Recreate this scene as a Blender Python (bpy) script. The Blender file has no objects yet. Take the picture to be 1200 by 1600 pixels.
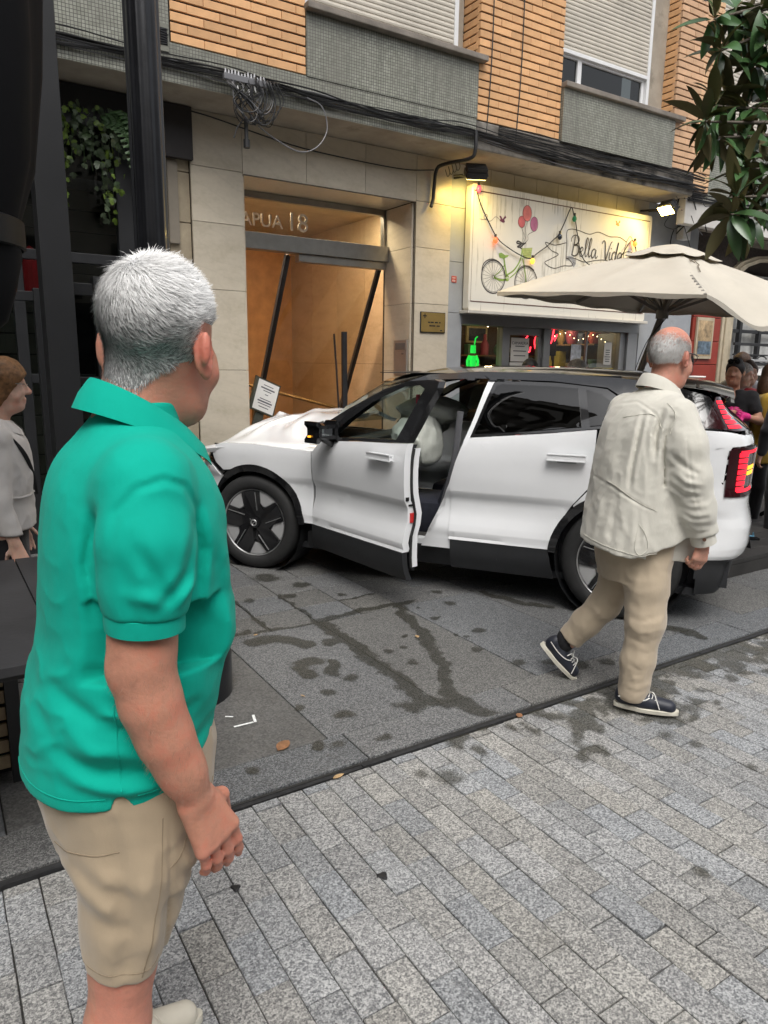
import bpy, bmesh, math, random
import numpy as np
from mathutils import Vector, Matrix
random.seed(7); RNG = np.random.default_rng(7)
SC = bpy.context.scene
COL = SC.collection
R_ = math.radians
PI = math.pi

# ------------------------------------------------------------------ camera, sky, sun, exposure
cam = bpy.data.cameras.new('camera'); camo = bpy.data.objects.new('camera', cam); COL.objects.link(camo)
cam.sensor_fit = 'VERTICAL'; cam.sensor_height = 36.0; cam.lens = 36.0 * 1119.47 / 1600
cam.clip_start = 0.05; cam.clip_end = 400
cR, cU = Vector((0.843, -0.537, 0.013)), Vector((0.098, 0.177, 0.979))
pi_, ro_, ya_ = 0.203554, 0.0129567, 0.569836
fw = Vector((math.sin(ya_)*math.cos(pi_), math.cos(ya_)*math.cos(pi_), -math.sin(pi_)))
r0 = Vector((math.cos(ya_), -math.sin(ya_), 0)); u0 = r0.cross(fw)
cR = math.cos(ro_)*r0 + math.sin(ro_)*u0; cU = -math.sin(ro_)*r0 + math.cos(ro_)*u0
camo.matrix_world = Matrix(((cR.x, cU.x, -fw.x, 0), (cR.y, cU.y, -fw.y, 0), (cR.z, cU.z, -fw.z, 1.55), (0, 0, 0, 1)))
SC.camera = camo
SUN_EL, SUN_AZ = R_(58), R_(205)          # azimuth measured from +Y towards +X
world = bpy.data.worlds.new('World'); SC.world = world; world.use_nodes = True
wn, wl = world.node_tree.nodes, world.node_tree.links
sky = wn.new('ShaderNodeTexSky'); sky.sky_type = 'NISHITA'; sky.sun_disc = False
sky.sun_elevation = SUN_EL; sky.sun_rotation = SUN_AZ; sky.air_density = 1.0; sky.dust_density = 4.0; sky.ozone_density = 1.0
hs = wn.new('ShaderNodeHueSaturation'); hs.inputs['Saturation'].default_value = 0.22; hs.inputs['Value'].default_value = 1.0
wl.new(sky.outputs[0], hs.inputs['Color']); bg = wn['Background']; wl.new(hs.outputs[0], bg.inputs['Color'])
bg.inputs['Strength'].default_value = 0.15
sun = bpy.data.lights.new('sun', 'SUN'); sun.energy = 0.9; sun.angle = R_(35); sun.color = (1.0, 0.97, 0.92)
suno = bpy.data.objects.new('sun', sun); COL.objects.link(suno)
sdir = Vector((math.sin(SUN_AZ)*math.cos(SUN_EL), math.cos(SUN_AZ)*math.cos(SUN_EL), math.sin(SUN_EL)))
suno.rotation_euler = sdir.to_track_quat('Z', 'Y').to_euler()
SC.view_settings.view_transform = 'Standard'; SC.view_settings.look = 'None'
SC.view_settings.gamma = 1.0; SC.view_settings.use_curve_mapping = False
SC.view_settings.exposure = 0.72
SC.render.engine = 'CYCLES'
SC.cycles.max_bounces = 8; SC.cycles.transparent_max_bounces = 12; SC.cycles.glossy_bounces = 4; SC.cycles.caustics_reflective = False; SC.cycles.caustics_refractive = False
try: SC.cycles.use_denoising = True
except Exception: pass

# ------------------------------------------------------------------ materials
MATS = {}
class NT:
    def __init__(s, m): s.t = m.node_tree; s.n = s.t.nodes; s.l = s.t.links
    def add(s, typ, **kw):
        nd = s.n.new(typ)
        for k, v in kw.items():
            if k.startswith('i_'):
                key = k[2:]; key = int(key) if key.isdigit() else key.replace('_', ' ')
                nd.inputs[key].default_value = v
            else: setattr(nd, k, v)
        return nd
    def ln(s, a, b): s.l.new(a, b)
    def math(s, op, a, b=None, clamp=False):
        nd = s.n.new('ShaderNodeMath'); nd.operation = op; nd.use_clamp = clamp
        for i, v in enumerate((a, b)):
            if v is None: continue
            if isinstance(v, (int, float)): nd.inputs[i].default_value = v
            else: s.l.new(v, nd.inputs[i])
        return nd.outputs[0]
    def ramp(s, fac, stops):
        nd = s.n.new('ShaderNodeValToRGB'); cr = nd.color_ramp
        while len(cr.elements) < len(stops): cr.elements.new(0.5)
        for e, (p, c) in zip(cr.elements, stops):
            e.position = p; e.color = (*c, 1) if len(c) == 3 else c
        s.l.new(fac, nd.inputs[0]); return nd.outputs[0]
    def mix(s, fac, a, b, typ='MIX'):
        nd = s.n.new('ShaderNodeMix'); nd.data_type = 'RGBA'; nd.blend_type = typ
        for i, v in ((0, fac), (6, a), (7, b)):
            if isinstance(v, (int, float)): nd.inputs[i].default_value = v
            elif isinstance(v, tuple): nd.inputs[i].default_value = (*v, 1) if len(v) == 3 else v
            else: s.l.new(v, nd.inputs[i])
        return nd.outputs[2]
    def noise(s, vec, scale, detail=3.0, rough=0.55):
        nd = s.add('ShaderNodeTexNoise', i_Scale=scale, i_Detail=detail, i_Roughness=rough); s.l.new(vec, nd.inputs['Vector']); return nd.outputs[0]
    def bump(s, h, strength, dist, bsdf, prev=None):
        nd = s.add('ShaderNodeBump', i_Strength=strength, i_Distance=dist); s.l.new(h, nd.inputs['Height'])
        if prev is not None: s.l.new(prev, nd.inputs['Normal'])
        s.l.new(nd.outputs[0], bsdf.inputs['Normal']); return nd.outputs[0]

def newmat(name):
    m = bpy.data.materials.new(name); m.use_nodes = True; t = NT(m); MATS[name] = m
    return m, t, m.node_tree.nodes['Principled BSDF']

def pmat(name, col, rough=0.6, metal=0.0, var=0.12, vs=6.0, bump=0.0, bs=60.0, bd=0.004, coat=0.0, spec=0.5, rand=0.0, space='obj', dirt=None, rvar=0.1, sheen=0.0, sss=0.0):
    """plain surface: colour broken up by noise, roughness variation, fine relief, optional per-object variation"""
    m, t, b = newmat(name)
    if space == 'obj': tc = t.add('ShaderNodeTexCoord').outputs['Object']
    else: tc = t.add('ShaderNodeNewGeometry').outputs['Position']
    nz = t.noise(tc, vs, 5.0, 0.6)
    lo = tuple(max(0, c*(1-var)) for c in col); hi = tuple(min(1, c*(1+var)) for c in col)
    c = t.ramp(nz, [(0.3, lo), (0.7, hi)])
    if rand:
        oi = t.add('ShaderNodeObjectInfo').outputs['Random']
        k = t.math('MULTIPLY_ADD', oi, rand*2); k.node.inputs[2].default_value = 1-rand
        hsv = t.add('ShaderNodeHueSaturation'); t.ln(k, hsv.inputs['Value']); t.ln(c, hsv.inputs['Color']); c = hsv.outputs[0]
    if dirt:
        dn = t.noise(tc, dirt[1], 6.0, 0.65)
        f = t.ramp(dn, [(dirt[2], (0, 0, 0)), (min(1, dirt[2]+0.18), (1, 1, 1))])
        c = t.mix(f, c, dirt[0])
    t.ln(c, b.inputs['Base Color'])
    r = t.math('MULTIPLY_ADD', nz, rvar); r.node.inputs[2].default_value = rough - rvar/2; t.ln(r, b.inputs['Roughness'])
    b.inputs['Metallic'].default_value = metal; b.inputs['Coat Weight'].default_value = coat; b.inputs['Specular IOR Level'].default_value = spec
    if coat: b.inputs['Coat Roughness'].default_value = 0.03
    if sheen: b.inputs['Sheen Weight'].default_value = sheen
    if sss:
        b.inputs['Subsurface Weight'].default_value = sss; b.inputs['Subsurface Radius'].default_value = (0.012, 0.005, 0.003); b.inputs['Subsurface Scale'].default_value = 1.0
    if bump: t.bump(t.noise(tc, bs, 4.0, 0.6), bump, bd, b)
    return m

def emat(name, col, strength):
    m, t, b = newmat(name); b.inputs['Base Color'].default_value = (*col, 1)
    b.inputs['Emission Color'].default_value = (*col, 1); b.inputs['Emission Strength'].default_value = strength
    return m

def glassmat(name, tint=(0.9, 0.95, 0.93), refl=1.0, rough=0.0):
    """thin window pane: lets light straight through, tinted, with a Fresnel mirror reflection"""
    m, t, b = newmat(name); out = t.n['Material Output']
    tr = t.add('ShaderNodeBsdfTransparent'); tr.inputs[0].default_value = (*tint, 1)
    gl = t.add('ShaderNodeBsdfGlossy'); gl.inputs['Roughness'].default_value = rough
    gm = t.add('ShaderNodeNewGeometry'); dp = t.add('ShaderNodeVectorMath', operation='DOT_PRODUCT'); t.ln(gm.outputs['Normal'], dp.inputs[0]); t.ln(gm.outputs['Incoming'], dp.inputs[1])
    cs = t.math('SUBTRACT', 1.0, t.math('ABSOLUTE', dp.outputs['Value']), True); sch = t.math('MULTIPLY_ADD', t.math('POWER', cs, 5.0), .96); sch.node.inputs[2].default_value = .045
    f = t.math('MULTIPLY', sch, refl, True)
    mx = t.add('ShaderNodeMixShader'); t.ln(f, mx.inputs[0]); t.ln(tr.outputs[0], mx.inputs[1]); t.ln(gl.outputs[0], mx.inputs[2])
    t.ln(mx.outputs[0], out.inputs['Surface']); t.n.remove(b)
    return m

# ------------------------------------------------------------------ objects
WM = {}
def tag(o, label=None, cat=None, group=None, kind=None):
    if label: o['label'] = label
    if cat: o['category'] = cat
    if group: o['group'] = group
    if kind: o['kind'] = kind
    return o
def root(name, label, cat, loc=(0, 0, 0), rz=0.0, group=None, kind=None):
    o = bpy.data.objects.new(name, None); COL.objects.link(o); o.empty_display_size = 0.1
    o.location = loc; o.rotation_euler = (0, 0, rz); WM[o.name] = Matrix.Translation(loc) @ Matrix.Rotation(rz, 4, 'Z')
    return tag(o, label, cat, group, kind)
def link(name, me, parent=None, local=False, kind=None, label=None):
    o = bpy.data.objects.new(name, me); COL.objects.link(o)
    if parent is not None:
        o.parent = parent
        if local: WM[o.name] = WM[parent.name]
        else:
            o.matrix_parent_inverse = WM[parent.name].inverted(); WM[o.name] = Matrix.Identity(4)
    else: WM[o.name] = Matrix.Identity(4)
    if kind: o['kind'] = kind
    if label: o['label'] = label
    return o
def copy_part(src, parent, name=None):
    c = src.copy(); COL.objects.link(c); c.parent = parent
    return c

class MB:
    """collects shapes and links them as one mesh object"""
    def __init__(s): s.v = []; s.f = []; s.mi = []; s.cur = 0
    def add(s, vs, fs):
        o = len(s.v); s.v.extend([tuple(map(float, p)) for p in vs]); s.f.extend([tuple(o+i for i in f) for f in fs]); s.mi.extend([s.cur]*len(fs)); return s
    def box(s, x0, x1, y0, y1, z0, z1):
        return s.add([(x0, y0, z0), (x1, y0, z0), (x1, y1, z0), (x0, y1, z0), (x0, y0, z1), (x1, y0, z1), (x1, y1, z1), (x0, y1, z1)],
                     [(0, 3, 2, 1), (4, 5, 6, 7), (0, 1, 5, 4), (1, 2, 6, 5), (2, 3, 7, 6), (3, 0, 4, 7)])
    def bbox(s, x0, x1, y0, y1, z0, z1, b=0.004):
        b = min(b, (x1-x0)*.45, (y1-y0)*.45, (z1-z0)*.45)
        bm = bmesh.new(); bmesh.ops.create_cube(bm, size=1.0)
        for v in bm.verts: v.co = Vector(((x0+x1)/2+v.co.x*(x1-x0), (y0+y1)/2+v.co.y*(y1-y0), (z0+z1)/2+v.co.z*(z1-z0)))
        bmesh.ops.bevel(bm, geom=bm.edges[:], offset=b, segments=2, affect='EDGES', profile=0.6)
        s.addbm(bm); return s
    def addbm(s, bm, M=None):
        bm.verts.index_update()
        s.add([tuple((M @ v.co) if M else v.co) for v in bm.verts], [tuple(v.index for v in f.verts) for f in bm.faces]); bm.free(); return s
    def obox(s, c, ax, ay, az, hx, hy, hz, b=0.0):
        ax, ay, az = Vector(ax).normalized(), Vector(ay).normalized(), Vector(az).normalized(); c = Vector(c)
        M = Matrix(((ax.x*hx*2, ay.x*hy*2, az.x*hz*2, c.x), (ax.y*hx*2, ay.y*hy*2, az.y*hz*2, c.y), (ax.z*hx*2, ay.z*hy*2, az.z*hz*2, c.z), (0, 0, 0, 1)))
        bm = bmesh.new(); bmesh.ops.create_cube(bm, size=1.0)
        for v in bm.verts: v.co = M @ v.co
        if b: bmesh.ops.bevel(bm, geom=bm.edges[:], offset=b, segments=2, affect='EDGES')
        return s.addbm(bm)
    def bar(s, p, q, w, h=None, up=(0, 0, 1), b=0.0):
        p, q = Vector(p), Vector(q); a = (q-p).normalized(); u = Vector(up)
        if abs(a.dot(u)) > 0.98: u = Vector((0, 1, 0))
        l = a.cross(u).normalized(); u = l.cross(a)
        return s.obox((p+q)/2, a, l, u, (q-p).length/2, w/2, (h or w)/2, b)
    def tube(s, pts, r, n=8, cap=True, flat=None):
        pts = [Vector(p) for p in pts]; k = len(pts); rs = [float(q) for q in r] if hasattr(r, '__len__') else [float(r)]*k
        t0 = (pts[1]-pts[0]).normalized(); u = Vector((0, 0, 1)) if abs(t0.z) < .9 else Vector((1, 0, 0))
        nrm = (u - t0*u.dot(t0)).normalized(); vs = []
        for i in range(k):
            t = (pts[min(i+1, k-1)]-pts[max(i-1, 0)]).normalized()
            nrm = (nrm - t*nrm.dot(t)).normalized(); bn = t.cross(nrm)
            for j in range(n):
                a = 2*PI*j/n; vs.append(pts[i] + rs[i]*(math.cos(a)*nrm + math.sin(a)*bn*(flat or 1)))
        fs = [(i*n+j, i*n+(j+1) % n, (i+1)*n+(j+1) % n, (i+1)*n+j) for i in range(k-1) for j in range(n)]
        if cap: fs += [tuple(range(n-1, -1, -1)), tuple((k-1)*n+j for j in range(n))]
        return s.add(vs, fs)
    def lathe(s, prof, c=(0, 0, 0), n=24, ax='Z', sx=1, sy=1):
        vs = []
        for r, h in prof:
            for j in range(n):
                a = 2*PI*j/n; x, y = r*math.cos(a)*sx, r*math.sin(a)*sy
                p = (x, y, h) if ax == 'Z' else ((x, h, y) if ax == 'Y' else (h, x, y))
                vs.append((p[0]+c[0], p[1]+c[1], p[2]+c[2]))
        fs = [(i*n+j, i*n+(j+1) % n, (i+1)*n+(j+1) % n, (i+1)*n+j) for i in range(len(prof)-1) for j in range(n)]
        return s.add(vs, fs)
    def prism(s, poly, M, d):
        """2-D outline extruded by d along local z, placed by the 4x4 M"""
        n = len(poly); vs = [M @ Vector((x, y, 0)) for x, y in poly] + [M @ Vector((x, y, d)) for x, y in poly]
        return s.add(vs, [tuple(range(n-1, -1, -1)), tuple(range(n, 2*n))] + [(i, (i+1) % n, n+(i+1) % n, n+i) for i in range(n)])
    def grid(s, P):
        """P: array (a,b,3)"""
        a, b = P.shape[:2]; return s.add(P.reshape(-1, 3), [(i*b+j, i*b+j+1, (i+1)*b+j+1, (i+1)*b+j) for i in range(a-1) for j in range(b-1)])
    def mesh(s, name, mats, smooth=False):
        me = bpy.data.meshes.new(name); me.from_pydata(s.v, [], s.f)
        for m in (mats if isinstance(mats, (list, tuple)) else [mats]): me.materials.append(m)
        if len(me.materials) > 1: me.polygons.foreach_set('material_index', s.mi)
        bm = bmesh.new(); bm.from_mesh(me); bmesh.ops.recalc_face_normals(bm, faces=bm.faces); bm.to_mesh(me); bm.free()
        if smooth: me.polygons.foreach_set('use_smooth', [True]*len(me.polygons)); smooth_angle(me, smooth if smooth is not True else 40)
        return me
    def build(s, name, mats, parent=None, local=False, smooth=False, kind=None, label=None):
        return link(name, s.mesh(name, mats, smooth), parent, local, kind, label)
def smooth_angle(me, deg):
    try: me.set_sharp_from_angle(angle=R_(deg))
    except Exception: pass
def raw_mesh(name, V, F, mat, smooth=True):
    me = bpy.data.meshes.new(name); V = np.asarray(V, np.float32); F = np.asarray(F, np.int32)
    me.vertices.add(len(V)); me.vertices.foreach_set('co', V.ravel())
    k = F.shape[1]; me.loops.add(F.size); me.loops.foreach_set('vertex_index', F.ravel()); me.polygons.add(len(F))
    me.polygons.foreach_set('loop_start', np.arange(0, F.size, k, dtype=np.int32))
    me.polygons.foreach_set('use_smooth', np.ones(len(F), bool) if smooth else np.zeros(len(F), bool))
    for m in (mat if isinstance(mat, (list, tuple)) else [mat]): me.materials.append(m)
    me.update(calc_edges=True); me.validate(); return me
def catmull(pts, n=8, closed=False):
    P = np.array(pts, float); k = len(P); out = []
    rng = range(k if closed else k-1)
    for i in rng:
        p0 = P[(i-1) % k] if closed or i > 0 else P[0]*2-P[1]; p1 = P[i]; p2 = P[(i+1) % k]
        p3 = P[(i+2) % k] if closed or i+2 < k else P[-1]*2-P[-2]
        for j in range(n):
            t = j/n; out.append(0.5*((2*p1)+(-p0+p2)*t+(2*p0-5*p1+4*p2-p3)*t*t+(-p0+3*p1-3*p2+p3)*t**3))
    if not closed: out.append(P[-1])
    return np.array(out)
def textmesh(name, body, size, M, mat, parent=None, ext=0.002, local=False, align='LEFT'):
    cu = bpy.data.curves.new(name, 'FONT'); cu.body = body; cu.size = size; cu.extrude = ext; cu.align_x = align; cu.resolution_u = 3
    ob = bpy.data.objects.new(name, cu); COL.objects.link(ob); dg = bpy.context.evaluated_depsgraph_get()
    me = bpy.data.meshes.new_from_object(ob.evaluated_get(dg)); me.name = name; bpy.data.objects.remove(ob); bpy.data.curves.remove(cu)
    me.transform(M); me.materials.clear(); me.materials.append(mat)
    return link(name, me, parent, local)
def facade_M(x, y, z): # text plane upright facing -Y
    return Matrix.Translation((x, y, z)) @ Matrix.Rotation(PI/2, 4, 'X')
# ------------------------------------------------------------------ ground
def granite(name, lo, mid, hi, scale=260, rand=0.12, rough=0.75, tint=None, bump=0.25, blotch=0.18):
    m, t, b = newmat(name); g = t.add('ShaderNodeNewGeometry').outputs['Position']
    oi = t.add('ShaderNodeObjectInfo').outputs['Random']
    n1 = t.noise(g, scale, 3.0, 0.65)
    vo = t.add('ShaderNodeTexVoronoi', i_Scale=scale*0.8); t.ln(g, vo.inputs['Vector'])
    vs = t.add('ShaderNodeSeparateColor'); t.ln(vo.outputs['Color'], vs.inputs[0])
    f = t.math('ADD', t.math('MULTIPLY', n1, 0.75), t.math('MULTIPLY', vs.outputs[0], 0.25))
    c = t.ramp(f, [(0.34, lo), (0.5, mid), (0.66, hi)])
    big = t.noise(g, 2.2, 5.0, 0.6); bl = t.math('MULTIPLY_ADD', big, blotch*2); bl.node.inputs[2].default_value = 1-blotch
    k = t.math('MULTIPLY_ADD', oi, rand*2); k.node.inputs[2].default_value = 1-rand
    hsv = t.add('ShaderNodeHueSaturation'); t.ln(t.math('MULTIPLY', k, bl), hsv.inputs['Value']); t.ln(c, hsv.inputs['Color']); c = hsv.outputs[0]
    # warm / cool differences between stones
    oi2 = t.math('FRACT', t.math('MULTIPLY', oi, 17.3))
    wc = t.ramp(oi2, [(0.0, (1.0, 0.975, 0.92)), (0.5, (1, 1, 1)), (1.0, (0.94, 0.98, 1.03))])
    c = t.mix(1.0, c, wc, 'MULTIPLY')
    # trodden dirt
    dn = t.noise(g, 5.5, 8.0, 0.72); df = t.ramp(dn, [(0.58, (0, 0, 0)), (0.78, (1, 1, 1))])
    c = t.mix(t.math('MULTIPLY', df, 0.55), c, (0.06, 0.055, 0.045))
    t.ln(c, b.inputs['Base Color']); b.inputs['Roughness'].default_value = rough; b.inputs['Specular IOR Level'].default_value = 0.35
    t.bump(n1, bump, 0.0012, b); return m
M_PAVER = granite('paver granite', (0.105, 0.105, 0.108), (0.25, 0.25, 0.246), (0.45, 0.445, 0.43), 215, 0.12)
M_SLAB = granite('slab granite', (0.045, 0.046, 0.048), (0.118, 0.118, 0.117), (0.26, 0.26, 0.255), 230, 0.10, 0.6, bump=0.3)
M_CONC = granite('smooth screed', (0.065, 0.066, 0.068), (0.10, 0.10, 0.10), (0.14, 0.14, 0.14), 120, 0.03, 0.55, blotch=0.3)
M_JOINT = pmat('joint dirt', (0.028, 0.027, 0.025), 0.95, var=0.4, vs=40, space='w')
M_JOINT2 = pmat('joint sand', (0.05, 0.048, 0.044), 0.95, var=0.5, vs=60, space='w')
ground = MB(); ground.add([(-40, -40, -0.075), (60, -40, -0.075), (60, 40, -0.075), (-40, 40, -0.075)], [(0, 1, 2, 3)])
ground.build('ground', pmat('ground asphalt', (0.06, 0.06, 0.06), 0.9, var=0.2, space='w'), kind='structure')

street = root('street', None, None, (0, 0, 0), kind='structure')
mb = MB(); mb.add([(-6, -9, -0.031), (16, -9, -0.031), (16, 2.212, -0.031), (-6, 2.212, -0.031)], [(0, 1, 2, 3)]); mb.build('bedding', M_JOINT2, street)
def paver_mesh(w, l, h, b=0.004, ch=0.002):
    bm = bmesh.new(); bmesh.ops.create_cube(bm, size=1.0)
    for v in bm.verts: v.co = Vector((v.co.x*w, v.co.y*l, (v.co.z-0.5)*h))
    bmesh.ops.delete(bm, geom=[f for f in bm.faces if f.normal.z < -.5], context='FACES')
    bmesh.ops.bevel(bm, geom=[e for e in bm.edges if abs((e.verts[0].co.z-e.verts[1].co.z)) < 1e-6 and e.verts[0].co.z > -h*.5], offset=b, segments=1, affect='EDGES')
    return bm
def me_from(bm, name, m):
    me = bpy.data.meshes.new(name); bm.to_mesh(me); bm.free(); me.materials.append(m); return me
PAV = [me_from(paver_mesh(0.0972-0.0006*i, 0.197-0.001*i, 0.03, 0.0022), 'paver', M_PAVER) for i in range(3)]
PAVH = me_from(paver_mesh(0.097, 0.097, 0.03, 0.0022), 'paver_half', M_PAVER)
fwv = np.array(fw); Rv = np.array(cR); Uv = np.array(cU)
def proj(p):
    q = np.asarray(p, float)-np.array([0, 0, 1.55]); w = q@fwv
    return np.array([600+1119.47*(q@Rv)/w, 800-1119.47*(q@Uv)/w, w])
cand = []
for i in range(-22, 122):
    x = 0.06+0.1*i+0.05; ph = 0.055 if i % 2 else 0.16
    ys = []; y = 2.203; first = (2.203-ph) % 0.2
    if first < 0.03: first += 0.2
    edges = [2.203]; e = 2.203-first
    while e > -1.2: edges.append(e); e -= 0.2
    for a, bb in zip(edges[:-1], edges[1:]):
        cy = (a+bb)/2; ln = a-bb
        if ln < 0.025: continue
        p = proj((x, cy, -.02)); vis = p[2] > 0.3 and -60 < p[0] < 1260 and 900 < p[1] < 1690
        area = ln*0.1/p[2]**3 if vis else -1
        cand.append((area, x, cy, ln))
cand.sort(reverse=True)
rest = MB()
for k, (area, x, cy, ln) in enumerate(cand):
    dz = RNG.normal(0, 0.0010); tl = (RNG.normal(0, 0.004), RNG.normal(0, 0.004), RNG.normal(0, 0.005))
    ox, oy = RNG.normal(0, 0.0008, 2)
    if k < 300:
        o = bpy.data.objects.new('paver', PAV[k % 3]); COL.objects.link(o); o.parent = street
        o.location = (x+ox, cy+oy, -0.02+dz); o.rotation_euler = tl
        if ln < 0.19: o.scale = (1, (ln-0.003)/0.197, 1)
    else:
        M = Matrix.Translation((x+ox, cy+oy, -0.02+dz)) @ Matrix.Rotation(tl[0], 4, 'X') @ Matrix.Rotation(tl[1], 4, 'Y')
        w, l = 0.0485, (ln-0.003)/2; c = 0.0022
        vs = [M @ Vector(p) for p in ((-w, -l, -.03), (w, -l, -.03), (w, l, -.03), (-w, l, -.03), (-w, -l, -c), (w, -l, -c), (w, l, -c), (-w, l, -c), (-w+c, -l+c, 0), (w-c, -l+c, 0), (w-c, l-c, 0), (-w+c, l-c, 0))]
        rest.add(vs, [(i, (i+1) % 4, 4+(i+1) % 4, 4+i) for i in range(4)]+[(4+i, 4+(i+1) % 4, 8+(i+1) % 4, 8+i) for i in range(4)]+[(8, 9, 10, 11)])
rest.build('paver_field', M_PAVER, street, kind='stuff')

pavement = root('pavement', None, None, (0, 0, 0), kind='structure')
mb = MB(); mb.add([(-6, 2.225, -0.012), (16, 2.225, -0.012), (16, 9.2, -0.012), (-6, 9.2, -0.012)], [(0, 1, 2, 3)])
mb.add([(-6, 2.225, -0.075), (16, 2.225, -0.075), (16, 2.225, -0.012), (-6, 2.225, -0.012)], [(0, 1, 2, 3)]); mb.build('bedding', M_JOINT, pavement)
def slab(x0, x1, y0, y1, name='slab', m=M_SLAB, g=0.006, hh=0.05, mesh={}):
    key = (round(x1-x0, 3), round(y1-y0, 3), m.name)
    if key not in mesh: mesh[key] = me_from(paver_mesh(x1-x0-g, y1-y0-g, hh, 0.0025), name, m)
    o = bpy.data.objects.new(name, mesh[key]); COL.objects.link(o); o.parent = pavement
    o.location = ((x0+x1)/2, (y0+y1)/2, RNG.normal(0, 0.0007)); o.rotation_euler = (RNG.normal(0, .0008), RNG.normal(0, .0008), 0)
    return o
for k in range(-5, 10): slab(1.375+.894*k, 1.375+.894*(k+1), 2.233, 2.455, 'kerb_slab')
X = 1.304
for k in range(0, 18): slab(X+.604*k, X+.604*(k+1), 2.455, 3.705)
for k in range(-4, 0): slab(X+1.208*(k), X+1.208*(k+1), 2.455, 3.705, 'screed_panel', M_CONC)
tile_rest = MB()
for j in range(0, 9):
    y0 = 3.705+.3*j
    for i in range(-16, 34):
        x0 = X+.3025*i
        if -1.2 < x0 < 6.3: slab(x0, x0+.3025, y0, y0+.3, 'tile', M_SLAB, 0.007)
        else: tile_rest.box(x0+.003, x0+.2995, y0+.003, y0+.297, -.05, 0)
tile_rest.build('tile_field', M_SLAB, pavement, kind='stuff')
# black filler put in for the shaded open slot between pavement and street
mb = MB(); n = 60
for i in range(n):
    x0, x1 = -6+22*i/n, -6+22*(i+1)/n
    mb.box(x0, x1-.002, 2.2065, 2.229, -0.07, -0.014+RNG.normal(0, .0015))
mb.build('slot_shade', pmat('dark slot', (0.02, 0.02, 0.021), 0.7, var=0.5, vs=30, bump=.4, bs=90), pavement)

# ------------------------------------------------------------------ wet patches, footprints, dark spots, grime (flat stains, 1.5 mm above the stone)
def vnoise(P, s, seed=0, oct=3):
    """value noise on 2-D/3-D points, numpy"""
    P = np.asarray(P, float)*s; d = P.shape[-1]; tot = 0; amp = 1; nrm = 0
    for o in range(oct):
        i = np.floor(P).astype(np.int64); f = P-i; f = f*f*(3-2*f); acc = 0
        for c in range(2**d):
            off = [(c >> k) & 1 for k in range(d)]; h = np.full(P.shape[:-1], seed*7919+o*104729, np.int64); w = 1.0
            for k in range(d):
                h = h*1664525+(i[..., k]+off[k])*(374761393, 668265263, 2147483647)[k]+1013904223; h ^= (h >> 13)
                w = w*(f[..., k] if off[k] else 1-f[..., k])
            h = (h*1274126177) & 0x7fffffff; acc = acc+w*((h % 100003)/100003.0)
        tot = tot+amp*acc; nrm += amp; amp *= .5; P = P*2.03
    return tot/nrm
TR = [([(2.50,3.73),(2.43,3.52),(2.35,3.28),(2.27,3.02),(2.17,2.80),(2.06,2.62),(2.00,2.51),(1.97,2.43)], .045), ([(1.97,2.43),(2.0,2.40),(2.03,2.28)], .06),
      ([(1.93,3.72),(1.90,3.49),(1.91,3.28),(1.89,3.06),(1.89,2.88),(1.86,2.67),(1.85,2.57),(1.89,2.48),(1.93,2.43)], .05),
      ([(1.93,3.72),(2.10,3.74),(2.28,3.76),(2.50,3.76),(2.62,3.73)], .028), ([(3.14,3.63),(3.20,3.49),(3.23,3.33),(3.36,3.19)], .04),
      ([(1.5,3.705),(1.93,3.705)], .02), ([(1.91,3.7),(1.91,4.3)], .015), ([(1.607,3.7),(1.607,4.35)], .015), ([(3.59,2.62),(3.71,2.48),(3.72,2.36)], .05), ([(2.2,4.0),(2.5,4.0)], .015),
      ([(1.60,3.19),(1.52,3.14),(1.53,3.06)], .06), ([(1.69,3.13),(1.64,3.02)], .04), ([(1.69,3.4),(1.58,3.58),(1.43,3.6)], .05), ([(1.46,3.77),(1.3,3.75)], .04)]
BL = [(1.67,2.92,.055),(1.51,2.81,.045),(1.47,2.59,.05),(1.31,2.76,.035),(2.01,4.72,.12),(2.14,4.44,.08),(1.96,4.25,.06),(2.82,3.58,.06),(2.68,3.11,.045),(2.88,3.82,.05),(2.48,2.89,.035),(2.55,2.62,.05),
      (1.23,2.41,.04),(1.32,2.37,.05),(0.96,2.40,.04),(1.50,2.33,.035),(1.76,2.51,.09),(2.02,3.11,.035),(2.24,3.23,.03),(2.06,2.91,.04),(1.82,3.39,.05),(1.71,4.29,.05),(2.13,3.11,.03),(2.51,3.12,.025),
      (2.55,3.05,.025),(2.57,3.40,.035),(2.59,3.61,.03),(2.71,2.53,.06),(2.8,2.43,.07),(2.66,2.36,.05),(2.95,2.39,.06),(2.64,3.11,.03),(1.84,2.7,.07),(2.3,4.1,.05)]  # some of these spots darken the slabs round the walking man's rear foot
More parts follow.
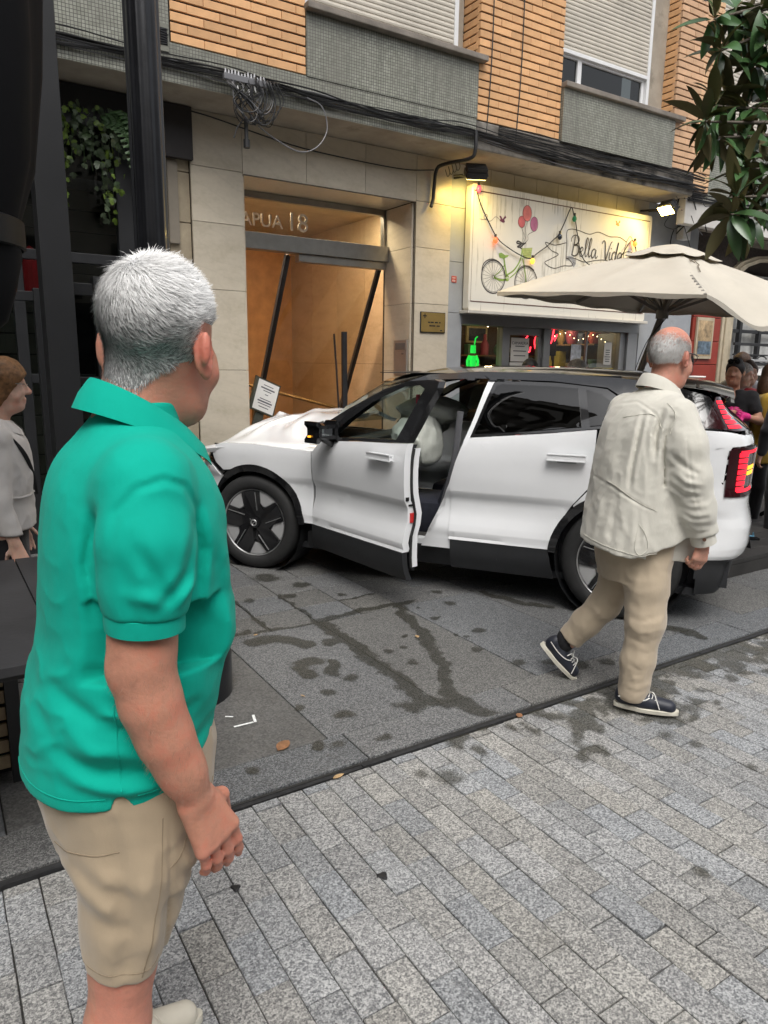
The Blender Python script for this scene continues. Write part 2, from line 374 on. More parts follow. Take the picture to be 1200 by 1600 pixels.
# each footprint: a sole and a heel
gx = np.arange(0.75, 4.0, 0.0125); gy = np.arange(2.24, 4.95, 0.0125); GX, GY = np.meshgrid(gx, gy, indexing='ij'); P2 = np.stack([GX, GY], -1)
wob = P2+0.05*np.stack([vnoise(P2, 9, 1)-.5, vnoise(P2, 9, 2)-.5], -1)*1.6+0.03*np.stack([vnoise(P2, 30, 3)-.5, vnoise(P2, 30, 4)-.5], -1)
F = np.zeros(GX.shape)
for pts, w in TR:
    d = np.full(GX.shape, 9.0)
    for a, b in zip(pts[:-1], pts[1:]):
        a, b = np.array(a), np.array(b); ab = b-a; t = np.clip(((wob-a)@ab)/(ab@ab), 0, 1); d = np.minimum(d, np.linalg.norm(wob-a-t[..., None]*ab, axis=-1))
    F = np.maximum(F, np.clip(1.35-d/w, 0, 1))
for x, y, r in BL:
    d = np.hypot((wob[..., 0]-x)*0.9, (wob[..., 1]-y))
    F = np.maximum(F, np.clip(1.3-d/r, 0, 1)*0.85)
F = F*(0.35+1.1*vnoise(P2, 14, 6)); F[F < 0.04] = 0
keep = np.maximum.reduce([F[:-1, :-1], F[1:, :-1], F[:-1, 1:], F[1:, 1:]]) > 0.04
idx = np.arange(F.size).reshape(F.shape); q = np.stack([idx[:-1, :-1], idx[1:, :-1], idx[1:, 1:], idx[:-1, 1:]], -1)[keep]
used = np.unique(q); remap = -np.ones(F.size, int); remap[used] = np.arange(len(used))
V = np.stack([GX.ravel()[used], GY.ravel()[used], np.full(len(used), 0.0045)], -1)
def stainmat(name, col, rough, op):
    m, t, b = newmat(name); out = t.n['Material Output']; g = t.add('ShaderNodeNewGeometry').outputs['Position']
    at = t.add('ShaderNodeAttribute', attribute_name='wet').outputs['Fac']
    nz = t.noise(g, 160, 4, 0.7); f = t.math('ADD', at, t.math('MULTIPLY', t.math('SUBTRACT', nz, 0.5), 1.1))
    f = t.ramp(f, [(0.30, (0, 0, 0)), (0.55, (1, 1, 1))]); f = t.math('MULTIPLY', f, op)
    tr = t.add('ShaderNodeBsdfTransparent'); mx = t.add('ShaderNodeMixShader'); t.ln(f, mx.inputs[0]); t.ln(tr.outputs[0], mx.inputs[1]); t.ln(b.outputs[0], mx.inputs[2]); t.ln(mx.outputs[0], out.inputs['Surface'])
    c = t.ramp(t.noise(g, 200, 3, .6), [(.35, tuple(v*.55 for v in col)), (.65, tuple(v*1.6 for v in col))]); t.ln(c, b.inputs['Base Color'])
    b.inputs['Roughness'].default_value = rough; return m
def stain(name, V, Q, f, m):
    me = raw_mesh(name, V, Q, m); a = me.attributes.new('wet', 'FLOAT', 'POINT'); a.data.foreach_set('value', np.asarray(f, np.float32)); return link(name, me, kind='stuff')
tag(stain('spilled_liquid', V, remap[q], F.ravel()[used], stainmat('wet patch', (0.038, 0.036, 0.026), 0.45, 0.55)), 'dark trails of spilled liquid, footprints and dark spots on the grey pavement slabs', 'stain')
# mossy grime along the street side of the joint and oil spots on the pavers
gx = np.arange(0.3, 8.0, 0.02); gy = np.arange(0.6, 2.204, 0.02); GX, GY = np.meshgrid(gx, gy, indexing='ij'); P2 = np.stack([GX, GY], -1)
n1 = vnoise(P2, 5, 11, 4); n2 = vnoise(P2, 16, 12, 3)
F = np.clip((n1*.55+n2*.45-.44-np.clip((2.203-GY)/0.5, 0, 1)*.25+np.clip((GX-1.8)/3, -.12, .14))*5, 0, 1)*(GY > 1.75)
for x, y, r in [(2.59,1.74,.07),(2.63,1.62,.05),(2.66,1.4,.05),(1.58,1.98,.1),(2.9,1.85,.1),(1.94,1.13,.05),(1.5,2.05,.06),(3.3,1.6,.08),(2.2,1.9,.06),(3.8,1.75,.08)]:
    d = np.hypot(GX-x, GY-y); F = np.maximum(F, np.clip(1.1-d/r, 0, 1)*.75*(0.4+n2))
F[F < .05] = 0
keep = np.maximum.reduce([F[:-1, :-1], F[1:, :-1], F[:-1, 1:], F[1:, 1:]]) > 0.05
idx = np.arange(F.size).reshape(F.shape); q = np.stack([idx[:-1, :-1], idx[1:, :-1], idx[1:, 1:], idx[:-1, 1:]], -1)[keep]
used = np.unique(q); remap = -np.ones(F.size, int); remap[used] = np.arange(len(used))
V = np.stack([GX.ravel()[used], GY.ravel()[used], np.full(len(used), -0.0135)], -1)
tag(stain('grime', V, remap[q], F.ravel()[used], stainmat('moss grime', (0.045, 0.042, 0.028), 0.85, 0.5)), 'mossy grime and oil spots on the pale street pavers beside the pavement edge', 'stain')
# tar blobs
M_TAR = pmat('tar', (0.015, 0.015, 0.016), 0.5, var=.3, vs=60)
for i, (x, y, r, lb) in enumerate([(1.07, 1.65, .016, 'black tar blob on the paver joint in front of the white chalk mark'), (0.66, 1.84, .014, 'small black tar blob on the pavers beside the hand of the man in green')]):
    pr = [(r*(1+.25*math.sin(3*a+i)), a) for a in np.linspace(0, 2*PI, 14)[:-1]]
    mb = MB(); vs = [(x+q*math.cos(a), y+1.2*q*math.sin(a), -.0185) for q, a in pr]+[(x+q*.6*math.cos(a), y+.7*q*math.sin(a), -.0155) for q, a in pr]
    k = len(pr); mb.add(vs, [(j, (j+1) % k, k+(j+1) % k, k+j) for j in range(k)]+[tuple(range(k, 2*k))])
    tag(mb.build('tar_blob', M_TAR), lb, 'tar blob', 'tar blobs on the pavers')
# chalk corner mark
mb = MB(); mb.cur = 0
def flatline(mb, pts, w, z=0.0042):
    for (x0, y0), (x1, y1) in zip(pts[:-1], pts[1:]):
        d = Vector((x1-x0, y1-y0)); d.normalize(); nx, ny = -d.y*w/2, d.x*w/2
        mb.box(min(x0, x1), max(x0, x1), min(y0, y1), max(y0, y1), z-.001, z) if 0 else mb.add([(x0-nx, y0-ny, z), (x1-nx, y1-ny, z), (x1+nx, y1+ny, z), (x0+nx, y0+ny, z)], [(0, 1, 2, 3)])
    return mb
flatline(mb, [(1.0, 2.742), (1.088, 2.738)], .012); flatline(mb, [(1.095, 2.733), (1.112, 2.80)], .012, .0046); flatline(mb, [(1.0, 2.85), (1.03, 2.83)], .01)
tag(mb.build('chalk_mark', pmat('chalk', (0.75, 0.76, 0.74), 0.95, var=.25, vs=120)), 'white chalk corner mark drawn on the smooth pavement next to the lamp base', 'chalk mark')
# fallen leaves
def leaf_mesh(name, L, W, m, curl=0.25, n=6, fold=.25):
    mb = MB(); P = np.zeros((n+1, 3, 3))
    for i in range(n+1):
        t = i/n; w = W*math.sin(PI*min(1, t**.85))**.7*.5 if 0 < i < n else 0.0008
        z = -curl*L*(t*t)
        for j, s in enumerate((-1, 0, 1)): P[i, j] = (L*t, s*w, z+abs(s)*w*fold)
    mb.grid(P); return mb.mesh(name, m, True)
M_DEAD = pmat('dead leaf', (0.23, 0.11, 0.05), 0.7, var=.35, vs=40); M_STRAW = pmat('dry leaf', (0.42, 0.28, 0.14), 0.7, var=.3, vs=40)
for x, y, z, L, W, rz, m, lb in [(1.08, 2.462, .006, .085, .05, .6, M_DEAD, 'reddish brown dead leaf at the edge of the smooth pavement panel'), (2.28, 3.18, .006, .035, .025, 1.2, M_STRAW, 'small yellow dry leaf on the slab beside the long wet trail'),
        (1.48, 3.69, .006, .03, .014, .2, M_STRAW, 'tiny straw leaf on the slab joint nearest the front wheel'), (1.39, 2.84, .006, .03, .01, 2.0, M_STRAW, 'thin straw scrap on the slab between the footprints'),
        (1.19, 2.195, -.012, .05, .02, .1, M_STRAW, 'curled tan leaf lying on the pavers against the pavement edge'), (2.14, 2.19, -.012, .04, .03, .5, M_DEAD, 'pinkish scrap of leaf on the pavers beside the dark slot')]:
    o = link('fallen_leaf', leaf_mesh('fallen_leaf', L, W, m, -.08)); o.location = (x, y, z); o.rotation_euler = (0.1, 0.05, rz); tag(o, lb, 'leaf', 'fallen leaves on the ground')
# ------------------------------------------------------------------ apartment building with the doorway and the shop
F, YO, ZS = 6.30, 5.84, 3.595
M_BRICK = pmat('orange brick', (0.66, 0.375, 0.18), 0.7, var=.10, vs=9, bump=.25, bs=140, bd=.002, rand=.13, dirt=((0.24, .13, .07), 3.0, .72))
M_BRICK_TINT = pmat('light tinted brick', (0.56, 0.35, 0.21), 0.7, var=.10, vs=9, bump=.25, bs=140, bd=.002, rand=.16, dirt=((0.24, .14, .09), 3.0, .7))  # pinkish light on the right pier is put into the brick colour
M_MORTAR = pmat('dark mortar', (0.045, 0.035, 0.03), 0.95, var=.4, vs=30)
def mosaicmat():
    m, t, b = newmat('grey mosaic'); g = t.add('ShaderNodeNewGeometry').outputs['Position']
    sp = t.add('ShaderNodeSeparateXYZ'); t.ln(g, sp.inputs[0]); cb = t.add('ShaderNodeCombineXYZ'); t.ln(t.math('ADD', sp.outputs[0], sp.outputs[1]), cb.inputs[0]); t.ln(sp.outputs[2], cb.inputs[1])
    br = t.add('ShaderNodeTexBrick', offset=0.0, i_Scale=1.0, i_Mortar_Size=0.0022, i_Mortar_Smooth=.2, i_Bias=0.0); br.inputs['Brick Width'].default_value = .0245; br.inputs['Row Height'].default_value = .0245
    br.inputs['Color1'].default_value = (.23, .235, .19, 1); br.inputs['Color2'].default_value = (.33, .335, .28, 1); br.inputs['Mortar'].default_value = (.06, .058, .05, 1); t.ln(cb.outputs[0], br.inputs['Vector'])
    n = t.noise(g, 1.6, 6, .65); c = t.mix(t.ramp(n, [(.45, (0, 0, 0)), (.75, (1, 1, 1))]), br.outputs[0], (.16, .155, .13), 'MIX')
    mp = t.add('ShaderNodeMapping'); mp.inputs['Scale'].default_value = (9, 9, .8); t.ln(g, mp.inputs[0]); st = t.ramp(t.noise(mp.outputs[0], 1.0, 5, .7), [(.52, (0, 0, 0)), (.8, (1, 1, 1))])
    c = t.mix(t.math('MULTIPLY', st, .55), c, (.05, .048, .04)); t.ln(c, b.inputs['Base Color']); b.inputs['Roughness'].default_value = .38
    iv = t.math('SUBTRACT', 1.0, br.outputs[1]); t.bump(iv, .6, .003, b); return m
M_MOS = mosaicmat()
def marblemat(name, a, bcol, scale=2.0, rough=.32):
    m, t, b = newmat(name); g = t.add('ShaderNodeTexCoord').outputs['Object']; oi = t.add('ShaderNodeObjectInfo').outputs['Random']
    ad = t.add('ShaderNodeVectorMath', operation='ADD'); t.ln(g, ad.inputs[0]); cb = t.add('ShaderNodeCombineXYZ'); t.ln(t.math('MULTIPLY', oi, 37.), cb.inputs[0]); t.ln(cb.outputs[0], ad.inputs[1]); v = ad.outputs[0]
    mp = t.add('ShaderNodeMapping'); mp.inputs['Rotation'].default_value = (.3, .5, .2); mp.inputs['Scale'].default_value = (1, 1, 3.0); t.ln(v, mp.inputs[0])
    n = t.noise(mp.outputs[0], scale, 8, .68); n2 = t.noise(v, scale*14, 4, .6)
    c = t.ramp(t.math('ADD', t.math('MULTIPLY', n, .75), t.math('MULTIPLY', n2, .25)), [(.36, bcol), (.5, a), (.66, tuple(min(1, x*1.1) for x in a))])
    wv = t.add('ShaderNodeTexWave', i_Scale=1.2, i_Distortion=9.0, i_Detail=4.0); t.ln(mp.outputs[0], wv.inputs[0]); vein = t.ramp(wv.outputs[1], [(0.0, (1, 1, 1)), (.06, (0, 0, 0))])
    c = t.mix(t.math('MULTIPLY', vein, .10), c, tuple(x*.55 for x in a))
    hv = t.add('ShaderNodeHueSaturation'); k = t.math('MULTIPLY_ADD', oi, .14); k.node.inputs[2].default_value = .93; t.ln(k, hv.inputs['Value']); t.ln(c, hv.inputs['Color'])
    t.ln(hv.outputs[0], b.inputs['Base Color']); b.inputs['Roughness'].default_value = rough; return m
M_MARB = marblemat('cream marble', (.53, .47, .375), (.455, .40, .305))
M_MARBW = marblemat('lobby marble', (.52, .40, .26), (.44, .33, .20))
M_WOOD = pmat('lobby wood', (.48, .27, .12), .35, var=.2, vs=5)
M_CONCR = pmat('stained concrete', (.33, .29, .235), .85, var=.22, vs=3.5, bump=.4, bs=45, bd=.004, dirt=((.10, .085, .06), 2.2, .58), space='w')
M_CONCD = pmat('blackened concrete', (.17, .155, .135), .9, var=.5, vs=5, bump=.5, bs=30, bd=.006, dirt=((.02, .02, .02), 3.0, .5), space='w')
M_STEEL = pmat('brushed steel', (.30, .29, .27), .38, .85, var=.1, vs=12)
M_DARKM = pmat('dark metal', (.03, .03, .032), .4, .3, var=.2)
M_WHITEF = pmat('white frame', (.72, .72, .72), .4, var=.06)
M_SHUT = pmat('shutter slat', (.52, .48, .41), .5, var=.1, vs=2.5, dirt=((.3, .27, .22), 2.0, .62))
M_GLASS = glassmat('window glass', (.86, .9, .88), 1.0)
M_GLASSD = glassmat('dark window glass', (.35, .37, .36), 1.3)
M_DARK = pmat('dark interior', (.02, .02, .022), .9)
B = root('apartment_building', 'apartment block of orange brick and grey mosaic above a marble doorway and a shop', 'building', (4.6, 6.3, 0))
BW, BH = .2565, .0715
brick_me = {}
def brick_obj(x0, x1, y, z, m, parent, facing='Y', x=0):
    """one brick laid with its face at y (facing the street) or at x (facing along the street)"""
    k = m.name
    if k not in brick_me:
        bm = bmesh.new(); bmesh.ops.create_cube(bm, size=1.0)
        for v in bm.verts: v.co = Vector((v.co.x*.2535, v.co.y*.06, v.co.z*.0585))
        bmesh.ops.bevel(bm, geom=[e for e in bm.edges if e.verts[0].co.y < 0 and e.verts[1].co.y < 0], offset=.003, segments=1, affect='EDGES'); brick_me[k] = me_from(bm, 'brick', m)
    o = bpy.data.objects.new('brick', brick_me[k]); COL.objects.link(o); o.parent = parent; o.matrix_parent_inverse = WM[parent.name].inverted()
    j = RNG.normal(0, .0012)
    if facing == 'Y': o.location = ((x0+x1)/2, y+.03+j, z); o.scale = (max(.02, (x1-x0-.003))/.2535, 1, 1)
    else: o.location = (x+.03*(1 if facing == 'X-' else -1)+j, (x0+x1)/2, z); o.rotation_euler = (0, 0, -PI/2 if facing == 'X-' else PI/2); o.scale = (max(.02, (x1-x0-.003))/.2535, 1, 1)
    return o
def brick_face(x0, x1, z0, z1, m, parent, y=YO, facing='Y', x=0, ph=0):
    r = 0; z = z0+.034
    while z < z1:
        s = x0-((r+ph) % 2)*BW/2
        while s < x1:
            a, b2 = max(s, x0), min(s+BW, x1)
            if b2-a > .03: brick_obj(a, b2, y, z, m, parent, facing, x)
            s += BW
        z += BH; r += 1
ZT = 6.3
brick_face(1.815, 2.925, 3.868, 4.75, M_BRICK, B); brick_face(4.745, 5.835, 3.852, 5.35, M_BRICK, B)
brick_face(7.655, 8.12, 3.852, 5.95, M_BRICK_TINT, B); brick_face(YO+.03, 6.10, 4.47, 5.95, M_BRICK, B, facing='X-', x=7.655); brick_face(YO+.03, 6.10, 4.47, 5.2, M_BRICK, B, facing='X-', x=4.745)
mb = MB()
mb.box(1.815, 2.925, YO+.012, 6.2, 3.866, ZT); mb.box(4.757, 5.835, YO+.012, 6.2, 3.85, ZT); mb.box(7.667, 8.115, YO+.012, 6.2, 3.85, ZT)
mb.build('brick_backing', M_MORTAR, B, kind='stuff')
mb = MB(); mb.box(1.8, 2.94, YO+.002, YO+.3, 4.75, 8.6); mb.box(4.73, 5.85, YO+.002, YO+.3, 5.352, 8.6); mb.box(7.64, 8.13, YO+.002, YO+.3, 5.952, 8.6); mb.build('upper_brick', M_BRICK, B)
mb = MB()
mb.box(-3, 1.805, YO, 6.1, ZS, 8.6); mb.box(1.805, 4.735, YO+.001, 6.09, ZS, 3.864); mb.box(2.93, 4.737, YO-.006, YO+.2, 3.864, 4.343); mb.box(5.842, 7.648, YO-.035, YO+.2, 3.835, 4.343)
mb.build('mosaic_cladding', M_MOS, B)
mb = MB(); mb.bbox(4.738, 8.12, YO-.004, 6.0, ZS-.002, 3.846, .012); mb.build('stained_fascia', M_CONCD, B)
mb = MB(); mb.box(-3, 8.11, YO+.004, 6.55, ZS-.004, ZS+.06); mb.build('soffit', M_CONCR, B)
for x0, x1 in ((2.915, 4.80), (5.835, 7.78)):
    mb = MB(); mb.bbox(x0, x1, YO-.075, 6.02, 4.345, 4.395, .008); mb.build('sill', M_CONCR if 0 else pmat('sill concrete', (.2, .175, .15), .85, var=.3, vs=5, bump=.5, bs=40, space='w') if 'sill concrete' not in MATS else MATS['sill concrete'], B)
# windows with roller shutters
def window(x0, x1, z0, zsh, ztop, y=5.985):
    w = MB(); fwid = .045
    for a in (x0, x1-fwid): w.bbox(a, a+fwid, y-.05, y+.03, z0, ztop)
    w.bbox(x0, x1, y-.045, y+.025, z0, z0+.04)
    fr = w.build('window', M_WHITEF, B)
    if zsh > z0+.05:
        q = MB(); xm = x0+.33
        q.bbox(x0+.046, x1-.046, y-.02, y+.02, zsh-.06, zsh-.01); q.bbox(xm, xm+.06, y-.018, y+.022, z0+.041, zsh-.05); q.bbox(x1-.09, x1-.047, y-.015, y+.02, z0+.041, zsh-.05); q.build('sash', M_WHITEF, fr)
        g = MB(); g.box(x0+.045, x1-.045, y+.004, y+.008, z0+.03, zsh); g.build('pane', M_GLASSD, fr)
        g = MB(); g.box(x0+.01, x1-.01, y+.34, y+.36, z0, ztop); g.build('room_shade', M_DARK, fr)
    P = []; nz = int((ztop-zsh)/.042)
    prof = [(0, 0), (-.006, .006), (-.0085, .02), (-.006, .034), (0, .040)]
    for k in range(nz):
        for dy, dz in prof: P.append((y-.032+dy, zsh+k*.042+dz))
    G = np.array([[(x0+.04, yy, zz), (x1-.04, yy, zz)] for yy, zz in P]); s = MB(); s.grid(G); s.build('roller_shutter', M_SHUT, fr, label='grey beige ribbed roller shutter')
    s = MB(); s.bbox(x0+.04, x1-.04, y-.05, y-.02, zsh-.035, zsh+.002); s.build('shutter_rail', M_WHITEF, fr)
window(2.95, 4.56, 4.396, 4.40, 6.2); window(5.85, 7.30, 4.396, 4.765, 6.2)
mb = MB(); mb.box(2.93, 4.737, 6.09, 6.2, 4.4, 8.6); mb.box(5.842, 5.86, 6.05, 6.2, 4.4, 8.6); mb.box(7.30, 7.66, 6.03, 6.2, 4.4, 8.6); mb.box(5.842, 7.36, 6.5, 6.6, 4.4, 8.6); mb.build('wall', M_CONCR, B)
# broken wall vent
mb = MB(); mb.box(1.70, 1.795, YO-.012, YO-.002, 3.79, 3.975); v = mb.build('vent', pmat('vent plaster', (.2, .2, .17), .9), B, label='broken ventilation grille left of the orange bricks')
mb = MB(); mb.box(1.712, 1.783, YO-.0135, YO-.0125, 3.83, 3.945); mb.build('hole', M_DARK, v)
for k in range(7):
    mb = MB(); mb.obox((1.748+RNG.normal(0, .004), YO-.016, 3.83+.016*k+.008), (1, 0, RNG.normal(0, .12)), (0, 1, 0), (0, 0, 1), .036, .003, .002); mb.build('slat', M_DARKM, v)
# marble panels round the doorway
ZJ = [0.0, .80, 1.48, 2.17, 2.72, 3.16, ZS-.006]
def panel(x0, x1, y0, y1, z0, z1, m=M_MARB, g=.002, name='marble_panel'):
    mb = MB(); mb.bbox(x0+g, x1-g, y0+(g if x1-x0 < y1-y0 else 0), y1-(g if x1-x0 < y1-y0 else 0), z0+g, z1-g, .002); return mb.build(name, m, B)
for a, b2 in zip(ZJ[:-1], ZJ[1:]):
    panel(2.075, 2.535, F, F+.03, a, b2); panel(4.372, 4.815, F, F+.03, a, b2)
for a, b2 in zip([0, .8, 1.48, 2.17, 2.72], [.8, 1.48, 2.17, 2.72, 3.143]):
    panel(4.345, 4.371, F+.032, 6.83, a, b2); panel(2.536, 2.562, F+.032, 6.83, a, b2)
for a, b2 in ((2.535, 3.15), (3.15, 3.78), (3.78, 4.372)): panel(a, b2, F, F+.03, 3.143, ZS-.006)
panel(2.563, 4.344, F+.002, 6.83, 3.145, 3.17)
mb = MB(); mb.box(2.08, 2.534, F+.031, 6.9, 0, ZS); mb.box(4.373, 4.81, F+.031, 6.9, 0, ZS); mb.box(2.534, 4.373, F+.031, 6.9, 3.172, ZS); mb.build('wall', M_MORTAR, B)
mb = MB()
for x in (4.366,): mb.bbox(x-.005, x+.005, F-.008, F+.002, 0, 3.15, .002)
mb.bbox(2.54, 4.371, F-.008, F+.002, 3.139, 3.149, .002); mb.build('opening_trim', pmat('trim bronze', (.10, .085, .065), .5, .4), B)
# transom, header and lettering
D = 6.84
tr = MB(); tr.bbox(2.563, 4.344, D-.03, D+.03, 3.085, 3.143); tr.box(2.50, 4.40, D-.006, D+.05, 3.144, 3.24); tr.bbox(2.563, 2.60, D-.03, D+.03, 2.77, 3.085); tr.bbox(4.31, 4.344, D-.03, D+.03, 2.77, 3.085); fr = tr.build('transom_frame', M_STEEL, B)
g = MB(); g.box(2.60, 4.31, D-.004, D+.002, 2.77, 3.085); g.build('pane', M_GLASS, fr)
M_LET = pmat('pale letters', (.78, .68, .58), .6, var=.04)
textmesh('lettering', 'APUA', .172, facade_M(2.715, D-.010, 2.838), M_LET, fr); textmesh('lettering', '18', .245, facade_M(3.19, D-.010, 2.832), M_LET, fr)
mb = MB(); mb.bbox(2.563, 4.40, D-.09, D+.04, 2.615, 2.768, .006); mb.build('door_header', M_STEEL, B)
mb = MB(); mb.bbox(3.30, 4.33, D-.06, D+.03, 2.54, 2.613, .004); mb.build('door_rail', M_STEEL, B)
# burst-in glass leaves hanging from the header
dr = root('glass_door', 'glass entrance door knocked inwards, its dark stiles leaning under the metal header', 'door', (3.75, 6.9, 0))
def lean(x, z, off=0): return Vector((x, 6.86+(2.61-z)*.545+off, z))
for x in (3.22, 4.31):
    mb = MB(); mb.bar(lean(x, 2.6), lean(x, .5), .05, .04, up=(1, 0, 0), b=.003); mb.build('stile', M_DARKM, dr)
    mb = MB(); mb.bar(lean(x-.035, 2.6, -.012), lean(x-.035, .5, -.012), .012, .02, up=(1, 0, 0)); mb.build('edge_trim', M_STEEL, dr)
mb = MB(); mb.bar(lean(3.22, .5), lean(4.31, .5), .05, .04, b=.003); mb.build('rail', M_DARKM, dr)
mb = MB(); a, b2, c, d = lean(3.245, 2.6), lean(4.285, 2.6), lean(4.285, .52), lean(3.245, .52); o = Vector((0, .006, 0)); mb.add([a, b2, c, d, a+o, b2+o, c+o, d+o], [(0, 1, 2, 3), (7, 6, 5, 4), (0, 4, 5, 1), (1, 5, 6, 2), (2, 6, 7, 3), (3, 7, 4, 0)]); mb.build('pane', glassmat('door glass', (.9, .88, .82), 1.4), dr)
mb = MB(); mb.bar((3.745, 6.62, .2), (3.725, 6.62, 1.87), .055, .03, up=(0, 1, 0), b=.002)
tag(mb.build('broken_post', M_DARKM), 'black flat door post standing upright behind the crumpled bonnet', 'post', 'broken door posts')
mb = MB(); mb.tube([(3.70, 6.6, .2), (3.655, 6.6, 1.05), (3.625, 6.6, 1.5), (3.597, 6.6, 1.845)], .011, 6)
tag(mb.build('broken_post', M_DARKM), 'thin bent black rod leaning left of the flat door post', 'post', 'broken door posts')
# lobby
LB = MB(); LB.box(2.3, 4.9, 9.6, 9.62, 0, 3.2); LB.build('lobby_back_wall', M_WOOD, B)
mb = MB(); mb.box(2.50, 2.53, 6.9, 9.6, 0, 3.2); mb.build('lobby_side_wall', M_WOOD, B)
for k in range(4):
    mb = MB(); y0 = 6.91+.68*k; mb.box(4.55, 4.58, y0+.003, y0+.677, 0, 1.55); mb.build('lobby_panel', M_MARBW, B); mb = MB(); mb.box(4.55, 4.58, y0+.003, y0+.677, 1.553, 3.2); mb.build('lobby_panel', M_MARBW, B)
mb = MB(); mb.box(4.582, 4.6, 6.9, 9.7, 0, 3.2); mb.build('wall', M_MORTAR, B)
mb = MB(); mb.box(2.3, 4.9, 6.9, 9.7, 3.2, 3.25); mb.build('lobby_ceiling', pmat('cream paint', (.6, .5, .36), .8), B)
mb = MB(); mb.box(2.3, 4.9, 6.9, 9.7, -.004, .012); mb.build('lobby_floor', pmat('lobby floor', (.3, .2, .12), .25), B)
mb = MB(); mb.box(2.7, 4.3, 6.92, 7.13, 3.18, 3.198); mb.build('lobby_ceiling_light', emat('lobby lamp', (1.0, .77, .54), 34.0), B)
mb = MB(); mb.tube([(3.2, 8.4, 1.33), (4.16, 8.0, 1.06), (4.45, 7.9, .98)], .02, 8); mb.tube([(3.4, 8.3, 1.27), (3.4, 8.3, 0)], .015, 6); mb.tube([(4.4, 7.9, 1.0), (4.4, 7.9, 0)], .015, 6); mb.build('handrail', pmat('brass', (.20, .12, .04), .45, .6), B)
# notice in the doorway
nt = root('notice_board', 'dark board with a white printed notice tilted in the doorway left of the bonnet', 'notice', (2.85, 6.75, 0))
n0, nx, nz = Vector((2.895, 6.75, 1.215)), Vector((.92, .18, -.36)), Vector((.33, .12, .93)); ny = nx.cross(nz).normalized()
mb = MB(); mb.obox(n0-ny*.012, nx, ny, nz, .15, .012, .165, .004); mb.obox(n0-nz*.55-ny*.03, nx, ny, nz, .05, .012, .45); mb.build('board', pmat('board green', (.06, .065, .05), .6), nt)
mb = MB(); mb.obox(n0+ny*.002+nx*.01, nx, ny, nz, .128, .001, .15); mb.build('paper', pmat('paper', (.78, .78, .76), .7, var=.03), nt)
mb = MB()
for k, (z, w) in enumerate([(.11, .06), (.08, .085), (.055, .05), (.02, .02), (-.03, .07), (-.055, .09), (-.08, .08), (-.11, .06)]): mb.obox(n0+ny*.0038+nx*.01+nz*z, nx, ny, nz, w, .0005, .007 if k in (1, 5) else .004)
mb.build('print', pmat('print', (.12, .12, .14), .8), nt)
# plaque, intercom, sticker
pq = root('brass_plaque', 'small brass plaque with a black cross on the marble pier beside the shop', 'plaque', (4.61, 6.3, 1.98))
mb = MB(); mb.bbox(4.448, 4.77, F-.014, F-.001, 1.88, 2.09, .003); mb.build('frame', M_DARKM, pq)
mb = MB(); mb.bbox(4.456, 4.762, F-.017, F-.0142, 1.888, 2.082, .001); mb.build('plate', pmat('brass plate', (.60, .42, .15), .35, .8, var=.1), pq)
mb = MB(); mb.box(4.475, 4.525, F-.019, F-.0172, 2.043, 2.053); mb.box(4.495, 4.505, F-.0194, F-.0174, 2.025, 2.072)
mb.build('cross', M_DARKM, pq)
mb = MB()
for k, (x, w, z) in enumerate([(4.56, .016, 1.985), (4.60, .03, 1.985), (4.655, .03, 1.985), (4.70, .01, 1.985), (4.58, .02, 1.95), (4.62, .035, 1.95), (4.68, .03, 1.95), (4.72, .014, 1.905)]): mb.box(x-w/2-.01, x+w/2, F-.0188, F-.0172, z-.006, z+.006)
mb.build('engraving', M_DARKM, pq)
ic = root('intercom_panel', 'steel doorbell panel with rows of buttons on the right doorway reveal', 'intercom', (4.34, 6.55, 1.62))
M_ALU = pmat('satin aluminium', (.45, .43, .40), .4, .7, var=.06)
mb = MB(); mb.bbox(4.328, 4.3435, 6.36, 6.60, 1.44, 1.80, .003); mb.build('plate', M_ALU, ic)
mb = MB(); mb.bbox(4.3245, 4.3278, 6.39, 6.57, 1.70, 1.77, .002); mb.build('speaker', pmat('grille', (.2, .19, .18), .6, .5), ic)
bt = None
for r in range(8):
    for c in range(2):
        if bt is None:
            mb = MB(); mb.bbox(4.322, 4.3278, -.018, .018, -.009, .009, .002); bt = mb.build('button', pmat('button', (.22, .21, .2), .4, .6), ic); bt0 = bt
            bt.location = (0, 6.43+.1*c, 1.66-.026*r)
        else:
            q = copy_part(bt0, ic); q.location = (0, 6.43+.1*c, 1.66-.026*r)
mb = MB(); mb.bbox(4.86, 4.925, F+.014, F+.0195, 2.41, 2.475, .001); st = mb.build('red_sticker', pmat('sticker red', (.45, .08, .06), .5)); tag(st, 'small square red and white sticker on the grey shop pier', 'sticker')
textmesh('print', 'PCR', .022, facade_M(4.869, F+.0135, 2.447), pmat('sticker white', (.75, .7, .65), .6), st); textmesh('print', 'H2B', .022, facade_M(4.869, F+.0135, 2.42), MATS['sticker white'], st)

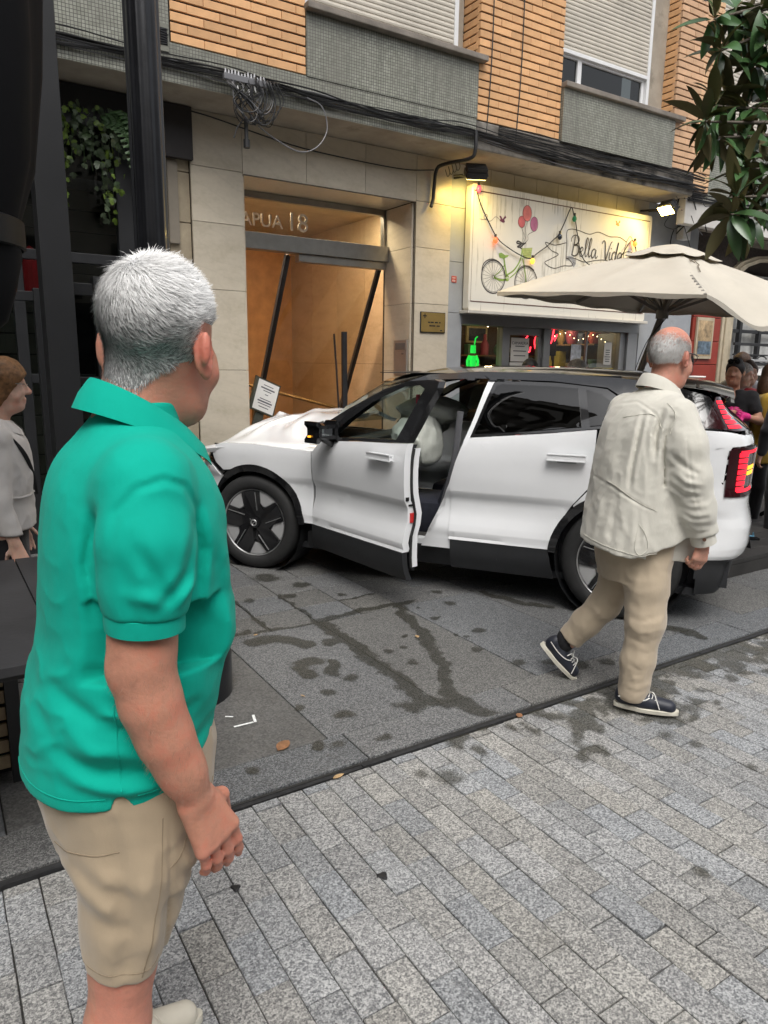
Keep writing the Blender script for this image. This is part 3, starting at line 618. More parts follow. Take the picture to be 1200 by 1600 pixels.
# ---------------------------------------------------------------- shop bay
M_GREYP = pmat('grey painted stone', (.30, .315, .335), .6, var=.1, vs=4, bump=.15, bs=60, dirt=((.2, .2, .2), 4, .65), space='w')
M_GREYB = pmat('warm plaster', (.42, .38, .31), .75, var=.12, vs=4, space='w')
for a, b2 in zip([0, .5, 1.0, 1.48, 2.1, 2.62, 3.16], [.5, 1.0, 1.48, 2.1, 2.62, 3.16, ZS-.006]): panel(4.818, 5.02, F+.02, F+.05, a, b2, M_GREYP, .0025, 'pier_block'); 
for k in range(9): panel(5.02+.333*k, 5.02+.333*(k+1), F+.022, F+.05, 3.2, ZS-.006, M_GREYB, .002, 'plaster_panel')
for a, b2 in zip([0, .8, 1.6, 2.4, 3.0], [.8, 1.6, 2.4, 3.0, ZS-.006]): panel(7.95, 9.02, F+.02, F+.05, a, b2, M_GREYP, .0025, 'pier_block')
mb = MB(); mb.box(4.815, 5.02, F+.051, 6.8, 0, ZS); mb.box(7.95, 9.02, F+.051, 6.8, 0, ZS); mb.box(5.02, 7.95, F+.051, 6.8, 2.13, ZS); mb.build('wall', M_CONCR, B)
# shop front
M_FRAME = pmat('grey shop frame', (.26, .265, .27), .4, .4, var=.08)
S = root('shop_window', 'grey framed shop window glowing with goods behind glass under the painted sign', 'shop front', (6.4, 6.45, 0))
Y = 6.42
mb = MB(); mb.bbox(5.02, 7.95, Y-.1, Y+.08, 1.985, 2.115); mb.build('head_frame', M_FRAME, S)
for x0, x1 in ((5.02, 5.06), (5.66, 5.74), (6.31, 6.42), (7.66, 7.76)):
    mb = MB(); mb.bbox(x0, x1, Y-.05, Y+.05, .02, 1.985); mb.build('mullion', M_FRAME, S)
mb = MB(); mb.bbox(5.742, 6.308, Y-.02, Y+.03, 1.90, 1.983); mb.bbox(5.742, 5.80, Y-.02, Y+.03, .05, 1.898); mb.bbox(6.25, 6.308, Y-.02, Y+.03, .05, 1.898); mb.build('door', M_FRAME, S)
mb = MB(); mb.bbox(7.08, 7.11, Y-.01, Y+.02, .6, 1.985); mb.build('mullion', M_FRAME, S)
for x0, x1 in ((5.06, 5.66), (5.80, 6.25), (6.42, 7.66)):
    mb = MB(); mb.box(x0, x1, Y, Y+.006, .5 if x0 != 5.8 else .06, 1.985 if x0 != 5.8 else 1.90); mb.build('pane', M_GLASS, S)
mb = MB(); mb.bbox(5.06, 5.66, Y-.03, Y+.05, .02, .5); mb.bbox(6.42, 7.66, Y-.03, Y+.05, .02, .5); mb.build('stall_riser', M_FRAME, S)
mb = MB(); mb.box(7.762, 7.948, Y-.09, Y+.4, 0, 1.985); mb.build('return_wall', M_FRAME, S)
M_SHOPW = pmat('shop back wall', (.10, .065, .042), .8, var=.4, vs=3)
mb = MB(); mb.box(4.9, 8.1, 8.6, 8.62, 0, 2.3); mb.box(4.85, 4.9, 6.5, 8.6, 0, 2.3); mb.box(8.05, 8.1, 6.5, 8.6, 0, 2.3); mb.box(4.9, 8.1, 6.5, 8.6, 2.2, 2.3); mb.box(4.9, 8.1, 6.5, 8.6, 0, .01); mb.build('interior', M_SHOPW, S)
for x in (5.4, 6.4, 7.5):
    mb = MB(); mb.lathe([(0.001, 2.05), (.05, 2.06), (.05, 2.19), (.001, 2.195)], (x, 7.3+.2*(x == 6.4), 0), 12); mb.build('spot_lamp', emat('shop lamp %d' % int(x*10), (1.0, .72, .4), 30), S)
# shelves and goods
for y, z in ((8.35, .9), (8.35, 1.3), (8.35, 1.7), (6.85, 1.35)):
    mb = MB(); mb.box(4.95 if y > 7 else 5.08, 8.0 if y > 7 else 5.64, y-.13, y+.13, z-.02, z); mb.build('shelf', pmat('shelf wood', (.2, .11, .05), .6) if 'shelf wood' not in MATS else MATS['shelf wood'], S)
gc = [(.55, .1, .06), (.6, .5, .3), (.1, .2, .12), (.5, .3, .1), (.65, .6, .55), (.06, .07, .12), (.35, .06, .1), (.5, .42, .1)]
GM = [pmat('goods %d' % i, c, .5, var=.2) for i, c in enumerate(gc)]
GN = ['red', 'cream', 'green', 'orange', 'white', 'navy', 'crimson', 'mustard']
SHELF = MATS['shelf wood']
for z in (1.5, 1.86): mb = MB(); mb.box(7.78, 8.04, 6.9, 8.5, z-.02, z); mb.build('shelf', SHELF, S)
def goods(kind, col, x, y, z, w, h, where):
    mb = MB()
    if kind == 'gift box': mb.bbox(x-w/2, x+w/2, y-w*.35, y+w*.35, z, z+h, .006)
    elif kind == 'bottle': mb.lathe([(.001, 0), (w*.35, 0), (w*.38, h*.5), (w*.15, h*.75), (w*.14, h), (.001, h)], (x, y, z), 12)
    elif kind == 'bowl': mb.lathe([(.001, 0), (w*.25, 0), (w*.45, h*.45), (w*.48, h*.6), (w*.4, h*.6), (.001, h*.5)], (x, y, z), 12)
    else: mb.lathe([(.001, 0), (w*.3, 0), (w*.5, h*.25), (w*.52, h*.6), (w*.35, h*.9), (w*.12, h), (.001, h)], (x, y, z), 12)
    tag(mb.build(kind.replace(' ', '_'), GM[GN.index(col)], smooth=40 if kind != 'gift box' else False), '%s %s on the %s' % (col, kind, where), kind.split()[-1], 'goods on the shop shelves')
combos = [(k, c) for k in ('gift box', 'bottle', 'bowl', 'jar') for c in GN]; RNG.shuffle(combos); ci = 0
for where, n, fx in (('back shelf at head height in the lit shop', 10, lambda k: (5.1+.28*k, 8.33, 1.7)), ('middle back shelf in the lit shop', 8, lambda k: (5.2+.34*k, 8.33, 1.3)), ('upper shelf on the right shop wall', 7, lambda k: (7.9, 7.0+.21*k, 1.86)), ('lower shelf on the right shop wall', 7, lambda k: (7.9, 7.0+.21*k, 1.5))):
    for k in range(n): kd, c = combos[ci % len(combos)]; ci += 1; x, y, z = fx(k); goods(str(kd), str(c), x, y, z, RNG.uniform(.10, .19), RNG.uniform(.14, .30), where)
for k, (x, y, z, w, h, c) in enumerate([(5.15, 8.58, 2.03, .12, .2, 0), (5.75, 8.58, 2.02, .2, .2, 3), (6.5, 8.58, 2.03, .16, .22, 7), (7.1, 8.58, 2.0, .2, .24, 1)]):
    mb = MB(); mb.bbox(x-w, x+w, y-.02, y+.015, z-h/2, z+h/2, .004); o = mb.build('picture_frame', GM[c]); tag(o, '%s picture frame high on the back wall of the shop' % GN[c], 'picture', 'pictures in the shop'); mb = MB(); mb.box(x-w*.8, x+w*.8, y-.0225, y-.0205, z-h*.38, z+h*.38); mb.build('picture', GM[(c+4) % 8], o)
fl_ = root('fairy_lights', 'string of tiny warm fairy lights inside the right shop window', 'fairy lights', (7.0, 6.6, 1.9)); w = catmull([(6.45, 6.55, 1.97), (6.6, 6.56, 1.90), (6.85, 6.55, 1.96), (7.1, 6.56, 1.88), (7.35, 6.55, 1.95), (7.6, 6.56, 1.87)], 6); mb = MB(); mb.tube(w, .002, 4); mb.build('wire', M_DARKM, fl_); fm = emat('fairy lamp', (1.0, .7, .35), 10)
for k, p in enumerate(w[::2]): mb = MB(); mb.lathe([(.001, -.006), (.006, 0), (.001, .006)], tuple(p), 6); mb.build('bulb', fm, fl_)
M_GREEN = emat('neon green', (.02, .75, .08), .75); M_RED = emat('neon red', (1.0, .03, .05), 3.2)
gf = root('neon_cactus', 'glowing green figure lamp standing in the left shop window', 'neon lamp', (5.5, 6.75, 1.35))
mb = MB(); mb.lathe([(.001, 1.35), (.06, 1.35), (.06, 1.375), (.02, 1.38), (.001, 1.38)], (5.52, 6.72, 0), 14); mb.build('foot', M_DARKM, gf)
mb = MB(); mb.tube([(5.495, 6.72, 1.39), (5.495, 6.72, 1.50)], .02, 8); mb.tube([(5.55, 6.72, 1.39), (5.55, 6.72, 1.50)], .02, 8); mb.tube([(5.52, 6.72, 1.515), (5.52, 6.72, 1.66)], [.036, .04], 10); mb.tube([(5.52, 6.72, 1.69), (5.52, 6.72, 1.78)], [.034, .03], 10)
mb.tube([(5.47, 6.72, 1.66), (5.44, 6.72, 1.60), (5.445, 6.72, 1.54)], .016, 8); mb.tube([(5.57, 6.72, 1.66), (5.60, 6.72, 1.60), (5.595, 6.72, 1.54)], .016, 8); mb.tube([(5.54, 6.72, 1.79), (5.55, 6.72, 1.86), (5.58, 6.72, 1.88)], .008, 6); mb.build('tube', M_GREEN, gf, smooth=True)
cl = root('cake_stand', 'pale lit disc lamp on a stand beside the green figure in the shop window', 'lamp', (5.2, 6.75, 1.35))
mb = MB(); mb.lathe([(.001, 1.35), (.05, 1.35), (.05, 1.36), (.012, 1.37), (.012, 1.53), (.02, 1.56), (.12, 1.58), (.001, 1.581)], (5.2, 6.75, 0), 16); mb.build('stand', GM[3], cl, smooth=True)
mb = MB(); mb.lathe([(.12, 1.582), (.125, 1.60), (.08, 1.64), (.001, 1.65)], (5.2, 6.75, 0), 16); mb.build('shade', emat('disc lamp', (1.0, .75, .4), 2.2), cl, smooth=True)
nr = root('neon_sign', 'red glowing neon scribble hanging behind the middle of the shop window', 'neon sign', (6.6, 6.62, 1.85))
w = catmull([(6.44, 6.62, 1.93), (6.40, 6.62, 1.86), (6.42, 6.62, 1.76), (6.48, 6.62, 1.75), (6.5, 6.62, 1.82), (6.46, 6.62, 1.86), (6.52, 6.62, 1.76), (6.56, 6.62, 1.88), (6.58, 6.62, 1.76), (6.62, 6.62, 1.86), (6.66, 6.62, 1.9), (6.62, 6.62, 1.94), (6.68, 6.62, 1.83), (6.72, 6.62, 2.0), (6.70, 6.62, 1.88), (6.78, 6.62, 1.94), (6.74, 6.62, 1.86)], 5); mb = MB(); mb.tube(w, .0075, 6); mb.build('tube', M_RED, nr, smooth=True)
w = catmull([(6.30, 6.63, 1.92), (6.25, 6.63, 1.84), (6.27, 6.63, 1.74), (6.33, 6.63, 1.72), (6.35, 6.63, 1.78)], 6); mb = MB(); mb.tube(w, .009, 6); mb.build('tube', M_RED, nr, smooth=True)
mb = MB(); mb.box(6.2, 6.82, 6.66, 6.67, 1.68, 2.02); mb.build('back_plate', M_DARK, nr)
M_PAPER = pmat('poster paper', (.62, .60, .56), .8, var=.05); M_INK = pmat('poster ink', (.05, .05, .06), .8)
def poster(x0, x1, z0, z1, lines, label, y=Y-.0075, cat='poster', m=None, head=None):
    p = MB(); p.box(x0, x1, y-.001, y, z0, z1); o = p.build('poster', m or M_PAPER); tag(o, label, cat, 'posters stuck on the shop window'); q = MB()
    for k in range(lines):
        zz = z1-(z1-z0)*(.35+.6*k/max(1, lines)); wd = (x1-x0)*RNG.uniform(.25, .4); q.box((x0+x1)/2-wd, (x0+x1)/2+wd, y-.0022, y-.0012, zz-.006, zz+.004)
    if lines: q.build('print', M_INK, o)
    if head: textmesh('print', head, (x1-x0)*.17, facade_M((x0+x1)/2, y-.0022, z1-(z1-z0)*.28), M_INK, o, .0005, align='CENTER')
    return o
poster(5.83, 6.11, 1.60, 1.87, 3, 'white poster with a bold dark heading on the shop door', head='CAMARERIA'); poster(5.82, 6.06, 1.40, 1.59, 0, 'blank white sheet below the headed poster on the shop door'); poster(5.80, 6.05, 1.15, 1.38, 3, 'lowest white sheet on the shop door')
poster(7.42, 7.56, 1.58, 1.86, 6, 'narrow white price list at the right end of the shop window'); poster(7.25, 7.62, 1.36, 1.54, 2, 'dull yellow card low at the right end of the shop window', m=pmat('yellow card', (.32, .26, .07), .8)); poster(6.82, 7.0, 1.62, 1.82, 0, 'pale photo sheet in the middle of the shop window', m=pmat('photo sheet', (.5, .52, .56), .5, var=.4, vs=20))

# ---------------------------------------------------------------- painted sign
def boardmat():
    m, t, b = newmat('white sign wood'); g = t.add('ShaderNodeNewGeometry').outputs['Position']
    mp = t.add('ShaderNodeMapping'); mp.inputs['Scale'].default_value = (42, 42, 2.2); t.ln(g, mp.inputs[0]); n = t.noise(mp.outputs[0], 1.0, 5, .6); n2 = t.noise(g, 2.2, 3, .5)
    f = t.math('ADD', n, t.math('MULTIPLY', t.math('SUBTRACT', n2, .5), .5)); c = t.ramp(f, [(.60, (.66, .64, .58)), (.68, (.40, .38, .33)), (.74, (.62, .6, .55))])
    t.ln(c, b.inputs['Base Color']); b.inputs['Roughness'].default_value = .5; return m
SG = root('shop_sign', 'white painted wooden sign reading Bella Vida with a green bicycle and balloons', 'sign', (6.44, 6.25, 2.13))
pts = []
for cx, cz, a0 in ((7.85, 3.36, 0), (5.03, 3.36, PI/2), (5.03, 2.16, PI), (7.85, 2.16, 1.5*PI)):
    for k in range(6): a = a0+k*PI/10; pts.append((cx+.03*math.cos(a), cz+.03*math.sin(a)))
mb = MB(); mb.prism(pts, Matrix(((1, 0, 0, 0), (0, 0, 1, 6.2), (0, 1, 0, 0), (0, 0, 0, 1))), .09); mb.build('board', boardmat(), SG)
mb = MB(); mb.bbox(4.98, 7.92, 6.17, 6.34, 2.095, 2.128); mb.build('ledge', pmat('ledge paint', (.5, .48, .44), .6), SG)
M_LINE = pmat('brown line', (.10, .05, .04), .6); M_INKL = pmat('dark ink', (.055, .05, .05), .6); YS = 6.199
def stroke(pts, w, closed=False, smooth=6, mb=None, y=YS-.001):
    P = catmull(pts, smooth, closed) if smooth else np.array(pts, float); mb = mb or MB(); k = len(P); L, Rr = [], []
    ws = np.interp(np.linspace(0, 1, k), np.linspace(0, 1, len(w)), w) if hasattr(w, '__len__') else [w]*k
    for i in range(k):
        a, b2 = P[(i-1) % k] if closed or i else P[0], P[(i+1) % k] if closed or i < k-1 else P[-1]; d = b2-a; n = np.hypot(*d) or 1; nn = np.array([-d[1], d[0]])/n*ws[i]/2; L.append(P[i]+nn); Rr.append(P[i]-nn)
    vs = [(x, y, z) for x, z in L]+[(x, y, z) for x, z in Rr]; m = k if closed else k-1
    mb.add(vs, [(i, (i+1) % k, k+(i+1) % k, k+i) for i in range(m)]); return mb
def fill(poly, m, name, y=YS-.0006):
    mb = MB(); mb.add([(x, y, z) for x, z in poly], [tuple(range(len(poly)))]); return mb.build(name, m, SG)
def ell(cx, cz, rx, rz, n=28): return [(cx+rx*math.cos(2*PI*k/n), cz+rz*math.sin(2*PI*k/n)) for k in range(n)]
mb = stroke([(5.03, 3.325), (7.84, 3.325), (7.84, 2.22), (5.03, 2.22)], .012, True, 0); mb.build('border_line', M_LINE, SG)
mb = stroke(ell(5.336, 2.488, .168, .17), .012, True, 0); stroke(ell(5.336, 2.488, .152, .155), .004, True, 0, mb); stroke(ell(5.815, 2.46, .168, .17), .012, True, 0, mb); stroke(ell(5.815, 2.46, .152, .155), .004, True, 0, mb)
for cx, cz in ((5.336, 2.488), (5.815, 2.46)):
    for k in range(20): a = 2*PI*k/20+.1; stroke([(cx+.01*math.cos(a), cz+.01*math.sin(a)), (cx+.152*math.cos(a+.12), cz+.152*math.sin(a+.12))], .0028, False, 0, mb)
mb.build('bicycle_wheels', M_INKL, SG)
M_BGREEN = pmat('bicycle green', (.22, .34, .07), .6, var=.25, vs=20); M_BGREEN2 = pmat('basket green', (.42, .46, .16), .6, var=.25, vs=20)
mb = stroke([(5.474, 2.692), (5.503, 2.582), (5.531, 2.495)], .02); stroke([(5.529, 2.522), (5.621, 2.575), (5.695, 2.662), (5.728, 2.746), (5.733, 2.811)], .017, mb=mb); stroke([(5.575, 2.495), (5.66, 2.56), (5.719, 2.647)], .012, mb=mb); stroke([(5.341, 2.486), (5.44, 2.462), (5.545, 2.48)], .022, mb=mb); stroke([(5.341, 2.49), (5.42, 2.55), (5.495, 2.63)], .009, mb=mb); stroke([(5.745, 2.72), (5.784, 2.604), (5.815, 2.466)], .016, mb=mb); stroke(ell(5.532, 2.488, .028, .028, 14), .01, True, 0, mb); mb.build('bicycle_frame', M_BGREEN, SG)
fill([(5.396, 2.735), (5.436, 2.745), (5.488, 2.725), (5.543, 2.730), (5.527, 2.709), (5.468, 2.685), (5.41, 2.694)], M_BGREEN, 'bicycle_saddle', YS-.0016)
mb = stroke([(5.171, 2.54), (5.189, 2.605), (5.241, 2.65), (5.316, 2.668), (5.404, 2.645), (5.474, 2.585), (5.505, 2.501)], .012); mb.build('mudguard', M_INKL, SG); mb = stroke([(5.735, 2.811), (5.70, 2.82)], .012); mb.build('handlebar', M_INKL, SG); mb = MB(); stroke([(5.66, 2.52), (5.7, 2.60), (5.78, 2.64), (5.86, 2.635), (5.93, 2.6)], .008, mb=mb); mb.build('mudguard', M_INKL, SG)
fill([(5.733, 2.815), (5.882, 2.835), (5.865, 2.735), (5.807, 2.712), (5.753, 2.725)], M_BGREEN2, 'basket', YS-.0018)
mb = stroke([(5.733, 2.815), (5.882, 2.835), (5.865, 2.735), (5.807, 2.712), (5.753, 2.725)], .004, True, 0, y=YS-.0022)
for k in range(5): stroke([(5.755+.026*k, 2.815), (5.768+.02*k, 2.722)], .003, False, 0, mb, YS-.0022)
for k in range(3): stroke([(5.738+.006*k, 2.79-.024*k), (5.876-.004*k, 2.808-.024*k)], .003, False, 0, mb, YS-.0022)
mb.build('basket_weave', M_BGREEN, SG)
for (cx, cz, rx, rz, c) in ((5.704, 3.088, .052, .06, (.52, .12, .13)), (5.889, 3.085, .056, .076, (.42, .13, .25)), (5.778, 3.184, .066, .082, (.55, .15, .14))):
    m = pmat('balloon %.2f' % cx, c, .6, var=.2, vs=14); fill(ell(cx, cz, rx, rz), m, 'balloon', YS-(.0012 if cx != 5.778 else .0024)); mb = stroke(ell(cx+.004, cz, rx, rz), .004, True, 0, y=YS-(.0016 if cx != 5.778 else .0028)); mb.build('balloon_outline', M_INKL, SG)
mb = stroke([(5.786, 3.10), (5.768, 3.023), (5.775, 2.943), (5.743, 2.86)], .005); stroke([(5.709, 3.025), (5.75, 2.957), (5.74, 2.9), (5.75, 2.861)], .005, mb=mb); stroke([(5.889, 3.008), (5.81, 2.965), (5.81, 2.913), (5.75, 2.861)], .005, mb=mb)
stroke([(5.743, 2.863), (5.668, 2.885), (5.652, 2.864), (5.716, 2.857), (5.661, 2.828), (5.707, 2.828), (5.75, 2.861), (5.783, 2.88)], .016, mb=mb); mb.build('ribbons', M_INKL, SG)
M_BF = pmat('butterfly purple', (.12, .03, .07), .6)
for cx, cz, s, m in ((5.432, 3.085, 1, M_BF), (7.253, 3.24, .9, pmat('butterfly orange', (.5, .2, .06), .6))):
    mb = MB(); mb.add([(cx+s*x, YS-.001, cz+s*z) for x, z in ((0, 0), (.035, .045), (.05, .02), (.02, 0), (.035, -.025), (.01, -.035), (-.01, -.03), (-.04, -.02), (-.03, .0), (-.05, .03), (-.025, .03))], [tuple(range(11))]); mb.build('butterfly', m, SG)
mb = stroke([(5.113, 3.054), (5.186, 3.055), (5.22, 3.092), (5.194, 3.109), (5.175, 3.069), (5.261, 3.048), (5.334, 3.099), (5.4, 3.071)], .004); mb.build('squiggle', M_INKL, SG)
mb = stroke([(6.418, 2.772), (6.412, 2.923), (6.405, 3.056), (6.464, 3.093), (6.591, 3.092), (6.774, 3.069), (6.929, 3.107), (7.121, 3.077), (7.299, 3.086), (7.431, 3.046)], .009); stroke([(6.418, 2.772), (6.544, 2.782), (6.728, 2.755), (6.909, 2.787), (7.097, 2.803), (7.263, 2.75), (7.4, 2.76)], .009, mb=mb)
stroke([(6.403, 2.939), (6.234, 2.898), (6.075, 2.911), (6.178, 2.835), (6.291, 2.803), (6.173, 2.742), (6.085, 2.693), (6.23, 2.646), (6.376, 2.683), (6.531, 2.701), (6.47, 2.759), (6.419, 2.768)], .009, mb=mb); stroke([(7.431, 3.046), (7.4, 2.9), (7.40, 2.76)], .009, mb=mb); stroke([(7.431, 3.046), (7.493, 3.114), (7.575, 3.033), (7.637, 2.911), (7.62, 2.78)], .009, mb=mb); stroke([(7.365, 2.888), (7.445, 2.931), (7.53, 2.935), (7.606, 2.905)], .009, mb=mb); mb.build('banner', M_INKL, SG)
mb = stroke([(6.415, 2.77), (6.5, 2.775), (6.56, 2.74), (6.53, 2.70)], .05, y=YS-.0007); mb.build('banner_shade', pmat('banner grey', (.3, .3, .3), .7), SG)
LT = [([(.30, 1.02), (.22, .55), (.10, 0.0)], (.05, .07, .05)), ([(0, .70), (.04, .92), (.25, 1.07), (.52, 1.03), (.60, .84), (.46, .62), (.24, .55), (.50, .55), (.62, .36), (.54, .10), (.30, -.02), (.08, .04)], (.03, .04, .07, .05, .07, .04)),
      ([(.66, .22), (.84, .27), (.95, .40), (.88, .49), (.76, .40), (.72, .16), (.82, .0), (1.02, .10)], (.03, .03, .06, .05, .03)), ([(1.02, .10), (1.22, .52), (1.32, .92), (1.25, 1.02), (1.17, .80), (1.12, .30), (1.17, .02), (1.30, .10)], (.03, .03, .05, .07, .05, .03)), ([(1.30, .10), (1.50, .52), (1.60, .92), (1.53, 1.02), (1.45, .80), (1.40, .30), (1.45, .02), (1.58, .12)], (.03, .03, .05, .07, .05, .03)),
      ([(1.98, .42), (1.82, .48), (1.67, .34), (1.64, .10), (1.74, 0), (1.86, .12), (1.99, .44), (1.95, .12), (2.02, 0), (2.14, .14)], (.03, .06, .06, .03, .06, .03)), ([(2.44, .82), (2.56, 1.0), (2.70, .90), (2.74, .5), (2.80, 0.0), (2.97, .42), (3.16, .9), (3.28, 1.02)], (.03, .05, .07, .07, .04, .03)), ([(3.14, .44), (3.10, .12), (3.17, 0), (3.30, .12)], (.06, .06, .04, .03)), ([(3.21, .62), (3.23, .66)], (.06, .06)),
      ([(3.62, .42), (3.47, .47), (3.34, .3), (3.34, .06), (3.46, 0), (3.58, .16), (3.80, 1.02), (3.66, .32), (3.65, .03), (3.80, .12)], (.03, .06, .06, .03, .06, .05, .03)), ([(4.14, .42), (3.98, .48), (3.83, .34), (3.80, .10), (3.90, 0), (4.02, .12), (4.15, .44), (4.11, .12), (4.18, 0), (4.32, .14)], (.03, .06, .06, .03, .06, .03))]
mb = MB()
for k, (p, w) in enumerate(LT): stroke([(6.485+x*.212, 2.812+z*.208) for x, z in p], [q*.30 for q in w], False, 6, mb, YS-.0015-.0002*k)
mb.build('lettering', M_INKL, SG)

# floodlights
def flood(loc, aim, name_label, lit, power):
    r = root('floodlight', name_label, 'floodlight', loc, group='floodlights above the shop sign'); a = Vector(aim).normalized(); side = a.cross(Vector((0, 0, 1))).normalized(); up = side.cross(a); L = Vector(loc)
    mb = MB(); mb.obox(L-a*.02, side, a, up, .11, .038, .07, .012)
    for k in range(5): mb.obox(L-a*.075+up*(-.06+.03*k), side, a, up, .1, .015, .006)
    mb.build('housing', M_DARKM, r)
    mb = MB(); mb.obox(L+a*.0205, side, a, up, .096, .002, .058); mb.build('lens', emat('flood lens %s' % lit, (1.0, .72, .20), lit), r)
    mb = MB(); mb.bar(L-side*.13, L-side*.13+Vector((0, .14, .02)), .012); mb.bar(L+side*.13, L+side*.13+Vector((0, .14, .02)), .012); mb.bar(L-side*.13+Vector((0, .14, .02)), L+side*.13+Vector((0, .14, .02)), .012); mb.bar(L+Vector((0, .14, .02)), L+Vector((0, .45, .05)), .02); mb.build('bracket', M_DARKM, r)
    sp = bpy.data.lights.new('flood_lamp', 'SPOT'); sp.energy = power; sp.color = (1.0, .70, .18); sp.spot_size = R_(150); sp.spot_blend = .8; sp.shadow_soft_size = .06
    so = bpy.data.objects.new('flood_lamp', sp); COL.objects.link(so); so.parent = r; so.location = a*.06; so.rotation_euler = (-a).to_track_quat('Z', 'Y').to_euler()
flood((4.86, 5.98, 3.40), (.25, .55, -.8), 'black floodlight at the upper left corner of the sign, lighting the wall yellow', 6, 16)
flood((7.80, 5.94, 3.42), (-.55, .05, -.62), 'lit yellow floodlight at the upper right corner of the sign', 26, 22)
# string lights on the sign
sl = root('string_lights', 'black cable of coloured bulbs drooping across the painted shop sign', 'string lights', (6.3, 6.17, 3.3))
yb = 6.172
mb = MB(); mb.tube([(x, yb, z) for x, z in catmull([(5.042, 3.31), (5.106, 3.183), (5.208, 3.042), (5.346, 2.882), (5.494, 2.805), (5.678, 2.741), (5.842, 2.715), (5.931, 2.776), (6.079, 2.867), (6.169, 2.942), (6.249, 3.007), (6.335, 3.149), (6.424, 3.316), (6.477, 3.231), (6.507, 3.176), (6.544, 3.054), (6.62, 2.86), (6.72, 2.75), (6.95, 2.70), (7.2, 2.78), (7.337, 2.885), (7.447, 3.029), (7.52, 3.063), (7.58, 2.98), (7.62, 2.8)], 4)], .006, 6); mb.build('cable', M_DARKM, sl, smooth=True)
for x, z, c, e, lb in ((5.055, 3.335, (1.0, .03, .06), 2.2, 'red'), (5.31, 2.855, (1.0, .06, .02), 2.5, 'red'), (5.86, 2.69, (1.0, .5, .06), 1.0, 'amber'), (6.26, 2.985, (.02, .03, .05), 0, 'dark'), (6.475, 3.2, (.01, .16, .06), .12, 'green'), (7.54, 3.03, (1.0, .2, .03), 1.6, 'orange')):
    mb = MB(); mb.tube([(x, yb-.01, z+.06), (x, yb-.012, z+.028)], .014, 8); s = mb.build('socket', M_DARKM, sl)
    mb = MB(); mb.lathe([(.001, -.035), (.016, -.03), (.027, -.008), (.024, .012), (.012, .03), (.001, .03)], (x, yb-.012, z), 12); mb.build('bulb', emat('bulb '+lb+str(x), c, e) if e else pmat('bulb dark', c, .15), s, smooth=True)
# ------------------------------------------------------------------ crashed white car (own axes: x forward, y left, z up, origin under the rear axle)
M_PAINT = pmat('white car paint', (.82, .83, .84), .16, var=.015, coat=1.0, spec=.5, rvar=.02)
M_BLK = pmat('gloss black trim', (.012, .012, .013), .12, var=.05, coat=.6, rvar=.02)
M_CLAD = pmat('black plastic cladding', (.022, .023, .025), .55, var=.15, vs=8, bump=.15, bs=400, bd=.001)
M_RUB = pmat('tyre rubber', (.018, .018, .018), .75, var=.25, vs=20)
M_SEAT = pmat('navy seat cloth', (.018, .02, .032), .85, var=.25, vs=30, bump=.3, bs=300)
M_INT = pmat('dark cabin plastic', (.02, .021, .024), .6, var=.2)
M_BAG = pmat('airbag cloth', (.60, .62, .56), .85, var=.10, vs=8, bump=.35, bs=26, bd=.012)
M_ALLOY = pmat('machined alloy', (.55, .55, .55), .3, .75, var=.06, vs=30)
M_INS = pmat('pale rim insert', (.50, .50, .50), .35, .35, var=.05)
M_CGL = glassmat('car side glass', (.62, .70, .68), 1.0); M_CGLD = glassmat('privacy glass', (.05, .055, .06), 1.5)
M_RL = emat('tail lamp red', (.85, .015, .035), .85); M_AMB = emat('indicator amber', (1.0, .42, .03), 1.3); M_LENS = pmat('dark lamp lens', (.03, .006, .008), .12, coat=1)
CAR = root('crashed_car', 'white crashed electric hatchback with its driver door open and bonnet crumpled against the doorway', 'car', (4.27, 3.32, 0), R_(124.48))
half = catmull([(-.745, 0), (-.742, .3), (-.728, .55), (-.685, .72), (-.60, .82), (-.45, .872), (-.2, .897), (.3, .913), (.9, .918), (1.6, .918), (2.2, .914), (2.65, .905), (2.95, .875), (3.12, .82), (3.26, .70), (3.36, .5), (3.40, .25), (3.41, 0)], 12)
al = np.concatenate([[0], np.cumsum(np.linalg.norm(np.diff(half, axis=0), axis=1))]); al -= np.interp(1.2, half[:, 0][np.argsort(half[:, 0])], al[np.argsort(half[:, 0])])-1.2
tg = np.gradient(half, al, axis=0); tg /= np.linalg.norm(tg, axis=1)[:, None]; nm = np.stack([-tg[:, 1], tg[:, 0]], 1)
def smooth(a, b, x): t = np.clip((np.asarray(x, float)-a)/(b-a), 0, 1); return t*t*(3-2*t)
def belt(x): return np.interp(x, [-.8, -.2, .2, .55, 1.0, 1.6, 2.1, 3.4], [1.19, 1.205, 1.18, 1.135, 1.09, 1.055, 1.015, .95])
def inset_side(u, z):
    b = belt(u); zz = np.where(z < .8, z, np.where(z < b, .8+(z-.8)*.25/(b-.8), 1.05+(z-b)*.41/(1.47-b)))
    d = np.interp(zz, [.15, .20, .30, .405, .42, .46, .50, .60, .68, .705, .73, .82, .92, 1.0, 1.04, 1.06, 1.10, 1.25, 1.36, 1.44, 1.50, 1.55], [.10, .055, .012, .004, .012, .000, .008, .040, .040, .026, .012, .003, .002, .012, .026, .038, .058, .115, .165, .215, .275, .34])
    # door lower concavity fades towards the arches, which bulge out
    k = np.exp(-((u-0)/.42)**2)+np.exp(-((u-2.65)/.42)**2); low = ((z > .42) & (z < .80))
    d = np.where(low, d*(1-.85*np.clip(k, 0, 1)), d); return d
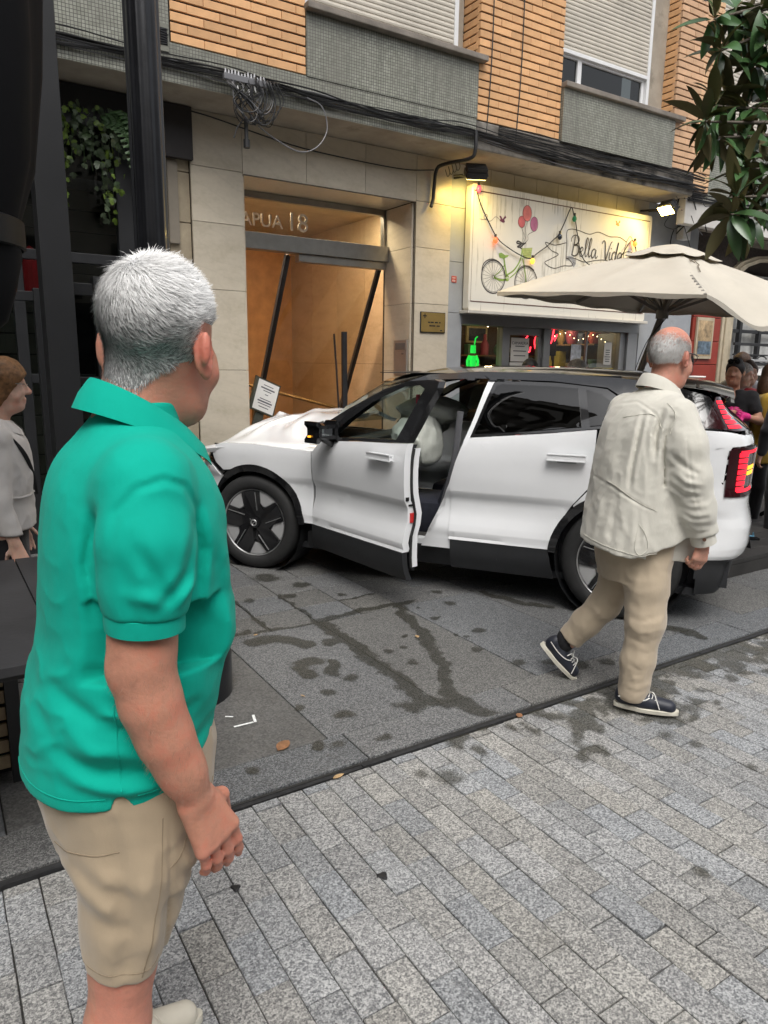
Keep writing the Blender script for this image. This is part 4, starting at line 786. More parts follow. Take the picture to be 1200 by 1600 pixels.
def inset_rear(z): return np.interp(z, [.15, .24, .40, .44, .50, .62, .74, .80, .86, 1.05, 1.10, 1.15, 1.19, 1.30, 1.40, 1.46, 1.52], [.16, .10, .075, .02, .003, .0, .030, .030, .045, .035, .03, .045, .07, .20, .30, .36, .46])
def inset_front(z): return np.interp(z, [.15, .25, .5, .75, .85, .95, 1.05], [.15, .06, .02, .02, .05, .12, .3])
def S(u, z, off=0.0):
    u = np.asarray(u, float); z = np.asarray(z, float); P = np.stack([np.interp(u, al, half[:, 0]), np.interp(u, al, half[:, 1])], -1); N = np.stack([np.interp(u, al, nm[:, 0]), np.interp(u, al, nm[:, 1])], -1); N /= np.linalg.norm(N, axis=-1)[..., None]
    r = smooth(-.35, -.80, u); f = smooth(2.95, 3.35, u); d = inset_side(u, z)*(1-r)*(1-f)+inset_rear(z)*r+inset_front(z)*f
    q = P+N*(off-d)[..., None]; return np.concatenate([q, z[..., None]], -1)
def arc(cx, cz, r, a0, a1, n=18): return [(cx+r*math.cos(R_(a0+(a1-a0)*k/n)), cz+r*math.sin(R_(a0+(a1-a0)*k/n))) for k in range(n+1)]
def panel_bm(out, gu=.05, gz=.045, extra_z=(), diss=True):
    bm = bmesh.new(); vs = [bm.verts.new((a, 0, b)) for a, b in out]; f = bm.faces.new(vs); bmesh.ops.triangulate(bm, faces=[f])
    us = [p[0] for p in out]; zs = [p[1] for p in out]
    cuts = [('x', min(us)+gu*(k+.37)) for k in range(int((max(us)-min(us))/gu)+1)]+[('z', min(zs)+gz*(k+.41)) for k in range(int((max(zs)-min(zs))/gz)+1)]+[('z', e) for e in extra_z]
    for ax, c in cuts:
        bmesh.ops.bisect_plane(bm, geom=bm.verts[:]+bm.edges[:]+bm.faces[:], dist=1e-5, plane_co=(c, 0, 0) if ax == 'x' else (0, 0, c), plane_no=(1, 0, 0) if ax == 'x' else (0, 0, 1))
    cx = [c for a, c in cuts if a == 'x']; cz = [c for a, c in cuts if a == 'z']
    dead = []
    for e in bm.edges:
        if len(e.link_faces) != 2: continue
        a, b = e.verts[0].co, e.verts[1].co
        on = any(abs(a.x-c) < 1e-4 and abs(b.x-c) < 1e-4 for c in cx) or any(abs(a.z-c) < 1e-4 and abs(b.z-c) < 1e-4 for c in cz)
        if not on: dead.append(e)
    if diss: bmesh.ops.dissolve_edges(bm, edges=dead, use_verts=False)
    return bm
def car_panel(name, out, mat, parent, off=0.0, th=.018, fn=None, smoothdeg=35, mirror=False, hinge=None, extra_z=(.405, .46, .50, .68, .705, .73), label=None, gu=.05, diss=True):
    bm = panel_bm(out, gu, .045, extra_z, diss); bm.verts.index_update(); V = np.array([v.co[:] for v in bm.verts]); W = (fn or S)(V[:, 0], V[:, 2], off)
    for v, w in zip(bm.verts, W): v.co = Vector(w)
    bmesh.ops.recalc_face_normals(bm, faces=bm.faces)
    mid = bm.faces[:][len(bm.faces)//2]
    if th:
        ed = [e for e in bm.edges if len(e.link_faces) == 1]; W2 = (fn or S)(V[:, 0], V[:, 2], off-th); r = bmesh.ops.extrude_edge_only(bm, edges=ed); nv = [g for g in r['geom'] if isinstance(g, bmesh.types.BMVert)]
        src = {}
        for v in nv: src[v] = v.co.copy()
        key = {tuple(np.round(w, 6)): i for i, w in enumerate(W)}
        for v in nv:
            i = key.get(tuple(np.round(np.array(v.co[:]), 6)))
            if i is None: i = int(np.argmin(((W-np.array(v.co[:]))**2).sum(1)))
            v.co = Vector(W2[i])
    bmesh.ops.recalc_face_normals(bm, faces=bm.faces)
    if mirror:
        for v in bm.verts: v.co.y *= -1
        bmesh.ops.reverse_faces(bm, faces=bm.faces)
    if hinge is not None:
        c, a = hinge; M = Matrix.Translation(c) @ Matrix.Rotation(a, 4, 'Z') @ Matrix.Translation(-Vector(c)); bm.transform(M)
    me = bpy.data.meshes.new(name); bm.to_mesh(me); bm.free()
    for m in (mat if isinstance(mat, list) else [mat]): me.materials.append(m)
    me.polygons.foreach_set('use_smooth', [True]*len(me.polygons)); smooth_angle(me, smoothdeg); return link(name, me, parent, True, label=label)
HZ = .405
body = MB()
# --- hidden under-structure: floor pan, wheel wells, inner sills, bulkhead (dark), and the painted door-aperture
body.box(-.45, 3.0, -.80, .80, .19, .235); body.box(-.62, .45, -.72, .72, .236, .72); body.box(2.05, 3.15, -.70, .70, .236, .84); body.bbox(.45, 2.05, -.86, -.80, .236, .40, .01)
body.box(1.95, 2.05, -.78, .78, .236, .96); body.build('chassis', M_INT, CAR, True)
fender = [(2.135, HZ)]+[(p[0], p[1]) for p in arc(2.65, .36, .445, 174, 62, 22)]+[(2.93, .745), (3.01, .80), (3.06, .87), (3.02, .93), (2.9, .952), (2.65, .958), (2.4, .945), (2.15, .935)]
bumper_c = [(p[0], p[1]) for p in arc(2.65, .36, .445, 50, 12, 8)][::-1]+[(2.97, .70), (3.03, .755), (3.10, .79), (3.3, .78), (3.45, .74), (3.45, .40), (3.10, .40)]
for mir in (False, True):
    car_panel('front_wing', fender, M_PAINT, CAR, mirror=mir); car_panel('front_bumper', bumper_c, M_PAINT, CAR, mirror=mir, off=.004)
    car_panel('bumper_trim', [(2.915, .735), (3.0, .79), (3.09, .845), (3.12, .80), (3.03, .755), (2.965, .70)], M_BLK, CAR, mirror=mir, off=-.006)
    car_panel('headlamp', [(3.07, .87), (3.10, .80), (3.28, .79), (3.44, .80), (3.44, .90), (3.2, .93), (3.03, .935)], M_BLK, CAR, mirror=mir, off=-.02)
    rear_q = [(.185, .985), (.185, .84), (.30, .70)]+[(p[0], p[1]) for p in arc(0, .36, .445, 48, 168, 22)]+[(-.5, .43), (-.85, .43), (-1.25, .43), (-1.25, .80), (-.9, .80), (-.66, .80), (-.57, .81), (-.545, .86), (-.555, 1.06), (-.58, 1.105), (-.9, 1.12), (-1.25, 1.12), (-1.25, 1.16), (-.75, 1.165), (-.55, 1.19), (-.35, 1.20), (-.1, 1.20), (.175, 1.172)]
    car_panel('rear_quarter', rear_q, M_PAINT, CAR, mirror=mir, extra_z=(.46, .50, .68, .705, .73, .62, .80, .86, 1.10, 1.15))
    # black arch lips
    for cx, nm_ in ((2.65, 'wheel_arch'), (0, 'wheel_arch')):
        car_panel(nm_, arc(cx, .36, .4435, 176, 14 if cx else 4, 26)+arc(cx, .36, .395, 14 if cx else 4, 176, 26), M_BLK, CAR, off=.004, mirror=mir, th=.09)
    car_panel('sill_cladding', [(.40, .2), (1.09 if not mir else 2.25, .2), (1.09 if not mir else 2.21, HZ-.004), (.44, HZ-.004)], M_CLAD, CAR, mirror=mir)
    if not mir: car_panel('inner_sill', [(1.09, .2), (2.24, .2), (2.21, .33), (1.09, .33)], M_CLAD, CAR, off=-.06)
    car_panel('rear_cladding', arc(0, .36, .442, 175, 150, 4)[::-1]+[(-.45, .20), (-.9, .20), (-1.25, .20), (-1.25, .428), (-.9, .428), (-.47, .428)][::1], M_CLAD, CAR, mirror=mir)
    rdoor = [(.425, HZ), (1.10, HZ), (1.10, .76), (1.062, .90), (1.012, 1.03), (.985, belt(.985)-.004), (.8, belt(.8)-.004), (.5, belt(.5)-.004), (.19, belt(.19)-.004), (.192, .985), (.192, .845), (.308, .70), (.40, .55)]
    rd = car_panel('rear_door', rdoor, M_PAINT, CAR, mirror=mir, off=.001)
    # glass area: black surround sheet, panes proud of it
    sur = [(.985, belt(.985)), (.8, belt(.8)), (.5, belt(.5)), (.19, belt(.19)), (-.1, 1.202), (-.1, 1.235), (.02, 1.33), (.16, 1.415), (.4, 1.445), (.84, 1.455), (.885, 1.44)]
    car_panel('window_surround', sur, M_BLK, CAR, mirror=mir, off=-.006, th=.02)
    car_panel('rear_side_window', [(.958, belt(.958)+.022), (.8, belt(.8)+.02), (.5, belt(.5)+.02), (.285, belt(.285)+.02), (.335, 1.415), (.5, 1.425), (.83, 1.432), (.862, 1.42)], M_CGLD, CAR, mirror=mir, off=.0005, th=.004)
    car_panel('quarter_window', [(.235, belt(.235)+.02), (.0, 1.222), (.08, 1.31), (.19, 1.385), (.285, 1.41)], M_CGLD, CAR, mirror=mir, off=.0005, th=.004)
    # roof rail / A pillar
    cant = [(-.45, 1.385), (-.2, 1.45), (.1, 1.485), (.5, 1.505), (1.0, 1.51), (1.35, 1.485), (1.65, 1.38), (1.9, 1.24), (2.12, 1.10), (2.2, 1.02), (2.135, 1.02), (2.05, 1.075), (1.85, 1.205), (1.6, 1.345), (1.32, 1.45), (1.0, 1.465), (.5, 1.457), (.16, 1.425), (.0, 1.335), (-.12, 1.24), (-.12, 1.21), (-.35, 1.212), (-.55, 1.20), (-.52, 1.30)]
    car_panel('roof_side', cant, M_BLK, CAR, mirror=mir, off=.002, th=.03)
    # B pillar, painted
    car_panel('b_pillar', [(1.30, .335), (1.235, .42), (1.17, .55), (1.13, .68), (1.112, .78), (1.075, .92), (1.03, 1.05), (.98, 1.22), (.94, 1.38), (.925, 1.462), (.88, 1.45), (.90, 1.36), (.985, 1.085), (1.005, 1.03), (1.055, .90), (1.094, .76), (1.094, .335)] if not mir else [(1.12, belt(1.12)), (1.0, 1.462), (.88, 1.45), (.90, 1.36), (.985, belt(.985))], M_PAINT if not mir else M_BLK, CAR, mirror=mir, off=-.012, th=.05, diss=False)
    # tail lamps
    tl = car_panel('tail_lamp', [(-.555, .815), (-.56, 1.085), (-.6, 1.10), (-.72, 1.105), (-.98, 1.10), (-.98, .815), (-.72, .81)], M_LENS, CAR, mirror=mir, off=.010, th=.03)
    for k in range(7): car_panel('lamp_segment', [(-.63, .845+.0335*k), (-.63, .8705+.0335*k), (-.725, .8705+.0335*k), (-.725, .845+.0335*k)], M_RL, tl, mirror=mir, off=.0125, th=.002)
    for z in (.838, 1.066): car_panel('lamp_segment', [(-.64, z), (-.64, z+.018), (-.93, z+.018), (-.93, z)], M_RL, tl, mirror=mir, off=.0135, th=.002)
    for z in (.935, .968): car_panel('indicator', [(-.745, z), (-.745, z+.022), (-.89, z+.022), (-.89, z)], M_AMB, tl, mirror=mir, off=.0125, th=.002)
    car_panel('lamp_cover', [(-.90, .84), (-.90, 1.08), (-1.04, 1.08), (-1.04, .84)], pmat('satin lamp plate', (.6, .6, .6), .3, .5) if 'satin lamp plate' not in MATS else MATS['satin lamp plate'], tl, mirror=mir, off=.016, th=.004)
    ul = car_panel('upper_tail_lamp', [(-.40, 1.215), (-.46, 1.33), (-.50, 1.385), (-.64, 1.385), (-.72, 1.30), (-.78, 1.195), (-.62, 1.195)], M_LENS, CAR, mirror=mir, off=.004, th=.02)
    for k in range(6):
        z = 1.21+.027*k; u0_ = -.56-.0*k; s_ = .014*k
        car_panel('lamp_segment', [(-.755+s_, z), (-.755+s_+.006, z+.019), (-.565+s_*.9+.006, z+.019), (-.565+s_*.9, z)], M_RL, ul, mirror=mir, off=.0068, th=.002)
# tailgate glass + rear panel, spoiler
car_panel('rear_window', [(-.80, 1.20), (-1.0, 1.185), (-1.3, 1.18), (-1.345, 1.18), (-1.345, 1.42), (-1.0, 1.42), (-.7, 1.41)], M_CGLD, CAR, off=-.004, th=.004); car_panel('rear_window', [(-.80, 1.20), (-1.0, 1.185), (-1.3, 1.18), (-1.345, 1.18), (-1.345, 1.42), (-1.0, 1.42), (-.7, 1.41)], M_CGLD, CAR, off=-.004, th=.004, mirror=True)
car_panel('tailgate', [(-1.0, .80), (-1.345, .80), (-1.345, 1.12), (-1.0, 1.12)], M_PAINT, CAR, off=-.006); car_panel('tailgate', [(-1.0, .80), (-1.345, .80), (-1.345, 1.12), (-1.0, 1.12)], M_PAINT, CAR, off=-.006, mirror=True)
P = []
xs = np.linspace(-.56, 1.75, 30); ys = np.linspace(-1, 1, 21)
def roofz(x): return np.interp(x, [-.6, -.4, 0, .5, 1.0, 1.4, 1.75], [1.42, 1.475, 1.525, 1.55, 1.553, 1.535, 1.47])
def roofw(x): return np.interp(x, [-.6, 0, .6, 1.2, 1.75], [.56, .62, .64, .64, .60])
G = np.array([[(x, s*roofw(x), roofz(x)-.055*abs(s)**2.6) for s in ys] for x in xs]); mb = MB(); mb.grid(G); mb.grid(G-np.array([0, 0, .03])); mb.build('roof', M_BLK, CAR, True, smooth=60)
mb = MB(); ws = np.array([[(1.74-.02*s*s, s*.60, 1.468-.05*abs(s)**2.6) for s in ys], [(2.05-.08*s*s, s*.70, 1.28-.03*s*s) for s in ys], [(2.36-.22*s*s, s*.76, 1.06) for s in ys]]); mb.grid(ws); mb.build('windscreen', M_CGL, CAR, True, smooth=60)
sp_ = np.array([[(-.34, s*.56, 1.488-.05*s*s) for s in ys], [(-.46, s*.58, 1.45-.045*s*s) for s in ys], [(-.56+.05*s*s, s*.59, 1.405-.04*s*s) for s in ys], [(-.555+.05*s*s, s*.585, 1.385-.04*s*s) for s in ys], [(-.42, s*.57, 1.40-.04*s*s) for s in ys]]); mb = MB(); mb.grid(sp_); mb.build('spoiler', M_BLK, CAR, True, smooth=60)
# --- bonnet, crumpled
nx_, ny_ = 46, 40; bx = np.linspace(2.10, 3.16, nx_); by = np.linspace(.885, -.86, ny_); H = np.zeros((nx_, ny_, 3))
for i, x in enumerate(bx):
    for j, y in enumerate(by):
        t = (x-2.10)/1.06; q = (.885-y)/.885
        xx = x+(.16*math.exp(-((y-.50)/.22)**2)+.10*smooth(.2, -.6, y))*(1-t)*1.0-.03*abs(y)**3*t
        prof = smooth(0, .95, q)**.75
        top = .205*prof*(1-.25*t)*(1 if y > -.3 else 1-.5*smooth(-.3, -.9, y))
        z = .952+.012*math.sin(3*t)-.045*t**3+float(top)
        z -= .16*smooth(.80, 1.0, t)*float(prof)
        # buckles
        z += .022*math.exp(-((t-.52-.25*(y-.2))/.05)**2)*float(smooth(.05, .45, q)); z -= .020*math.exp(-((t-.64-.25*(y-.2))/.055)**2)*float(smooth(.05, .5, q))
        z += .016*math.exp(-((t-.30+.32*(y-.5))/.06)**2)*float(smooth(.1, .4, q))-.014*math.exp(-((t-.40+.32*(y-.5))/.05)**2)*float(smooth(.1, .5, q))
        z += .04*math.exp(-((t-.8)/.045)**2-((y+.02)/.07)**2)
        if q < .06: z -= .022*(1-q/.06)
        H[i, j] = (xx, y-.03*t**4*np.sign(y), z)
mb = MB(); mb.grid(H); edge = np.concatenate([H[:, 0], H[-1, 1:]]); E2 = np.stack([edge, edge-np.array([.01, .012, .03])]); mb.grid(E2); r0_ = np.stack([H[0], H[0]-np.array([-.02, 0, .03])]); mb.grid(r0_); mb.build('bonnet', M_PAINT, CAR, True, smooth=50, label='crumpled white bonnet')
mb = MB(); mb.box(2.06, 2.62, -.72, .80, .90, .955); mb.tube(catmull([(2.12, .78, 1.0), (2.26, .62, 1.05), (2.34, .35, 1.08), (2.36, -.2, 1.09)], 6), .028, 8); mb.tube([(2.16, .70, 1.03), (2.42, .25, 1.10)], .012, 6); mb.tube([(2.2, .5, 1.03), (2.38, .05, 1.10)], .01, 6)
mb.build('cowl', M_CLAD, CAR, True)
# broken headlamp innards at the nose
M_SCR = pmat('copper scraps', (.34, .15, .05), .4, .4, var=.5, vs=40)
for k in range(14): c = (3.10+RNG.normal(0, .04), .80+RNG.normal(0, .05), .80+RNG.normal(0, .03)); mb = MB(); mb.bar(c, np.array(c)+RNG.normal(0, .04, 3), .016, .008); mb.build('lamp_shard', M_SCR, CAR, True)
# --- open driver door
HG = (Vector((2.135, .895, 0)), R_(-28))
DR = root('x', None, None) if 0 else None
fd = [(1.115, HZ), (2.13, HZ), (2.13, .93), (2.085, .985), (2.03, belt(2.03)-.004), (1.6, belt(1.6)-.004), (1.3, belt(1.3)-.004), (1.118, belt(1.118)-.004), (1.112, .9)]
door = car_panel('front_door', fd, M_PAINT, CAR, hinge=HG, th=.05, label='white driver door standing open')
car_panel('cladding', [(1.115, .215), (2.16, .225), (2.13, HZ-.003), (1.115, HZ-.003)], M_CLAD, door, hinge=HG, off=.004, th=.04)
car_panel('inner_skin', [(1.13, .27), (2.10, .28), (2.10, .92), (1.95, 1.01), (1.13, 1.07)], M_INT, door, hinge=HG, off=-.075, th=.02)
fr_o = [(2.06, belt(2.06)), (1.6, belt(1.6)), (1.118, belt(1.118)), (1.03, 1.40), (1.045, 1.452), (1.10, 1.462), (1.33, 1.447), (1.6, 1.345), (1.85, 1.20)]; fr_i = [(1.97, belt(1.97)+.018), (1.6, belt(1.6)+.018), (1.235, belt(1.235)+.018), (1.165, 1.30), (1.14, 1.405), (1.2, 1.425), (1.33, 1.412), (1.58, 1.312), (1.8, 1.175)]
# window frame as a ring of strips
def ring(name, o, i, mat, parent, off, th, closed=True):
    n = len(o)
    for k in range(n): pass
    bm = bmesh.new(); A = [bm.verts.new((a, 0, b)) for a, b in o]; C_ = [bm.verts.new((a, 0, b)) for a, b in i]
    for k in range(n): bm.faces.new((A[k], A[(k+1) % n], C_[(k+1) % n], C_[k]))
    bmesh.ops.subdivide_edges(bm, edges=bm.edges[:], cuts=2, use_grid_fill=True); bm.verts.index_update(); V = np.array([v.co[:] for v in bm.verts]); W = S(V[:, 0], V[:, 2], off); W2 = S(V[:, 0], V[:, 2], off-th)
    ed = [e for e in bm.edges if len(e.link_faces) == 1]; vi = {v: k for k, v in enumerate(bm.verts)}
    r = bmesh.ops.extrude_edge_only(bm, edges=ed); bm.verts.ensure_lookup_table(); n0 = len(V)
    for k, v in enumerate(bm.verts):
        if k >= n0: j = int(np.argmin(((V-np.array(v.co[:]))**2).sum(1))); v['co'] if 0 else None; v.co = Vector(W2[j])
    for k in range(n0): bm.verts[k].co = Vector(W[k])
    bmesh.ops.recalc_face_normals(bm, faces=bm.faces); c, a = HG; bm.transform(Matrix.Translation(c) @ Matrix.Rotation(a, 4, 'Z') @ Matrix.Translation(-c)); me = bpy.data.meshes.new(name); bm.to_mesh(me); bm.free(); me.materials.append(mat); me.polygons.foreach_set('use_smooth', [True]*len(me.polygons)); smooth_angle(me, 40); return link(name, me, parent, True)
wf = ring('window_frame', fr_o, fr_i, M_BLK, door, .004, .055)
car_panel('window_glass', fr_i, M_CGL, door, hinge=HG, off=-.02, th=.004)
def dloc(x, z, off=0.0): p = S(np.array([x]), np.array([z]), np.array([off]) if 0 else off)[0]; c, a = HG; return Matrix.Translation(c) @ Matrix.Rotation(a, 4, 'Z') @ Matrix.Translation(-c) @ Vector(p)
def handle(mapf, parent):
    mb = MB(); a, b2, c, d = mapf(.235, .975, .014), mapf(.0, .975, .014), mapf(.235, .975, 0), mapf(0, .975, 0)
    ax = (b2-a).normalized(); nrm = (a-c).normalized(); up = ax.cross(nrm).normalized(); up = up if up.z > 0 else -up
    mb.obox((a+b2)/2+nrm*.020+up*.006, ax, nrm, up, .112, .014, .016, .005); h = mb.build('handle', M_PAINT, parent, True, smooth=50)
    mb = MB(); mb.obox((a+b2)/2+nrm*-.006-up*.010, ax, nrm, up, .055, .004, .016, .003); mb.build('handle_recess', pmat('grey recess', (.45, .46, .46), .4) if 'grey recess' not in MATS else MATS['grey recess'], parent, True)
handle(lambda s, z, o: dloc(1.20+s, z+.005, o), door); handle(lambda s, z, o: Vector(S(np.array([.235+s]), np.array([z+.02]), o)[0]), CAR)
# latch face details on the door edge
c0 = dloc(1.113, .62, -.03)
ex = (dloc(1.113, .62, .0)-dloc(1.113, .62, -.05)).normalized(); ey = (dloc(1.2, .62, -.03)-dloc(1.113, .62, -.03)).normalized()
mb = MB(); mb.obox(c0-ey*.003, ex, ey, (0, 0, 1), .013, .003, .03, .001); mb.build('reflector', pmat('red reflector', (.55, .02, .02), .3, coat=.5), door, True)
mb = MB(); mb.obox(dloc(1.113, .74, -.02)-ey*.002, ex, ey, (0, 0, 1), .012, .004, .012); mb.obox(dloc(1.113, .70, -.035)-ey*.002, ex, ey, (0, 0, 1), .02, .004, .006); mb.build('latch', M_BLK, door, True)
bm_ = MB(); A = dloc(1.113, .30, -.052); zs_ = np.linspace(.30, 1.05, 12); L1 = [dloc(1.112, z, -.052) for z in zs_]; L2 = [dloc(1.112, z, -.115) for z in zs_]; bm_.grid(np.array([[tuple(p) for p in L1], [tuple(p-ey*.0-Vector((0, 0, 0))) for p in L2]])); bm_.build('door_edge', M_PAINT, door, True)
mb = MB(); L3 = [dloc(1.1115, z, -.056)-ey*.006 for z in zs_]; mb.tube(L3, .009, 6); mb.build('door_seal', M_RUB, door, True)
# mirror
mp = dloc(1.90, 1.085, .02); mb = MB(); out = Vector((-.1, .98, 0)); fwd = Vector((.98, .1, 0))
c, a = HG; Rz = Matrix.Rotation(a, 3, 'Z'); out, fwd = Rz @ out, Rz @ fwd; mo = mp+out*.105+Vector((0, 0, .012))
mb.obox(mo, out, fwd, (0, 0, 1), .082, .04, .048, .024); mir_ = mb.build('mirror', M_BLK, door, True, smooth=50)
mb = MB(); mb.obox(mo-fwd*.047, out, fwd, (0, 0, 1), .066, .002, .036, .001); mb.build('mirror_glass', pmat('mirror silver', (.5, .52, .53), .03, 1.0, var=0, rvar=0), mir_, True)
mb = MB(); mb.obox(mo+out*.07+fwd*.032-Vector((0, 0, .03)), out, fwd, (0, 0, 1), .03, .008, .005); mb.build('side_repeater', M_AMB, mir_, True)
mb = MB(); mb.tube([mp+Vector((0, 0, -.075))+out*.0, mp+out*.05+Vector((0, 0, -.055)), mo-Vector((0, 0, .045))], [.035, .03, .026], 10, flat=.6); mb.build('mirror_arm', M_BLK, mir_, True, smooth=60)
# --- right-hand front door (closed) and far glass
car_panel('front_door', fd, M_PAINT, CAR, mirror=True, off=.001); car_panel('front_side_window', fr_i, M_CGL, CAR, mirror=True, off=-.004, th=.004)
# --- wheels
def wheel(cx, cy, left, steer=0.0):
    s = 1 if left else -1; w = root('w', None, None) if 0 else None
    mb = MB(); W2 = .118; R = .362
    prof = [(.252, -.02), (.262, .0), (.275, .010), (.31, .012), (.338, .004), (.352, -.012), (R, -.035), (R, -W2*2+.035), (.352, -W2*2+.012), (.26, -W2*2)]
    mb.lathe([(r, 0) for r, h in prof][:0] or [(r, h) for r, h in prof], (0, 0, 0), 56, 'Y'); tread = mb
    me = tread.mesh('wheel', M_RUB, 40)
    o = link('wheel', me, CAR, True); o.matrix_basis = Matrix.Translation((cx, cy, .36)) @ Matrix.Rotation(steer+(0 if left else PI), 4, 'Z'); WM[o.name] = WM[CAR.name]
    mb = MB(); mb.lathe([(.256, -.004), (.250, -.006), (.246, -.03), (.22, -.045), (.10, -.05), (.001, -.05)], n=56, ax='Y'); mb.lathe([(.256, -.004), (.256, -.12), (.19, -.2)], n=48, ax='Y'); link('rim', mb.mesh('rim', M_ALLOY, 30), o, True)
    mb = MB(); mb.lathe([(.2495, -.004), (.2565, .001), (.2555, -.01)], n=72, ax='Y'); link('rim_edge', mb.mesh('rim_edge', M_ALLOY, 60), o, True)
    # black aero blades: five broad skewed spokes
    for k in range(5):
        a0 = 2*PI*k/5+.30
        def pt(r, a): return (r*math.cos(a0+a), r*math.sin(a0+a))
        poly = [pt(.03, -1.0), pt(.12, -.67), pt(.15, -.60), pt(.247, -.42), pt(.248, -.30), pt(.248, -.15), pt(.248, 0), pt(.247, .20), pt(.165, .34), pt(.13, .62), pt(.06, .9), pt(.03, .7)]
        mb = MB(); n = len(poly); vs = [(x, -.028+.016*min(1, math.hypot(x, z)/.2), z) for x, z in poly]+[(x*.985, -.02+.022*min(1, math.hypot(x, z)/.2), z*.985) for x, z in poly]
        mb.add(vs, [tuple(range(n, 2*n))]+[(i, (i+1) % n, n+(i+1) % n, n+i) for i in range(n)]); link('spoke', mb.mesh('spoke', M_BLK), o, True)
        po = [pt(.163, .365), pt(.247, .215), pt(.248, .42), pt(.248, .62), pt(.247, .82), pt(.152, .64)]; n = len(po); mb = MB(); mb.add([(x, -.016, z) for x, z in po]+[(x*.99, -.010, z*.99) for x, z in po], [tuple(range(n, 2*n))]+[(i, (i+1) % n, n+(i+1) % n, n+i) for i in range(n)]); link('rim_insert', mb.mesh('rim_insert', M_INS), o, True)
        mb = MB(); p, q = pt(.10, .28), pt(.235, .085); mb.bar((p[0], -.006, p[1]), (q[0], .001, q[1]), .004, .012, up=(0, 1, 0)); link('blade_edge', mb.mesh('blade_edge', M_ALLOY), o, True)
    mb = MB(); mb.lathe([(.045, -.02), (.042, .004), (.028, .006), (.001, .006)], n=24, ax='Y'); cp = link('hub_cap', mb.mesh('hub_cap', M_BLK, 40), o, True)
    mb = MB(); mb.lathe([(.027, .0062), (.025, .008), (.019, .008), (.017, .0062)], n=24, ax='Y'); mb.bar((-.016, .0072, .013), (.016, .0072, -.013), .005, .002, up=(0, 1, 0)); mb.bar((.018, .0075, .018), (.030, .0075, .030), .004, .002, up=(0, 1, 0)); link('emblem', mb.mesh('emblem', M_ALLOY, 40), cp, True)
    mb = MB(); mb.lathe([(.17, -.055), (.17, -.065), (.05, -.065)], n=32, ax='Y'); link('brake_disc', mb.mesh('brake_disc', M_STEEL, 40), o, True)
    return o
wheel(2.65, .895, True, R_(3)); wheel(0, .895, True); wheel(2.65, -.895, False, R_(3)); wheel(0, -.895, False)
for x in (0, 2.65):
    mb = MB(); mb.lathe([(.40, .0), (.40, .32)], (x, .56, .36), 24, 'Y'); mb.build('wheel_housing', M_CLAD, CAR, True)
# --- cabin
mb = MB(); mb.bbox(.98, 1.60, .12, .68, .36, .60, .06); mb.build('seat_cushion', M_SEAT, CAR, True, smooth=50)
def seatback(y0, y1, xb, name='seat_back', col=M_SEAT):
    prof = catmull([(xb+.12, .55), (xb+.06, .72), (xb-.02, .92), (xb-.10, 1.10), (xb-.14, 1.20)], 4); th = np.interp(np.linspace(0, 1, len(prof)), [0, .4, .8, 1], [.15, .13, .10, .07]); mb = MB(); G = []
    for (x, z), t in zip(prof, th):
        w = (y1-y0)/2*(1 if z < 1.0 else 1-.9*(z-1.0)); cy = (y0+y1)/2; G.append([(x+t*.55*math.cos(a)*abs(math.cos(a))**.0-0, cy+w*np.sign(math.sin(a))*abs(math.sin(a))**.6, z) for a in np.linspace(0, 2*PI, 25)])
    mb.grid(np.array(G)); mb.add(G[-1][:-1], [tuple(range(24))]); o = mb.build(name, col, CAR, True, smooth=60)
    mb = MB(); hx = xb-.185; M = Matrix.Translation((hx, (y0+y1)/2, 1.30)) @ Matrix.Rotation(-.2, 4, 'Y') @ Matrix.Diagonal((.055, .135, .11, 1)); bm = bmesh.new(); bmesh.ops.create_uvsphere(bm, u_segments=18, v_segments=12, radius=1)
    for v in bm.verts: v.co = M @ Vector([np.sign(c)*abs(c)**.7 for c in v.co])
    mb.addbm(bm); mb.build('headrest', col, o, True, smooth=True)
    mb = MB(); mb.tube([(hx+.02, (y0+y1)/2-.06, 1.16), (hx, (y0+y1)/2-.06, 1.24)], .008, 6); mb.tube([(hx+.02, (y0+y1)/2+.06, 1.16), (hx, (y0+y1)/2+.06, 1.24)], .008, 6); mb.build('headrest_post', M_STEEL, o, True)
    return o
sb = seatback(.14, .68, 1.12); seatback(-.68, -.14, 1.12); mb = MB(); mb.bbox(.98, 1.60, -.68, -.12, .36, .60, .06); mb.build('seat_cushion', M_SEAT, CAR, True, smooth=50)
mb = MB(); mb.bbox(.30, .75, -.66, .66, .40, .62, .06); mb.bbox(.18, .34, -.66, .66, .55, 1.10, .05); mb.build('rear_bench', M_SEAT, CAR, True, smooth=50)
mb = MB(); mb.bbox(1.86, 2.10, -.74, .74, .70, 1.0, .04); mb.bbox(1.80, 1.93, .25, .60, .86, 1.02, .03); mb.build('dashboard', M_INT, CAR, True, smooth=50)
mb = MB(); mb.bbox(1.30, 1.9, -.10, .10, .24, .5, .03); mb.build('console', M_INT, CAR, True)
swc, sa = Vector((1.68, .40, .97)), R_(22)
mb = MB(); ring_ = [(swc.x-.18*math.sin(a)*math.sin(sa), swc.y+.185*math.cos(a), swc.z+.175*math.sin(a)*math.cos(sa)) for a in np.linspace(0, 2*PI, 41)]; mb.tube(ring_, .017, 8, cap=False); mb.bar(swc-Vector((0, .17, 0)), swc+Vector((0, .17, 0)), .03); mb.tube([swc, swc+Vector((.25, 0, -.08))], .04, 8); mb.build('steering_wheel', M_INT, CAR, True, smooth=60)
